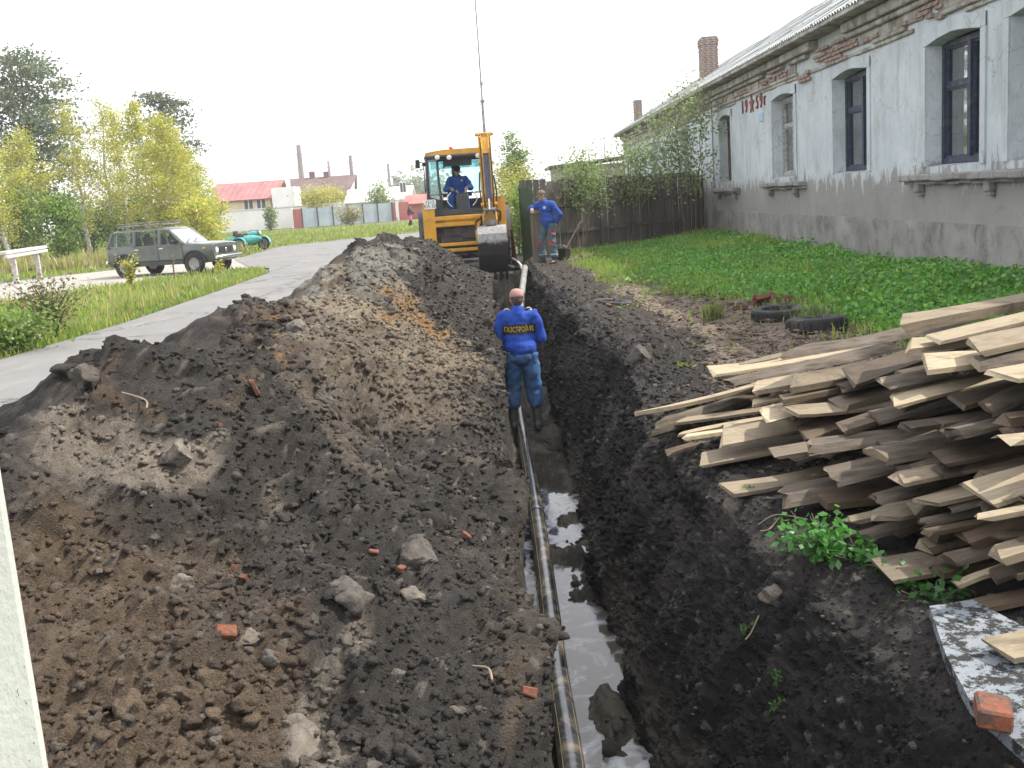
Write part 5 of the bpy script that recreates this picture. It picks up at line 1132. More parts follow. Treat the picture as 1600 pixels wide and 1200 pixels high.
part('boom_pin', 'yellow', lambda b: (b.tube([(AX - .22, -.2, 3.30), (AX + .22, -.2, 3.30)], .045, 10), b.tube([(AX - .19, -.33, 2.62), (AX + .19, -.33, 2.62)], .04, 10), b.tube([(AX - .2, -.4, 1.62), (AX + .2, -.4, 1.62)], .05, 10)))
part('dipper', 'yellow', lambda b: (b.prism([(-.34, 3.32), (-.56, 2.95), (-.62, 1.9), (-.60, 1.22), (-.46, 1.20), (-.44, 2.3), (-.28, 3.2)], AX - .10, AX - .07, 'x'), b.prism([(-.34, 3.32), (-.56, 2.95), (-.62, 1.9), (-.60, 1.22), (-.46, 1.20), (-.44, 2.3), (-.28, 3.2)], AX + .07, AX + .10, 'x'), b.box((AX, -.50, 1.42), (.15, .05, .42)), b.box((AX, -.46, 3.02), (.15, .04, .42), M=RX(R(-24)))), smooth=None)
rm = part('bucket_ram', 'ram', lambda b: (b.tube([(AX, -.63, 2.76), (AX, -.68, 1.76)], .074, 14), b.tube([(AX, -.625, 2.80), (AX, -.63, 2.72)], .045, 10))); part('ram_rod', 'chrome', lambda b: b.tube([(AX, -.68, 1.84), (AX, -.695, 1.50)], .034, 12), rm)
part('bucket_link', 'mud_steel', lambda b: (b.tube([(AX - .16, -.68, 1.5), (AX + .16, -.68, 1.5)], .04, 10), b.box((AX - .12, -.66, 1.28), (.03, .12, .46)), b.box((AX + .12, -.66, 1.28), (.03, .12, .46)), b.box((AX, -.62, 1.18), (.26, .22, .14), bev=.03)), smooth=None)
def bucket(b):
    W = .325; back = [(-.66, 1.12), (-.80, 1.08), (-.90, .93), (-.93, .72), (-.88, .42), (-.74, .12), (-.64, -.02)]; inn = [(-.66, 1.08), (-.78, 1.04), (-.87, .91), (-.90, .72), (-.85, .43), (-.72, .14), (-.64, -.02)]
    b.prism(back + inn[::-1], AX - W, AX + W, 'x')
    for s in (-1, 1): b.prism([(-.66, 1.12)] + back[1:] + [(-.52, .0), (-.40, .55), (-.48, 1.08)], AX + s * (W + .012) - .012, AX + s * (W + .012) + .012, 'x')
    for k in range(5): b.prism([(-.66, -.01), (-.60, -.03), (-.53, -.2), (-.56, -.2)], AX - W + .02 + k * .145, AX - W + .085 + k * .145, 'x')
part('bucket', 'bucket_steel', bucket, smooth=None)

# ================================================================== THE PARKED ESTATE CAR
M['olive'] = mat('olive_grey_paint', (.085, .10, .088), .3, c2=(.11, .125, .11), scale=1.5, bmp=.0, coat=.5, dirt=(.14, .13, .11), dirt_amt=.25)
M['car_glass'] = glass('car_glass', (.82, .88, .86), .02); M['car_screen'] = glass('windscreen_glass', (.8, .86, .86), .42, .06)
ca, cb = gz(300, 424), gz(213, 425); cdir = math.atan2(-.28, .96)
car = thing('parked_car', 'olive grey five door off road car with roof rack parked on the side road', 'car', (-11.35, 36.2, -.04), cdir)
def loft(b, st):
    n = len(st[0]); V = [p for s in st for p in s]; b.add(V, [(i * n + j, i * n + j + 1, (i + 1) * n + j + 1, (i + 1) * n + j) for i in range(len(st) - 1) for j in range(n - 1)] + [tuple(range(n)), tuple((len(st) - 1) * n + j for j in range(n))[::-1]])
def sect(x, w, z0, zb, zt, crown=.03, tuck=.93):
    h = [(0.86, z0), (tuck, z0 + .10), (.985, z0 + .28), (1.0, zb - .16), (.975, zb - .02), (.93, zt)]
    L = [(x, -w * k, z) for k, z in h] + [(x, -w * .5, zt + crown * .8), (x, 0, zt + crown), (x, w * .5, zt + crown * .8)]
    return L + [(x, w * k, z) for k, z in h[::-1]] + [(x, -w * .86, z0)]
def cpart(name, m, fn, parent=None, smooth=R(38)): b = MB(); fn(b); return b.build(name, M[m], parent or car, smooth)
XS = [(-2.10, .74, .46, .95, 1.0), (-2.06, .80, .36, .98, 1.02), (-1.2, .84, .34, .98, 1.02), (0.0, .84, .34, .98, 1.02), (.72, .84, .34, .98, 1.03), (.95, .835, .34, .97, 1.02), (1.5, .83, .34, .95, .99), (1.98, .80, .36, .93, .955), (2.04, .78, .40, .90, .92)]
body = cpart('body', 'olive', lambda b: loft(b, [sect(x, w, a, c, d, .02 if x < .8 else .045) for x, w, a, c, d in XS]))
def gh(b):                                          # roof and pillars
    zr, w1, w0 = 1.58, .62, .785
    b.add([(x, s * y, z) for (x, y, z) in ((-1.82, .60, zr - .03), (-1.7, .62, zr), (.1, .62, zr + .02), (.32, .60, zr - .03)) for s in (-1, 1)] + [(x, s * y, z) for (x, y, z) in ((-1.84, .66, zr - .09), (-1.7, .675, zr - .07), (.12, .675, zr - .06), (.36, .655, zr - .09)) for s in (-1, 1)],
          [(0, 1, 3, 2), (2, 3, 5, 4), (4, 5, 7, 6), (0, 2, 10, 8), (2, 4, 12, 10), (4, 6, 14, 12), (1, 9, 11, 3), (3, 11, 13, 5), (5, 13, 15, 7), (0, 8, 9, 1), (6, 7, 15, 14), (8, 10, 11, 9), (10, 12, 13, 11), (12, 14, 15, 13)])
    for s in (-1, 1):
        for (xa, xb, t) in ((.90, .36, .045), (.02, -.02, .06), (-.98, -1.0, .06), (-2.04, -1.83, .075)):
            b.tube([(xa, s * w0, 1.0), (xb, s * .655, zr - .07)], t, 6)
cpart('roof', 'olive', gh, smooth=.9)
def quad(b, P, t=.006): 
    a, c, d = Vector(P[0]), Vector(P[1]), Vector(P[3]); n = (c - a).cross(d - a).normalized() * t; b.add([Vector(p) for p in P] + [Vector(p) + n for p in P], [(0, 1, 2, 3), (7, 6, 5, 4), (0, 1, 5, 4), (1, 2, 6, 5), (2, 3, 7, 6), (3, 0, 4, 7)])
cpart('windscreen', 'car_screen', lambda b: quad(b, [(.92, -.70, 1.04), (.92, .70, 1.04), (.38, .60, 1.50), (.38, -.60, 1.50)]), smooth=None)
cpart('rear_window', 'car_glass', lambda b: quad(b, [(-2.04, -.66, 1.04), (-2.04, .66, 1.04), (-1.84, .58, 1.50), (-1.84, -.58, 1.50)]), smooth=None)
for s in (-1, 1):
    for xa, xb, xc, xd in ((.84, .06, .02, .36), (-.06, -.92, -.94, -.06), (-1.05, -1.92, -1.74, -1.06)):
        cpart('side_window', 'car_glass', lambda b: quad(b, [(xa, s * .785, 1.04), (xb, s * .785, 1.04), (xc, s * .665, 1.49), (xd, s * .665, 1.49)]), smooth=None)
    for xd in (-.02, -.98):
        dr = cpart('door', 'olive', lambda b: b.prism([(xd + .02, .52), (xd + .02, .99), (xd + .92 if xd > -.5 else xd + .94, .99), (xd + .92 if xd > -.5 else xd + .94, .52)], s * .842, s * .850, 'y'), smooth=None)
        cpart('handle', 'chrome', lambda b: b.box((xd + .12, s * .862, .90), (.16, .025, .035), bev=.01), dr)
    cpart('side_trim', 'black', lambda b: b.box((-.1, s * .853, .50), (3.4, .014, .04)), smooth=None)
    mi = cpart('mirror', 'black', lambda b: (b.box((.62, s * .93, 1.09), (.09, .19, .13), bev=.03), b.box((.66, s * .84, 1.04), (.05, .08, .04))))
    hl = cpart('headlight', 'chrome', lambda b: b.lathe([(.105, 0), (.105, .05), (.09, .055)], 16, RY(R(90)), (2.0, s * .56, .74))); cpart('lens', 'lens_white', lambda b: b.lathe([(.09, 0), (.06, .02), (.01, .028)], 16, RY(R(90)), (2.052, s * .56, .74)), hl)
    cpart('indicator', 'yellow', lambda b: b.box((1.72, s * .832, .84), (.12, .02, .05), bev=.006))
    for x in (1.32, -1.38):
        cpart('wheel_arch', 'black', lambda b: b.tube([(x + .42 * math.cos(a), s * .842, .34 + .42 * math.sin(a)) for a in np.linspace(0, math.pi, 14)], .035, 6))
        cpart('wheel_well', 'black', lambda b: b.lathe([(.40, -.004), (.40, .004)], 20, RX(R(90)), (x, s * .846, .34)))
        wheel(car, (x, s * .81, .345), .345, .19, .20, 'y' , False, 'steel') .rotation_euler = (0, 0, math.pi if s < 0 else 0)
cpart('grille', 'black', lambda b: (b.box((2.035, 0, .73), (.03, .86, .22)), ))
cpart('grille_bar', 'cab_grey', lambda b: [b.box((2.055, 0, .65 + k * .04), (.012, .86, .012)) for k in range(5)] and None, smooth=None)['kind'] = 'stuff'
cpart('emblem', 'chrome', lambda b: b.sphere((2.062, 0, .73), (.012, .06, .06), 6))
cpart('bumper', 'chrome', lambda b: (b.box((2.14, 0, .50), (.11, 1.62, .12), bev=.03), b.box((-2.14, 0, .52), (.10, 1.6, .12), bev=.03)))
cpart('wiper', 'black', lambda b: (b.tube([(.93, -.1, 1.06), (.80, .30, 1.17)], .012, 5), b.tube([(.93, -.55, 1.06), (.80, -.15, 1.17)], .012, 5)))
cpart('seat', 'seat', lambda b: [(b.box((x, y, .98), (.14, .46, .62), M=RY(R(-12)), bev=.05), b.box((x - .06, y, 1.32), (.09, .24, .16), bev=.03)) for x in (-.15, -1.15) for y in (-.36, .36)] and None)
cpart('steering_wheel', 'black', lambda b: b.lathe([(.17, -.012), (.19, 0), (.17, .012), (.15, 0)], 16, RY(R(-60)), (.42, .36, 1.03), closed=True))
def rack(b):
    for s in (-1, 1): b.tube([(-1.7, s * .56, 1.70), (.1, s * .56, 1.72)], .016, 6); b.tube([(-1.7, s * .56, 1.78), (.1, s * .56, 1.80)], .012, 6)
    for k in range(7): x = -1.7 + k * .3; b.tube([(x, -.56, 1.70), (x, .56, 1.70)], .012, 5); b.tube([(x, -.56, 1.58), (x, -.56, 1.79)], .012, 5); b.tube([(x, .56, 1.58), (x, .56, 1.79)], .012, 5)
cpart('roof_rack', 'steel', rack)

# ================================================================== MOTORCYCLE WITH SIDECAR
M['teal'] = mat('teal_enamel', (.05, .34, .33), .4, c2=(.08, .40, .39), scale=3, dirt=(.12, .14, .12), dirt_amt=.4, coat=.2)
mp = gz(408, 386)
moto = thing('sidecar_motorcycle', 'old teal motorcycle with sidecar parked on the grass behind the car', 'motorcycle', (mp[0] + .28, 54.6, -.04), R(-14))
def mpart(name, m, fn, parent=None, smooth=R(40)): b = MB(); fn(b); return b.build(name, M[m], parent or moto, smooth)
for (x, y) in ((.72, .0), (-.72, .0), (-.12, -1.05)):
    w_ = wheel(moto, (x, y, .34), .34, .10, .25, 'y', False, 'steel', n=22); w_.rotation_euler = (0, 0, math.pi)
    mpart('mudguard', 'teal', lambda b: b.prism([(x + .40 * math.cos(a), .34 + .40 * math.sin(a)) for a in np.linspace(R(5), R(175), 12)] + [(x + .375 * math.cos(a), .34 + .375 * math.sin(a)) for a in np.linspace(R(175), R(5), 12)], y - .09, y + .09, 'y'))
mpart('frame', 'black', lambda b: (b.tube([(.72, .07, .34), (.45, .06, .95)], .025, 6), b.tube([(.72, -.07, .34), (.45, -.06, .95)], .025, 6), b.tube([(.45, 0, .85), (-.3, 0, .72), (-.72, 0, .36)], .03, 6), b.tube([(.45, 0, .8), (.3, 0, .3), (-.4, 0, .28), (-.72, 0, .34)], .025, 6), b.tube([(-.3, 0, .3), (-.35, -.95, .34)], .025, 6), b.tube([(.3, 0, .4), (.3, -.45, .35)], .025, 6)))
mpart('tank', 'teal', lambda b: b.sphere((.16, 0, .84), (.32, .15, .15), 8)); mpart('engine', 'steel', lambda b: (b.box((.05, 0, .46), (.42, .3, .3), bev=.05), b.tube([(.05, -.32, .52), (.05, .32, .52)], .09, 10)))
mpart('saddle', 'black', lambda b: (b.sphere((-.28, 0, .84), (.2, .14, .07), 7), b.sphere((-.66, 0, .86), (.18, .13, .06), 7)))
mpart('handlebar', 'steel', lambda b: (b.tube([(.28, -.36, 1.04), (.44, -.15, 1.02), (.44, .15, 1.02), (.28, .36, 1.04)], .016, 6), b.tube([(.22, -.38, 1.04), (.3, -.35, 1.04)], .024, 6), b.tube([(.22, .38, 1.04), (.3, .35, 1.04)], .024, 6)))
hl = mpart('headlamp', 'teal', lambda b: b.lathe([(.03, -.12), (.09, -.05), (.10, .04), (.095, .05)], 12, RY(R(90)), (.55, 0, .90))); mpart('lens', 'lens_white', lambda b: b.lathe([(.09, .05), (.05, .07), (.01, .075)], 12, RY(R(90)), (.55, 0, .90)), hl)
def tub(b):
    K = 12; st = []
    for x, w, h, z in ((-1.05, .05, .06, .62), (-.95, .20, .16, .58), (-.6, .27, .24, .54), (0, .28, .26, .54), (.4, .24, .24, .56), (.75, .14, .15, .60), (.92, .04, .05, .62)): st.append([(x, -.58 + w * math.cos(6.2832 * j / K), z + h * math.sin(6.2832 * j / K)) for j in range(K)] + [(x, -.58 + w, z)])
    loft(b, st)
sc_ = mpart('sidecar', 'teal', tub); mpart('sidecar_seat', 'black', lambda b: (b.box((-.25, -.58, .80), (.5, .34, .06), bev=.02), b.box((-.52, -.58, .92), (.10, .36, .28), bev=.04)), sc_); mpart('screen', 'car_glass', lambda b: b.box((.22, -.58, .95), (.02, .34, .22), M=RY(R(-25))), sc_)
# ================================================================== GAS PIPE
M['pe_pipe'] = mat('black_pe_pipe', (.014, .016, .020), .24, c2=(.03, .034, .04), scale=6, fine=40, bmp=.03, spec=.6, dirt=(.12, .10, .08), dirt_amt=.55)
M['pipe_yellow'] = mat('yellow_stripe', (.17, .14, .05), .6, var=.4)
M['pale_pipe'] = mat('dusty_pipe', (.24, .24, .235), .4, c2=(.34, .34, .33), scale=5, dirt=(.15, .12, .1), dirt_amt=.5)
PR = .070
pp = [gz(905, 1330, -1.08), gz(893, 1199, -1.07), gz(870, 1050, -1.065), gz(857, 940, -1.06), gz(845, 850, -1.05), gz(832, 765, -1.04), gz(821, 700, -1.03), gz(812, 645, -1.02), (.10, 15.0, -.98), (.14, 17.0, -.85), (.24, 19.5, -.62), (.34, 22.0, -.30), (.44, 23.8, -.06), (.50, 24.6, .10)]
def smooth_path(P, k=6):
    P = [Vector(p) for p in P]; out = []
    for i in range(len(P) - 1):
        a, b, c, d = P[max(0, i - 1)], P[i], P[i + 1], P[min(len(P) - 1, i + 2)]
        for j in range(k): t = j / k; out.append(.5 * ((2 * b) + (c - a) * t + (2 * a - 5 * b + 4 * c - d) * t * t + (3 * b - a - 3 * c + d) * t ** 3))
    return out + [P[-1]]
pipe = thing('gas_pipe', 'long black plastic pipe with thin yellow stripes lying along the trench floor', 'pipe', (0, 0, 0))
sp_ = smooth_path(pp); cutp = 52
MB().tube(sp_[:cutp], PR, 18).build('pipe_length', M['pe_pipe'], pipe, .8); MB().tube(sp_[cutp - 1:], PR * 1.0, 18).build('pipe_length', M['pale_pipe'], pipe, .8)
for a in (R(38), R(128), R(-52), R(-142)):
    b = MB(); P = []
    for i, p in enumerate(sp_[:cutp]):
        t = (sp_[i + 1] - sp_[max(i - 1, 0)]).normalized(); s = t.cross(Vector((0, 0, 1))).normalized(); u = s.cross(t); P.append(p + (s * math.cos(a) + u * math.sin(a)) * (PR - .0012))
    b.tube(P, .0019, 6); b.build('stripe', M['pipe_yellow'], pipe)
MB().tube([sp_[27], sp_[27] + (sp_[28] - sp_[27]).normalized() * .05], PR + .006, 16).build('weld_bead', M['pe_pipe'], pipe)
hp = thing('hose', 'thin white hose lying on the soil at the trench end beside the bucket', 'hose', (0, 0, 0))
MB().tube(smooth_path([gz(788, 396, .15), gz(800, 403, .14), gz(812, 412, .10), gz(816, 420, .05)]), .03, 8).build('tube', M['white_paint'], hp)

# ================================================================== HEAP OF SAWN SLABS AND BOARDS
def wood(name, c, c2, rough=.8, sc_=3.0):
    m, t, n, l, b = _new(name); tc = N(t, 'ShaderNodeTexCoord').outputs['Object']; oi = N(t, 'ShaderNodeObjectInfo')
    of = N(t, 'ShaderNodeVectorMath', operation='ADD'); l.new(tc, of.inputs[0]); l.new(oi.outputs['Location'], of.inputs[1])
    g = noise(t, mapv(t, of.outputs[0], (1.2, 16, 16)), sc_, 6, .65, .4); f = noise(t, mapv(t, of.outputs[0], (2, 60, 60)), sc_, 4, .7); k = noise(t, of.outputs[0], 4, 6, .7, .5)
    col = mixc(t, ramp(t, g, .3, .7), c, c2); col = mixc(t, ramp(t, f, .55, .8), col, tuple(v * .62 for v in c)); col = mixc(t, ramp(t, k, .52, .72), col, tuple(v * .5 for v in (c[0], c[1] * .95, c[2] * .95)))
    col = mixc(t, 1.0, col, ramp(t, oi.outputs['Random'], 0, 1, (.58, .56, .53), (1.08, 1.04, .96)), 'MULTIPLY')
    l.new(col, b.inputs['Base Color']); b.inputs['Roughness'].default_value = rough; b.inputs['Specular IOR Level'].default_value = .3
    ad = N(t, 'ShaderNodeMath', operation='ADD'); l.new(g, ad.inputs[0]); l.new(f, ad.inputs[1]); bump(t, ad.outputs[0], b, .3, .01); return m
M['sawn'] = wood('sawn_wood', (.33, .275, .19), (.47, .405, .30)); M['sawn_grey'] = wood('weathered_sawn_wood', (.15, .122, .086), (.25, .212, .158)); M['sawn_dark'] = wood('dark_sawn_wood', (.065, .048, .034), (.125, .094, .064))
def barkm():
    m, t, n, l, b = _new('pine_bark'); tc = N(t, 'ShaderNodeTexCoord').outputs['Object']
    v = N(t, 'ShaderNodeTexVoronoi', Scale=9.0); l.new(mapv(t, tc, (.45, 1.3, 1.3)), v.inputs['Vector']); g = noise(t, mapv(t, tc, (1, 3, 3)), 7, 6, .75, .6)
    c = mixc(t, ramp(t, g, .3, .7), (.032, .026, .020), (.088, .067, .045)); c = mixc(t, ramp(t, v.outputs['Distance'], .25, .6), c, (.112, .088, .064)); c = mixc(t, ramp(t, noise(t, tc, 2.5, 4), .58, .78), c, (.145, .125, .10))
    l.new(c, b.inputs['Base Color']); b.inputs['Roughness'].default_value = .95; bump(t, g, b, .9, .03); return m
M['pine_bark'] = barkm()
def board_mesh(L, W, T, kind, g, ragged=.04):
    """a sawn board, a waney-edged slab with bark, or a split piece; x runs along the length, origin at the left end"""
    nx = max(6, int(L / .16)); bot = []; V = []; mi = []; F = []
    half = 9 if kind in ('slab', 'log', 'slabdown') else 5
    warp = g.normal() * .012; tw = g.normal() * .03; s1, s2 = g.integers(1000), g.integers(1000)
    for i in range(nx + 1):
        u = i / nx; x = L * u; w = W * (1 + .06 * vnoise([x * 2.2], [.5], seed=int(s1))[0]); taper = 1.0
        if kind == 'point': taper = .12 + .88 * min(1, u * 3.2)
        if kind == 'round': taper = math.sqrt(max(.12, 1 - (1 - min(1, u * L / .26)) ** 2))
        w *= taper; z0 = warp * (2 * u - 1) ** 2 * L; sh = .012 * vnoise([x * 3], [2.5], seed=int(s2))[0]; tz = tw * (u - .5)
        if kind in ('slab', 'log', 'slabdown'):
            sec = [(-w / 2, 0), (w / 2, 0)]
            arc = [(w / 2 * math.cos(math.pi * k / 6), T * (math.sin(math.pi * k / 6) * (1 + .10 * g.normal()))) for k in range(0, 7)]
            sec = [(-w / 2, 0)] + [(0, 0)] + arc                       # flat sawn face below, bark above
            if kind == 'slabdown': sec = [(y, T - z) for y, z in sec]
            if kind == 'log': sec = [(w / 2 * math.cos(2 * math.pi * k / 9) * (1 + .05 * g.normal()), T / 2 + w / 2 * math.sin(2 * math.pi * k / 9)) for k in range(9)]
        else:
            wane = T * .35 * (1 if kind == 'wane' else .08); sec = [(-w / 2, 0), (w / 2, 0), (w / 2 + (wane if kind == 'wane' else 0) * .2, T * .5), (w / 2 - wane, T), (-w / 2 + wane * .4, T)]
        xe = ragged * g.normal() if i in (0, nx) else 0
        for j, (y, z) in enumerate(sec): V.append((x + (xe + ragged * .5 * g.normal() if i in (0, nx) else 0), y + sh, z + z0 + tz * y * 4))
    ns = len(sec)
    for i in range(nx):
        for j in range(ns):
            F.append((i * ns + j, i * ns + (j + 1) % ns, (i + 1) * ns + (j + 1) % ns, (i + 1) * ns + j))
            bk_ = (kind in ('slab', 'slabdown') and j >= 2) or kind == 'log' or (kind == 'wane' and j in (1, 2)) or (kind == 'point' and j == 1)
            mi.append(1 if bk_ else 0)
    F += [tuple(range(ns))[::-1], tuple(nx * ns + j for j in range(ns))]; mi += [0, 0]
    me = bpy.data.meshes.new('board'); me.from_pydata(V, [], F); me.polygons.foreach_set('material_index', mi)
    bm = bmesh.new(); bm.from_mesh(me); bmesh.ops.recalc_face_normals(bm, faces=bm.faces); bm.to_mesh(me); bm.free(); return me
def zpile(x, y): return max(.05, .231 + .001062 * x - .001837 * y)
#   far-left corner px, near-left corner px, a point the near edge passes through px, length m, thickness m, kind, wood, label
BOARDS = [
 ((1423,487),(1453,502),(1600,469),3.0,.10,'plain','sawn_grey','thick squared beam lying topmost on the wood heap'),
 ((1475,511),(1505,521),(1600,500),2.6,.03,'plain','sawn','bright fresh board just below the topmost beam'),
 ((1527,523),(1560,545),(1600,535),1.6,.05,'plain','sawn_grey','short thick board end under the bright fresh board'),
 ((1519,544),(1560,566),(1600,559),2.0,.075,'slab','sawn','half round slab with pale cut end and dark bark on top at the right'),
 ((1473,559),(1507,579),(1560,570),2.4,.04,'wane','sawn','pale plank with bark edge below the half round slab'),
 ((1552,575),(1596,592),(1640,584),2.0,.03,'plain','sawn','pale plank at the right margin under the half round slab'),
 ((1384,582),(1406,594),(1500,578),1.1,.045,'slab','sawn_grey','grey bark slab lying on the wide pale plank'),
 ((1377,592),(1414,620),(1560,592),3.0,.028,'plain','sawn','wide pale plank pointing left in the middle of the heap top'),
 ((1300,524),(1277,551),(1453,513),2.0,.055,'slab','sawn','long bark slab with torn pale strip at the upper back of the heap'),
 ((1448,530),(1450,545),(1540,530),1.6,.045,'plain','sawn','pale block end right of the torn bark slab'),
 ((1127,571),(1131,577),(1275,541),1.7,.05,'point','sawn_grey','thin pointed plank reaching out on the upper left of the heap'),
 ((1114,577),(1129,589),(1315,551),2.2,.03,'wane','sawn','long bright board with bark edge under the thin pointed plank'),
 ((1135,584),(1161,596),(1300,566),1.8,.05,'slab','sawn_dark','dark bark slab beside the long bright board'),
 ((1199,588),(1212,606),(1290,590),1.2,.05,'plain','sawn','short very bright board end sticking out on the left'),
 ((1259,588),(1251,606),(1454,562),2.4,.065,'plain','sawn_grey','squared beam right of the short bright board'),
 ((1184,625),(1187,632),(1260,612),.8,.03,'plain','sawn','thin stick poking out below the short bright board'),
 ((1240,612),(1244,626),(1352,598),2.0,.05,'plain','sawn_dark','dark brown board below the squared beam'),
 ((1210,631),(1221,650),(1300,632),1.3,.045,'slabdown','sawn','rough split piece with pale torn face above the long pale plank'),
 ((1219,650),(1240,661),(1472,622),3.2,.03,'plain','sawn_grey','long straight pale plank across the middle of the heap'),
 ((1049,634),(1052,658),(1161,622),1.3,.10,'log','sawn','round bark covered pole at the left tip of the heap'),
 ((1000,644),(1004,648),(1161,606),1.7,.05,'point','sawn','splintered sliver tapering to a point at the far left of the heap'),
 ((1054,655),(1060,660),(1210,640),1.9,.03,'plain','sawn_grey','thin grey plank under the round pole'),
 ((1062,667),(1066,671),(1210,650),1.7,.025,'plain','sawn','narrow pale lath under the thin grey plank'),
 ((1084,678),(1090,685),(1221,660),2.0,.04,'wane','sawn','orange barked lath at the lower left'),
 ((1139,670),(1146,692),(1274,666),1.8,.03,'plain','sawn','clean pale plank end low on the left side'),
 ((1041,699),(1046,703),(1124,684),1.3,.03,'wane','sawn_dark','thin dark strip hanging over the trench edge'),
 ((1109,703),(1105,725),(1296,692),2.2,.028,'plain','sawn_grey','brown plank with rounded corner under the clean pale plank'),
 ((1229,697),(1236,709),(1320,695),1.6,.03,'plain','sawn_grey','small brown board end in the dark gap at mid left'),
 ((1274,676),(1300,702),(1390,688),2.0,.06,'slab','sawn_grey','dark barked slab right of the small brown board end'),
 ((1360,690),(1397,707),(1560,680),2.6,.085,'slab','sawn','large half log with cut pale end and bark running to the right margin'),
 ((1409,666),(1425,676),(1540,652),2.0,.04,'plain','sawn_dark','dark board above the large half log'),
 ((1476,656),(1500,668),(1600,650),2.0,.06,'slab','sawn_dark','rough bark slab above the large half log at the right'),
 ((1292,716),(1319,744),(1420,722),1.9,.05,'slab','sawn_grey','grey weathered bark slab under the dark barked slab'),
 ((1412,731),(1431,744),(1520,728),1.9,.03,'plain','sawn_grey','brown plank end left of the widest pale board'),
 ((1495,725),(1562,759),(1620,748),2.2,.03,'wane','sawn','widest pale board with bark edge at the right margin'),
 ((1568,693),(1590,700),(1640,690),1.6,.03,'plain','sawn','pale board tip just above the widest pale board'),
 ((1142,759),(1163,774),(1230,757),1.0,.035,'plain','sawn_grey','broken plank with pale end at the lower left edge'),
 ((1221,738),(1244,774),(1380,752),2.2,.07,'slab','sawn_dark','big dark slab low in the shade of the heap'),
 ((1424,774),(1457,792),(1560,768),2.4,.03,'plain','sawn_grey','long brown plank above the rounded plank end'),
 ((1358,798),(1375,818),(1470,795),1.6,.03,'round','sawn_grey','plank with rounded tongue shaped end low in the heap'),
 ((1322,797),(1334,806),(1400,797),1.2,.03,'plain','sawn_grey','short stub end left of the rounded plank'),
 ((1431,804),(1440,812),(1560,786),2.2,.05,'slab','sawn_dark','knotty dark slab right of the rounded plank'),
 ((1326,818),(1345,832),(1450,812),1.8,.05,'slab','sawn_dark','barked board with torn orange end above the green weed'),
 ((1443,832),(1450,837),(1573,811),2.2,.03,'plain','sawn_dark','thin dark board with a lit edge low on the right'),
 ((1372,887),(1407,920),(1520,892),2.4,.03,'plain','sawn_grey','wide brown bottom board with dark muddy corner'),
 ((1467,937),(1515,950),(1600,935),1.8,.035,'wane','sawn_dark','dark bottom board nearest the white slab'),
 ((1572,797),(1585,803),(1640,792),1.4,.035,'plain','sawn','yellowish plank end at the right margin low in the heap'),
 ((1480,900),(1487,906),(1600,878),1.6,.03,'plain','sawn','narrow pale lath lying on the wide brown bottom board'),
]
gb = np.random.default_rng(77)
def add_board(A, B, E, L, T, kind, wd, lab, zo=0.0):
    z = zpile((A[0] + B[0]) / 2, (A[1] + B[1]) / 2) + zo
    a, b, e = Vector(gz(*A, z)), Vector(gz(*B, z)), Vector(gz(*E, z))
    d = (e - b); d.z = 0; d.normalize(); n = Vector((-d.y, d.x, 0)); W = max(.05, abs((a - b).dot(n)))
    W = min(W, .12 if kind == 'log' else .27); c = b + n * W / 2; skew = (a - b).dot(d)
    T *= .6 if kind != 'log' else 1
    me = board_mesh(L, W, T, kind, gb)
    for v in me.vertices:                                # the saw cut at the left end is not square
        k = max(0, 1 - v.co.x / .5); v.co.x += skew * (v.co.y / W) * k
    for m_ in (M[wd], M['pine_bark']): me.materials.append(m_)
    o = link('board', me); o.location = (c.x, c.y, z - T); o.rotation_euler = (gb.normal() * .03, gb.normal() * .008, math.atan2(d.y, d.x))
    return setp(o, lab, 'board', 'boards of the wood heap')
for q in BOARDS: add_board(*q)
# boards buried inside the heap that fill the gaps
used_ = set()
def FILL_LABEL(px, py):
    near = sorted(BOARDS, key=lambda q_: (q_[1][0] - px) ** 2 + 3 * (q_[1][1] - py) ** 2)
    for pre in ('dark board wedged under the ', 'dark board end just behind the '):
        for q_ in near[:3]:
            L = pre + q_[-1]
            if len(L.split()) > 16: L = ' '.join(L.split()[:16]); L = L.rsplit(' ', 1)[0] if L.split()[-1] in ('the', 'of', 'and', 'at', 'with', 'in', 'on', 'a') else L
            if L not in used_: used_.add(L); return L
    return 'dark board wedged deep in the shaded ' + ('lower' if py > 740 else 'middle' if py > 640 else 'upper') + (' right' if px > 1420 else ' left') + ' part of the wood heap'
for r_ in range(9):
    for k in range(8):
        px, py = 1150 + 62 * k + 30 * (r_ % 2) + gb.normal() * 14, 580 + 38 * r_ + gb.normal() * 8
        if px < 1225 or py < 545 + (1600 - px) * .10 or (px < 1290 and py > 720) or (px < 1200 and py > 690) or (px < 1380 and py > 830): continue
        add_board((px, py), (px + 14 + gb.random() * 14, py + 10 + gb.random() * 12), (px + 150, py - 20 + gb.normal() * 7), 1.6 + gb.random(), .03 + .04 * gb.random(), ('plain', 'slab', 'wane')[gb.integers(3)], ('sawn_dark', 'sawn_grey', 'sawn_dark')[gb.integers(3)], FILL_LABEL(px, py), -.075)

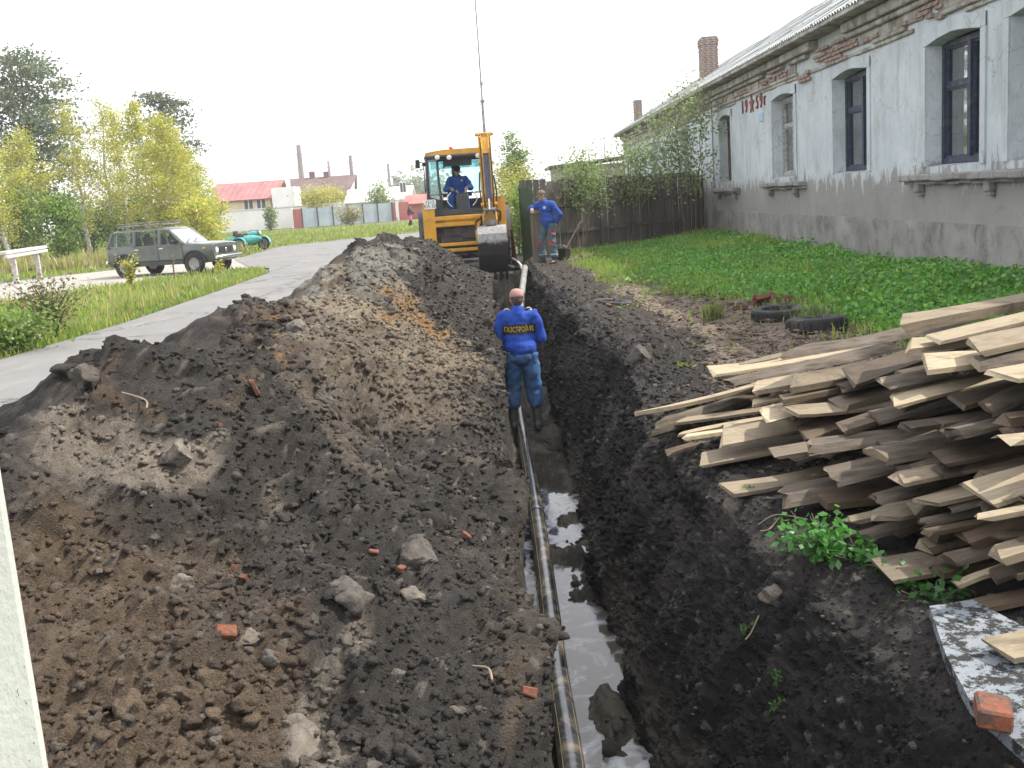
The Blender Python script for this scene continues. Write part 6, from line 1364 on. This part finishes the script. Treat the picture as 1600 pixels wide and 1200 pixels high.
# ================================================================== SMALL THINGS ON THE GROUND
M['concrete'] = mat('speckled_concrete', (.50, .53, .50), .85, c2=(.62, .645, .61), scale=7, fine=70, bmp=.3, dirt=(.07, .07, .065), dirt_amt=.0)
def concrete_specks():
    m, t, n, l, b = _new('whitewashed_concrete'); tc = N(t, 'ShaderNodeTexCoord').outputs['Object']
    v = noise(t, mapv(t, tc, (1, 1, .45)), 110, 3, .6); g = noise(t, tc, 3, 5, .6)
    c = mixc(t, ramp(t, g, .3, .7), (.40, .42, .385), (.48, .50, .465)); c = mixc(t, ramp(t, v, .66, .70), c, (.12, .12, .12)); l.new(c, b.inputs['Base Color']); b.inputs['Roughness'].default_value = .85; bump(t, v, b, .25, .01); M['post_concrete'] = m
    m, t, n, l, b = _new('soiled_slab'); tc = N(t, 'ShaderNodeTexCoord').outputs['Object']
    v = noise(t, tc, 13, 8, .8); g = noise(t, tc, 3, 5, .6)
    c = mixc(t, ramp(t, g, .3, .7), (.16, .18, .20), (.22, .24, .262)); c = mixc(t, ramp(t, v, .49, .53), c, (.03, .03, .03)); l.new(c, b.inputs['Base Color']); b.inputs['Roughness'].default_value = .95; b.inputs['Specular IOR Level'].default_value = .15; bump(t, v, b, .25, .01); M['slab'] = m
concrete_specks()
q = gz(78, 1199, .0); qq = gz(78, 1199, .55)
_e = gy(80, 1199, 1.45); _a = R(46); PST = (_e[0] - .12 * math.cos(_a) - .12 * math.sin(_a), 1.45 - .12 * math.sin(_a) + .12 * math.cos(_a), -.1)
po = thing('concrete_post', 'pale speckled concrete post standing at the left edge of the picture', 'post', PST, R(46))
MB().box((0, 0, 1.25), (.24, .24, 2.5), bev=.012).build('shaft', M['post_concrete'], po)
sl0, sl1, sl2 = Vector(gz(1448, 962, .06)), Vector(gz(1530, 950, .06)), Vector(gz(1590, 1165, .06))
slab = thing('concrete_slab', 'white slab splashed with black soil lying below the wood heap', 'slab', (0, 0, 0))
dx = (sl1 - sl0).normalized(); b = MB(); P = [gz(1452, 962, .05), gz(1520, 952, .05), gz(1720, 1060, .05), gz(1760, 1260, .05), gz(1600, 1190, .05), gz(1515, 1112, .05), gz(1478, 1040, .05)]
b.prism([(p[0], p[1]) for p in P], 0, .045, 'z'); b.build('plate', M['slab'], slab); slab.location.z = .045
M['red_brick'] = mat('red_brick', (.19, .052, .026), .9, c2=(.27, .085, .04), scale=30, fine=60, bmp=.5, dirt=(.07, .05, .04), dirt_amt=.9)
ROCKS, ROCKF = rock_shapes(6, 40, 4, .5)
M['stone'] = mat('soiled_stone', (.075, .066, .058), .95, c2=(.12, .106, .092), scale=14, fine=60, bmp=.6, bd=.02, dirt=(.05, .043, .038), dirt_amt=.7)
M['lime_stone'] = mat('pale_stone', (.13, .112, .092), .95, c2=(.20, .175, .145), scale=14, fine=60, bmp=.5, bd=.02, dirt=(.075, .062, .052), dirt_amt=.7)
SPX, SPY = project(SP.reshape(-1, 3)); SPf = SP.reshape(-1, 3); _front = (np.repeat(SEG[None], SP.shape[0], 0).ravel())
def soil_at(px, py, lo=2, hi=15):
    m = np.where((_front >= lo) & (_front <= hi), (SPX - px) ** 2 + (SPY - py) ** 2, 1e9); k = np.argsort(m)[:14]; k = k[np.argmin(SPf[k, 1])]; return SPf[k]
def stone(px, py, wpx, m, label, cat='stone', name='stone', squash=(1, 1, .8), k=0, rot=0, lo=2, hi=15, group=None):
    p = soil_at(px, py, lo, hi); s = wpx / CAM_F * np.linalg.norm(p - _C) / 2
    me = npmesh(name, ROCKS[k % 6] * s * np.array(squash), ROCKF, True); me.materials.append(M[m]); o = link(name, me); o.location = tuple(p + np.array([0, 0, -s * .3])); o.rotation_euler = (rot * .3, rot * .2, rot)
    return setp(o, label, cat, group)
stone(655, 862, 66, 'stone', 'big rounded grey brown boulder in the middle of the heap', k=1, rot=.4)
stone(550, 925, 70, 'soil_stone' if 'soil_stone' in M else 'stone', 'dark jagged lump left below the big boulder', k=2, rot=1.2)
stone(285, 912, 44, 'lime_stone', 'pale round stone in the brown soil at lower left', k=3, rot=.2)
stone(393, 992, 36, 'lime_stone', 'pale stone right beside the orange brick shard', k=4, rot=2.0)
stone(640, 930, 40, 'lime_stone', 'small pale wedge shaped stone below the big boulder', k=5, rot=.9)
stone(462, 512, 34, 'lime_stone', 'pale stone high on the heap near the ochre streak', k=5, rot=.1)
stone(275, 700, 60, 'lime_stone', 'pale angular block of clay at the left of the heap', k=4, rot=1.0, squash=(1, .8, .7))
stone(510, 630, 50, 'stone', 'brown lump of clay in the dark middle of the heap', k=3, rot=2.2)
stone(432, 1020, 30, 'stone', 'grey brown stone below the orange brick shard', k=0, rot=1.4)
stone(485, 1165, 95, 'lime_stone', 'large pale lump of clay at the bottom edge of the heap', k=1, rot=.8)
stone(1000, 555, 46, 'stone', 'dark grey chunk of broken concrete with turquoise paint on the trench bank', k=4, rot=.6, lo=11)
stone(1205, 920, 36, 'lime_stone', 'yellowish stone stuck in the dark bank below the wood heap', k=5, rot=.6, lo=10)
stone(1145, 790, 40, 'lime_stone', 'yellow brown broken clod on the bank left of the wood heap', k=3, rot=.6, lo=10)
def brick(px, py, w, label, lo=2, hi=15, rot=(0, 0, 0), dims=(1, .6, .5), lift=.2):
    p = soil_at(px, py, lo, hi); s = w / CAM_F * np.linalg.norm(p - _C)
    b = MB(); b.box((0, 0, 0), (s * dims[0], s * dims[1], s * dims[2]), bev=s * .07); o = b.build('brick_shard', M['red_brick']); wobble(o, s * .07, 3 / s, int(px)); wobble(o, s * .03, 9 / s, int(py)); o.location = tuple(p + np.array([0, 0, s * lift])); o.rotation_euler = rot
    return setp(o, label, 'brick', 'broken red bricks in the soil')
brick(362, 987, 32, 'bright orange brick shard beside a pale stone in the brown soil', rot=(.6, .3, .5))
brick(385, 903, 18, 'small orange brick shard above the brown soil at lower left', rot=(.3, .9, 1.5)); brick(370, 885, 14, 'dark red brick crumb beside the small orange shard', rot=(1.3, .2, .5))
brick(727, 836, 16, 'orange brick crumb right above the big boulder', rot=(.2, .7, .2)); brick(632, 893, 17, 'orange brick crumb directly below the big boulder', rot=(.4, .1, 1.2)); brick(585, 862, 16, 'flat orange brick crumb left of the big boulder', rot=(.2, .3, .2), dims=(1, .5, .3))
brick(340, 662, 12, 'red brick crumb in the dark soil at upper left of the heap', rot=(.2, .3, 2)); brick(403, 608, 26, 'upright brown red brick piece near the top of the heap', rot=(.2, 1.2, .6), dims=(1, .6, .3)); brick(120, 575, 12, 'red brick crumb near the crest at the left', rot=(.2, .2, .6))
brick(826, 1078, 24, 'orange brick shard at the foot of the heap by the water', lo=5, hi=8, rot=(.9, .4, .2)); brick(950, 478, 10, 'orange brick crumb near the small half buried tyre', lo=12, rot=(.3, .3, .3))
b = MB(); b.box((0, 0, 0), (.155, .10, .06), bev=.008); o = b.build('brick', M['red_brick']); wobble(o, .009, 12, 3); q = gz(1552, 1122, .10); o.location = (q[0], q[1], .12); o.rotation_euler = (.1, .1, 1.2); setp(o, 'half red brick lying on the soiled white slab', 'brick', 'broken red bricks in the soil')
add_board((1522, 1010), (1580, 1038), (1640, 1020), 1.2, .035, 'plain', 'sawn', 'pale board end lying on the soiled white slab', .07)
bp = Vector(gz(1190, 474, .06))
for k in range(9):
    o = MB().box((0, 0, 0), (.20, .10, .065), bev=.006).build('brick', M['red_brick']); o.location = (bp.x + gb.normal() * .16, bp.y + gb.normal() * .2, .05 + .05 * (k % 3)); o.rotation_euler = (gb.normal() * .3, gb.normal() * .3, gb.random() * 3); setp(o, 'dusty brick in the little pile of rubble behind the tyres', 'brick', 'rubble behind the tyres'); wobble(o, .008, 10, k)
def tyre(px, py, r, label, tilt, zc):
    q = gz(px, py, zc); t = thing('tyre', label, 'tyre', (q[0], q[1], zc), 0, 'old tyres half buried in the yard'); b = MB(); h = .095
    b.lathe([(r * .62, -h * .8), (r * .80, -h), (r * .96, -h * .8), (r, -h * .4), (r, h * .4), (r * .96, h * .8), (r * .80, h), (r * .62, h * .8), (r * .60, h * .5), (r * .60, -h * .5)], 32, closed=True); o = b.build('casing', M['rubber'], t, .7)
    b = MB()
    for i in range(30): a = i * math.pi / 15; b.box((math.cos(a) * r * 1.0, math.sin(a) * r * 1.0, 0), (.02, .05, h * 1.1), M=RZ(a))
    b.build('tread', M['rubber'], t)['kind'] = 'stuff'
    t.rotation_euler = tilt; return t
tyre(1216, 491, .33, 'old tyre lying in the grass left of the other tyre by the weeds', (.04, -.03, 0), .06); tyre(1276, 507, .34, 'old tyre with grass growing out, nearest the wood heap', (-.05, .05, 1), .05); tyre(958, 478, .30, 'old tyre half buried in dark soil near the trench', (.06, .1, .4), .01)
g_ = np.random.default_rng(5)
def tuft(name, label, px, py, n, h, r, cols, cat='grass tuft', group='grass tufts in the yard', z=.0):
    q = gz(px, py, z); X = q[0] + g_.normal(size=n) * r; Y = q[1] + g_.normal(size=n) * r; o = blades(name, X, Y, np.full(n, z), h * (.4 + .7 * g_.random(n)), np.array(cols)[g_.integers(0, len(cols), n)] * (.8 + .4 * g_.random((n, 1))), g_, .008, .7, 'thing'); del o['kind']; return setp(o, label, cat, group)
tuft('grass_tuft', 'tall pale grass tuft growing from the trodden yard', 1114, 500, 150, .30, .07, [(.22, .24, .08), (.16, .2, .06)]); tuft('grass_tuft', 'grass tuft inside the tyre nearest the wood heap', 1270, 500, 120, .26, .12, [(.12, .2, .05), (.2, .24, .1)], z=.05); tuft('grass_tuft', 'grass tuft in the left tyre', 1225, 487, 90, .24, .12, [(.12, .2, .05), (.2, .24, .1)], z=.05)
tuft('grass_tuft', 'small yellow green tuft near the left tip of the wood heap', 1065, 580, 60, .12, .06, [(.2, .24, .06)]); tuft('grass_tuft', 'low green tuft beside the half buried tyre', 960, 492, 140, .14, .14, [(.14, .22, .05), (.1, .17, .04)]); tuft('grass_tuft', 'green tuft around the foot of the leaning post', 845, 415, 120, .22, .18, [(.14, .2, .04)])
q = gz(1290, 868, .02); CEL = np.array([(.05, .19, .03), (.07, .24, .04), (.09, .27, .05)])
plant('leafy_weed', 'bright green weed with lobed leaves growing from the bank below the wood heap', 'plant', (q[0], q[1], -.02), .22, .24, 420, .042, CEL, 81, stems=20); q = gz(1345, 880, .02); plant('leafy_weed', 'darker green weed right of the bright weed under the boards', 'plant', (q[0], q[1], -.02), .15, .2, 200, .04, CEL * .6, 82, stems=10); q = gz(1460, 940, .02); plant('leafy_weed', 'shaded weed beneath the bottom boards by the white slab', 'plant', (q[0], q[1], -.02), .12, .25, 220, .04, CEL * .45, 83, stems=10)  # weeds under the boards use darkened leaf colours, shade painted in
for px, py, k in ((1165, 990, 0), (1210, 1060, 1), (1208, 1108, 2), (1165, 770, 3)):
    p = soil_at(px, py, 10); plant('seedling', ('small seedling on the shaded bank left of the white slab', 'tiny seedling low on the shaded bank', 'lowest seedling on the shaded bank', 'small seedling beside the broken clod')[k], 'plant', tuple(p), .06, .05, 26, .022, CEL, 90 + k, 'seedlings on the bank', 4)
M['root'] = mat('root', (.25, .19, .14), .9)
for k, (A, B, C_) in enumerate((((1180, 820), (1212, 806), (1262, 812)), ((1185, 828), (1200, 826), (1215, 808)), ((735, 1040), (760, 1042), (775, 1062)), ((205, 615), (232, 620), (240, 640)), ((1160, 1000), (1170, 985), (1180, 965)))):
    P = [soil_at(*p) + np.array([0, -.02, .02]) for p in (A, B, C_)]; o = MB().tube(smooth_path(P), .004, 5).build('root', M['root']); setp(o, ('long bare root sticking out of the bank under the boards', 'short forked root under the boards', 'curled root on the heap near its foot', 'thin root loop on the left of the heap', 'thin root on the shaded bank')[k], 'root', 'roots sticking out of the soil')
# shovel and bucket beside the standing worker
sh_ = thing('shovel', 'shovel with long wooden handle leaning on the fence behind the standing worker', 'shovel', (1.62, 28.0, 0))
MB().tube([(0, 0, .18), (.55, .3, 1.0)], .02, 8).build('handle', M['split_wood'], sh_); b = MB(); b.prism([(-.11, 0), (-.12, .2), (-.05, .32), (.05, .32), (.12, .2), (.11, 0), (0, -.05)], -.01, .01, 'y'); o = b.build('blade', M['dark_steel'], sh_); o.rotation_euler = (0, R(25), 0)
bu = thing('bucket', 'black bucket standing in the grass right of the standing worker', 'bucket', (1.50, 27.2, 0)); MB().lathe([(.13, 0), (.17, .34), (.18, .35), (.16, .35), (.12, .02)], 16).build('pail', M['black'], bu, .7); MB().tube([(.17 * math.cos(a), 0, .34 + .1 * math.sin(a)) for a in np.linspace(0, 3.14, 10)], .006, 5).build('handle', M['steel'], bu)
# barrier of one plank on two posts by the side road
ba = gz(26, 442); bb = gz(62, 432); M['bleached'] = mat('bleached_plank', (.46, .43, .40), .85, c2=(.58, .55, .52), scale=4, stretch=(1, 1, 4), dirt=(.22, .2, .18), dirt_amt=.4)
bt_ = thing('plank_barrier', 'bleached plank rail on two posts beside the side road at far left', 'barrier', (ba[0], ba[1], -.05), math.atan2(bb[1] - ba[1], bb[0] - ba[0]))
L_ = float(np.linalg.norm(bb - ba)); 
for x in (0, L_): MB().box((x, 0, .45), (.17, .17, .95), bev=.02).build('post', M['bleached'], bt_)
for z, y in ((.99, -.10), (1.13, .0)): MB().box((L_ * .5, y, z), (L_ * 1.75, .12 if y else .3, .12), bev=.02).build('rail', M['bleached'], bt_)

# ================================================================== DISTANT HOUSES, FENCE, CHIMNEYS
M['cream'] = mat('cream_render', (.72, .62, .38), .9, c2=(.78, .68, .44), scale=.4); M['white_wall'] = mat('white_render', (.80, .78, .77), .9, var=.08, scale=.4); M['red_roof'] = mat('red_metal_roof', (.30, .12, .115), .5, c2=(.36, .15, .145), scale=.5); M['mauve_roof'] = mat('brown_slate_roof', (.15, .10, .10), .8, c2=(.20, .14, .135), scale=.4); M['white_roof'] = mat('pale_sheet_roof', (.66, .65, .64), .6, var=.1, scale=.3); M['far_dark'] = mat('dark_shed_roof', (.07, .06, .065), .8); M['smoke_brick'] = mat('chimney_brick', (.17, .11, .11), .9, c2=(.22, .15, .145), scale=.3, dirt=(.12, .08, .07), dirt_amt=.5); M['grey_fence'] = mat('blue_grey_sheet', (.32, .38, .43), .6, c2=(.38, .44, .48), scale=.5); M['rust_gate'] = mat('red_gate_paint', (.42, .12, .10), .7, c2=(.5, .17, .14), scale=.6)
def pz(px, py, Y): q = gy(px, py, Y); return float(q[0]), float(q[2])
def house_far(name, label, Y, x0, x1, zw, zr, dep, wallm, roofm, wins=(), seams=0, xr=None, over=.5):
    X0, X1 = pz(x0, 330, Y)[0], pz(x1, 330, Y)[0]; t = thing(name, label, 'house', (X0, Y, 0)); W = X1 - X0; xr = xr or (0, 0)
    b = MB(); b.box((W / 2, dep / 2, zw / 2), (W, dep, zw)); b.add([(0, 0, zw), (0, dep, zw), (xr[0], dep / 2, zr - .1), (W, 0, zw), (W, dep, zw), (W + xr[1], dep / 2, zr - .1)], [(0, 1, 2), (3, 5, 4)]); b.build('wall', M[wallm], t)
    A = [Vector((-over, -over, zw - .1)), Vector((W + over, -over, zw - .1)), Vector((W + over + xr[1], dep / 2, zr)), Vector((-over + xr[0], dep / 2, zr))]; Bq = [Vector((p.x, dep - p.y, p.z)) for p in A]
    b = MB(); quad(b, A, .15); quad(b, Bq[::-1], .15); ro = b.build('roof', M[roofm], t)
    for k in range(1, seams): 
        u = k / seams; p, q = A[0].lerp(A[1], u), A[3].lerp(A[2], u); n_ = Vector((0, -.09, .12)); MB().tube([p + n_, q + n_], .06, 4).build('seam', M[roofm], ro)
    for (wx, wz, ww, wh) in wins:
        f = MB().box((wx * W, -.03, wz), (ww, .1, wh)).build('window', M['white_paint'], t)
        for s in (-1, 1): MB().box((wx * W + s * ww * .24, -.085, wz), (ww * .38, .02, wh * .8)).build('pane', M['dark_room'], f)
    return t
def zat(px, py, Y): return pz(px, py, Y)[1]
Yh = 128
h1 = house_far('red_roofed_house', 'cream house with red metal roof beside the birch wood', Yh, 334, 424, zat(380, 313, Yh), zat(380, 285, Yh), 9, 'cream', 'red_roof', ((.12, 3.0, .9, 1.3), (.62, 3.0, 1.2, 1.4), (.84, 3.0, 1.2, 1.4)), 11, (0, .6))
h2 = house_far('white_house', 'tall white house with steep mauve brown roof behind the grey fence', 140, 462, 540, zat(500, 312, 140), zat(500, 276, 140), 10, 'white_wall', 'mauve_roof', (), 0, (-1.0, 1.0), .3)
for px in (478, 501): MB().box((pz(px, 280, 140)[0] - h2.location.x, 5, zat(px, 275, 140)), (.7, .7, 1.4)).build('chimney', M['smoke_brick'], h2)
h3 = house_far('white_house', 'low white house with pale roof right of the mauve roofed house', 136, 545, 588, zat(565, 316, 136), zat(565, 296, 136), 9, 'white_wall', 'white_roof', (), 0)
h4 = house_far('white_house', 'small white house with pale gable left of the excavator', 150, 604, 640, zat(620, 312, 150), zat(620, 292, 150), 9, 'white_wall', 'white_roof', ((.8, 4.2, .9, 1.6),), 0)
h5 = house_far('brick_shed', 'low shed with pinkish red roof just left of the excavator', 132, 638, 668, zat(655, 318, 132), zat(655, 305, 132), 6, 'rust_gate', 'rust_gate', (), 0)
h6 = house_far('factory_shed', 'long dark roofed factory shed on the horizon by the thin chimneys', 330, 575, 690, zat(630, 300, 330), zat(630, 294, 330), 20, 'far_dark', 'far_dark', (), 0); MB().box((pz(618, 290, 330)[0] - h6.location.x, 6, zat(618, 288, 330)), (2.2, 3, 4.5)).build('roof_tank', M['far_dark'], h6)
lw = thing('garden_wall', 'long low white wall running below the red roofed house', 'wall', (pz(336, 350, 122)[0], 122, 0)); MB().box((7.2, .2, 1.2), (14.6, .4, 2.4)).build('panel', M['white_wall'], lw); MB().box((7.2, .2, 2.45), (14.8, .6, .12)).build('coping', M['white_roof'], lw)
lw2 = thing('white_gable', 'blank white gable wall between the red and mauve roofed houses', 'wall', (pz(430, 350, 126)[0], 126, 0)); MB().box((1.3, 2, 2.4), (2.7, 4, 4.8)).build('panel', M['white_wall'], lw2)
for (px0, px1, py0, py1, Y, lab) in ((462, 470, 227, 300, 400, 'tallest and thickest brick factory chimney, leftmost of the four'), (510.5, 515, 251, 300, 620, 'short stub of a distant chimney above the mauve roof'), (544, 550, 243, 310, 400, 'tapering factory chimney right of the mauve roofed house'), (604, 608, 256, 310, 420, 'thin pointed factory chimney nearest the excavator')):
    x0, zt = pz(px0, py0, Y); x1, _z = pz(px1, py0, Y); w = (x1 - x0) / 2; zt = zt; st_ = thing('factory_chimney', lab, 'chimney', ((x0 + x1) / 2, Y, 0), 0, 'factory chimneys on the horizon')
    MB().lathe([(w * 1.45, 0), (w * 1.0, zt * .82), (w * .95, zt * .86)], 16).build('shaft', M['smoke_brick'], st_, .6); MB().lathe([(w * 1.15, zt * .86), (w * 1.18, zt * .88), (w * .9, zt * .9), (w * .92, zt)], 16).build('crown', M['smoke_brick'], st_, .6)
Yf = 118; fx0, fx1 = pz(472, 340, Yf)[0], pz(606, 335, Yf)[0]; ff = thing('sheet_fence', 'blue grey metal sheet fence with dark posts in front of the white houses', 'fence', (fx0, Yf, 0), math.atan2(5, fx1 - fx0)); Lf = math.hypot(5, fx1 - fx0)
for k in range(6): MB().box((Lf * (k + .5) / 6, 0, 1.05), (Lf / 6 - .06, .05, 2.1)).build('sheet', M['grey_fence'], ff)
for k in range(7): MB().box((Lf * k / 6, -.06, 1.1), (.12, .12, 2.2)).build('post', M['far_dark'], ff)
for (px0, px1, lab) in ((457, 472, 'faded red gate at the left end of the blue grey fence'), (606, 612, 'narrow red gate post panel at the right end of the blue grey fence'), (616, 634, 'wide red gate near the walking woman')):
    x0, x1 = pz(px0, 340, Yf)[0], pz(px1, 340, Yf)[0]; g4 = thing('red_gate', lab, 'gate', (x0, Yf + (0 if px0 < 500 else 5.2), 0), 0, 'faded red gates along the far fence'); MB().box(((x1 - x0) / 2, 0, 1.05), (x1 - x0, .08, 2.1)).build('leaf', M['rust_gate'], g4); MB().box((0, -.08, 1.15), (.18, .18, 2.3)).build('post', M['white_wall'], g4)
for k, (px, Y, h, r, n, cols, lab) in enumerate(((500, 122, 3.6, 3.0, 2600, YG, 'broad yellow green bush behind the blue grey fence at its left half'), (525, 124, 4.2, 2.2, 2000, YG, 'taller yellow bush behind the middle of the blue grey fence'), (595, 126, 3.9, 2.4, 2000, PALE, 'pale bush behind the right end of the blue grey fence'), (424, 117, 2.6, 1.0, 900, PALE, 'small round bush below the windows of the cream house'), (340, 112, 3.8, 2.4, 2600, YG, 'yellow bush at the left corner of the cream house'), (548, 113, 1.3, 1.9, 900, np.array([(.3, .26, .14), (.24, .24, .1)]), 'straw coloured heap of cut branches in front of the blue grey fence'))):
    tree('far_bush', lab, 'bush', at(px, Y), h, .05, r, roundp, n, .26, cols, 120 + k, 24, .08, .9, group='bushes round the far houses', clump=.2, stems=4)
tree('far_bush', 'thin treeline far behind the dark factory shed', 'trees', at(660, 300), 6.0, .1, 10, roundp, 1800, 1.2, PINE * 1.6, 131, 20, .2, .5, clump=.25, stems=5)

# ================================================================== AIR
def haze():
    m = bpy.data.materials.new('haze'); m.use_nodes = True; t = m.node_tree; t.nodes.clear()
    o_ = t.nodes.new('ShaderNodeOutputMaterial'); v = t.nodes.new('ShaderNodeVolumePrincipled'); v.inputs['Color'].default_value = (.96, .95, .97, 1); v.inputs['Density'].default_value = HAZE; v.inputs['Anisotropy'].default_value = .35
    t.links.new(v.outputs[0], o_.inputs['Volume'])
    b = MB(); b.box((0, 720, 30), (3100, 1700, 66)); o = b.build('haze', m); o['kind'] = 'stuff'
HAZE = .0007
haze()
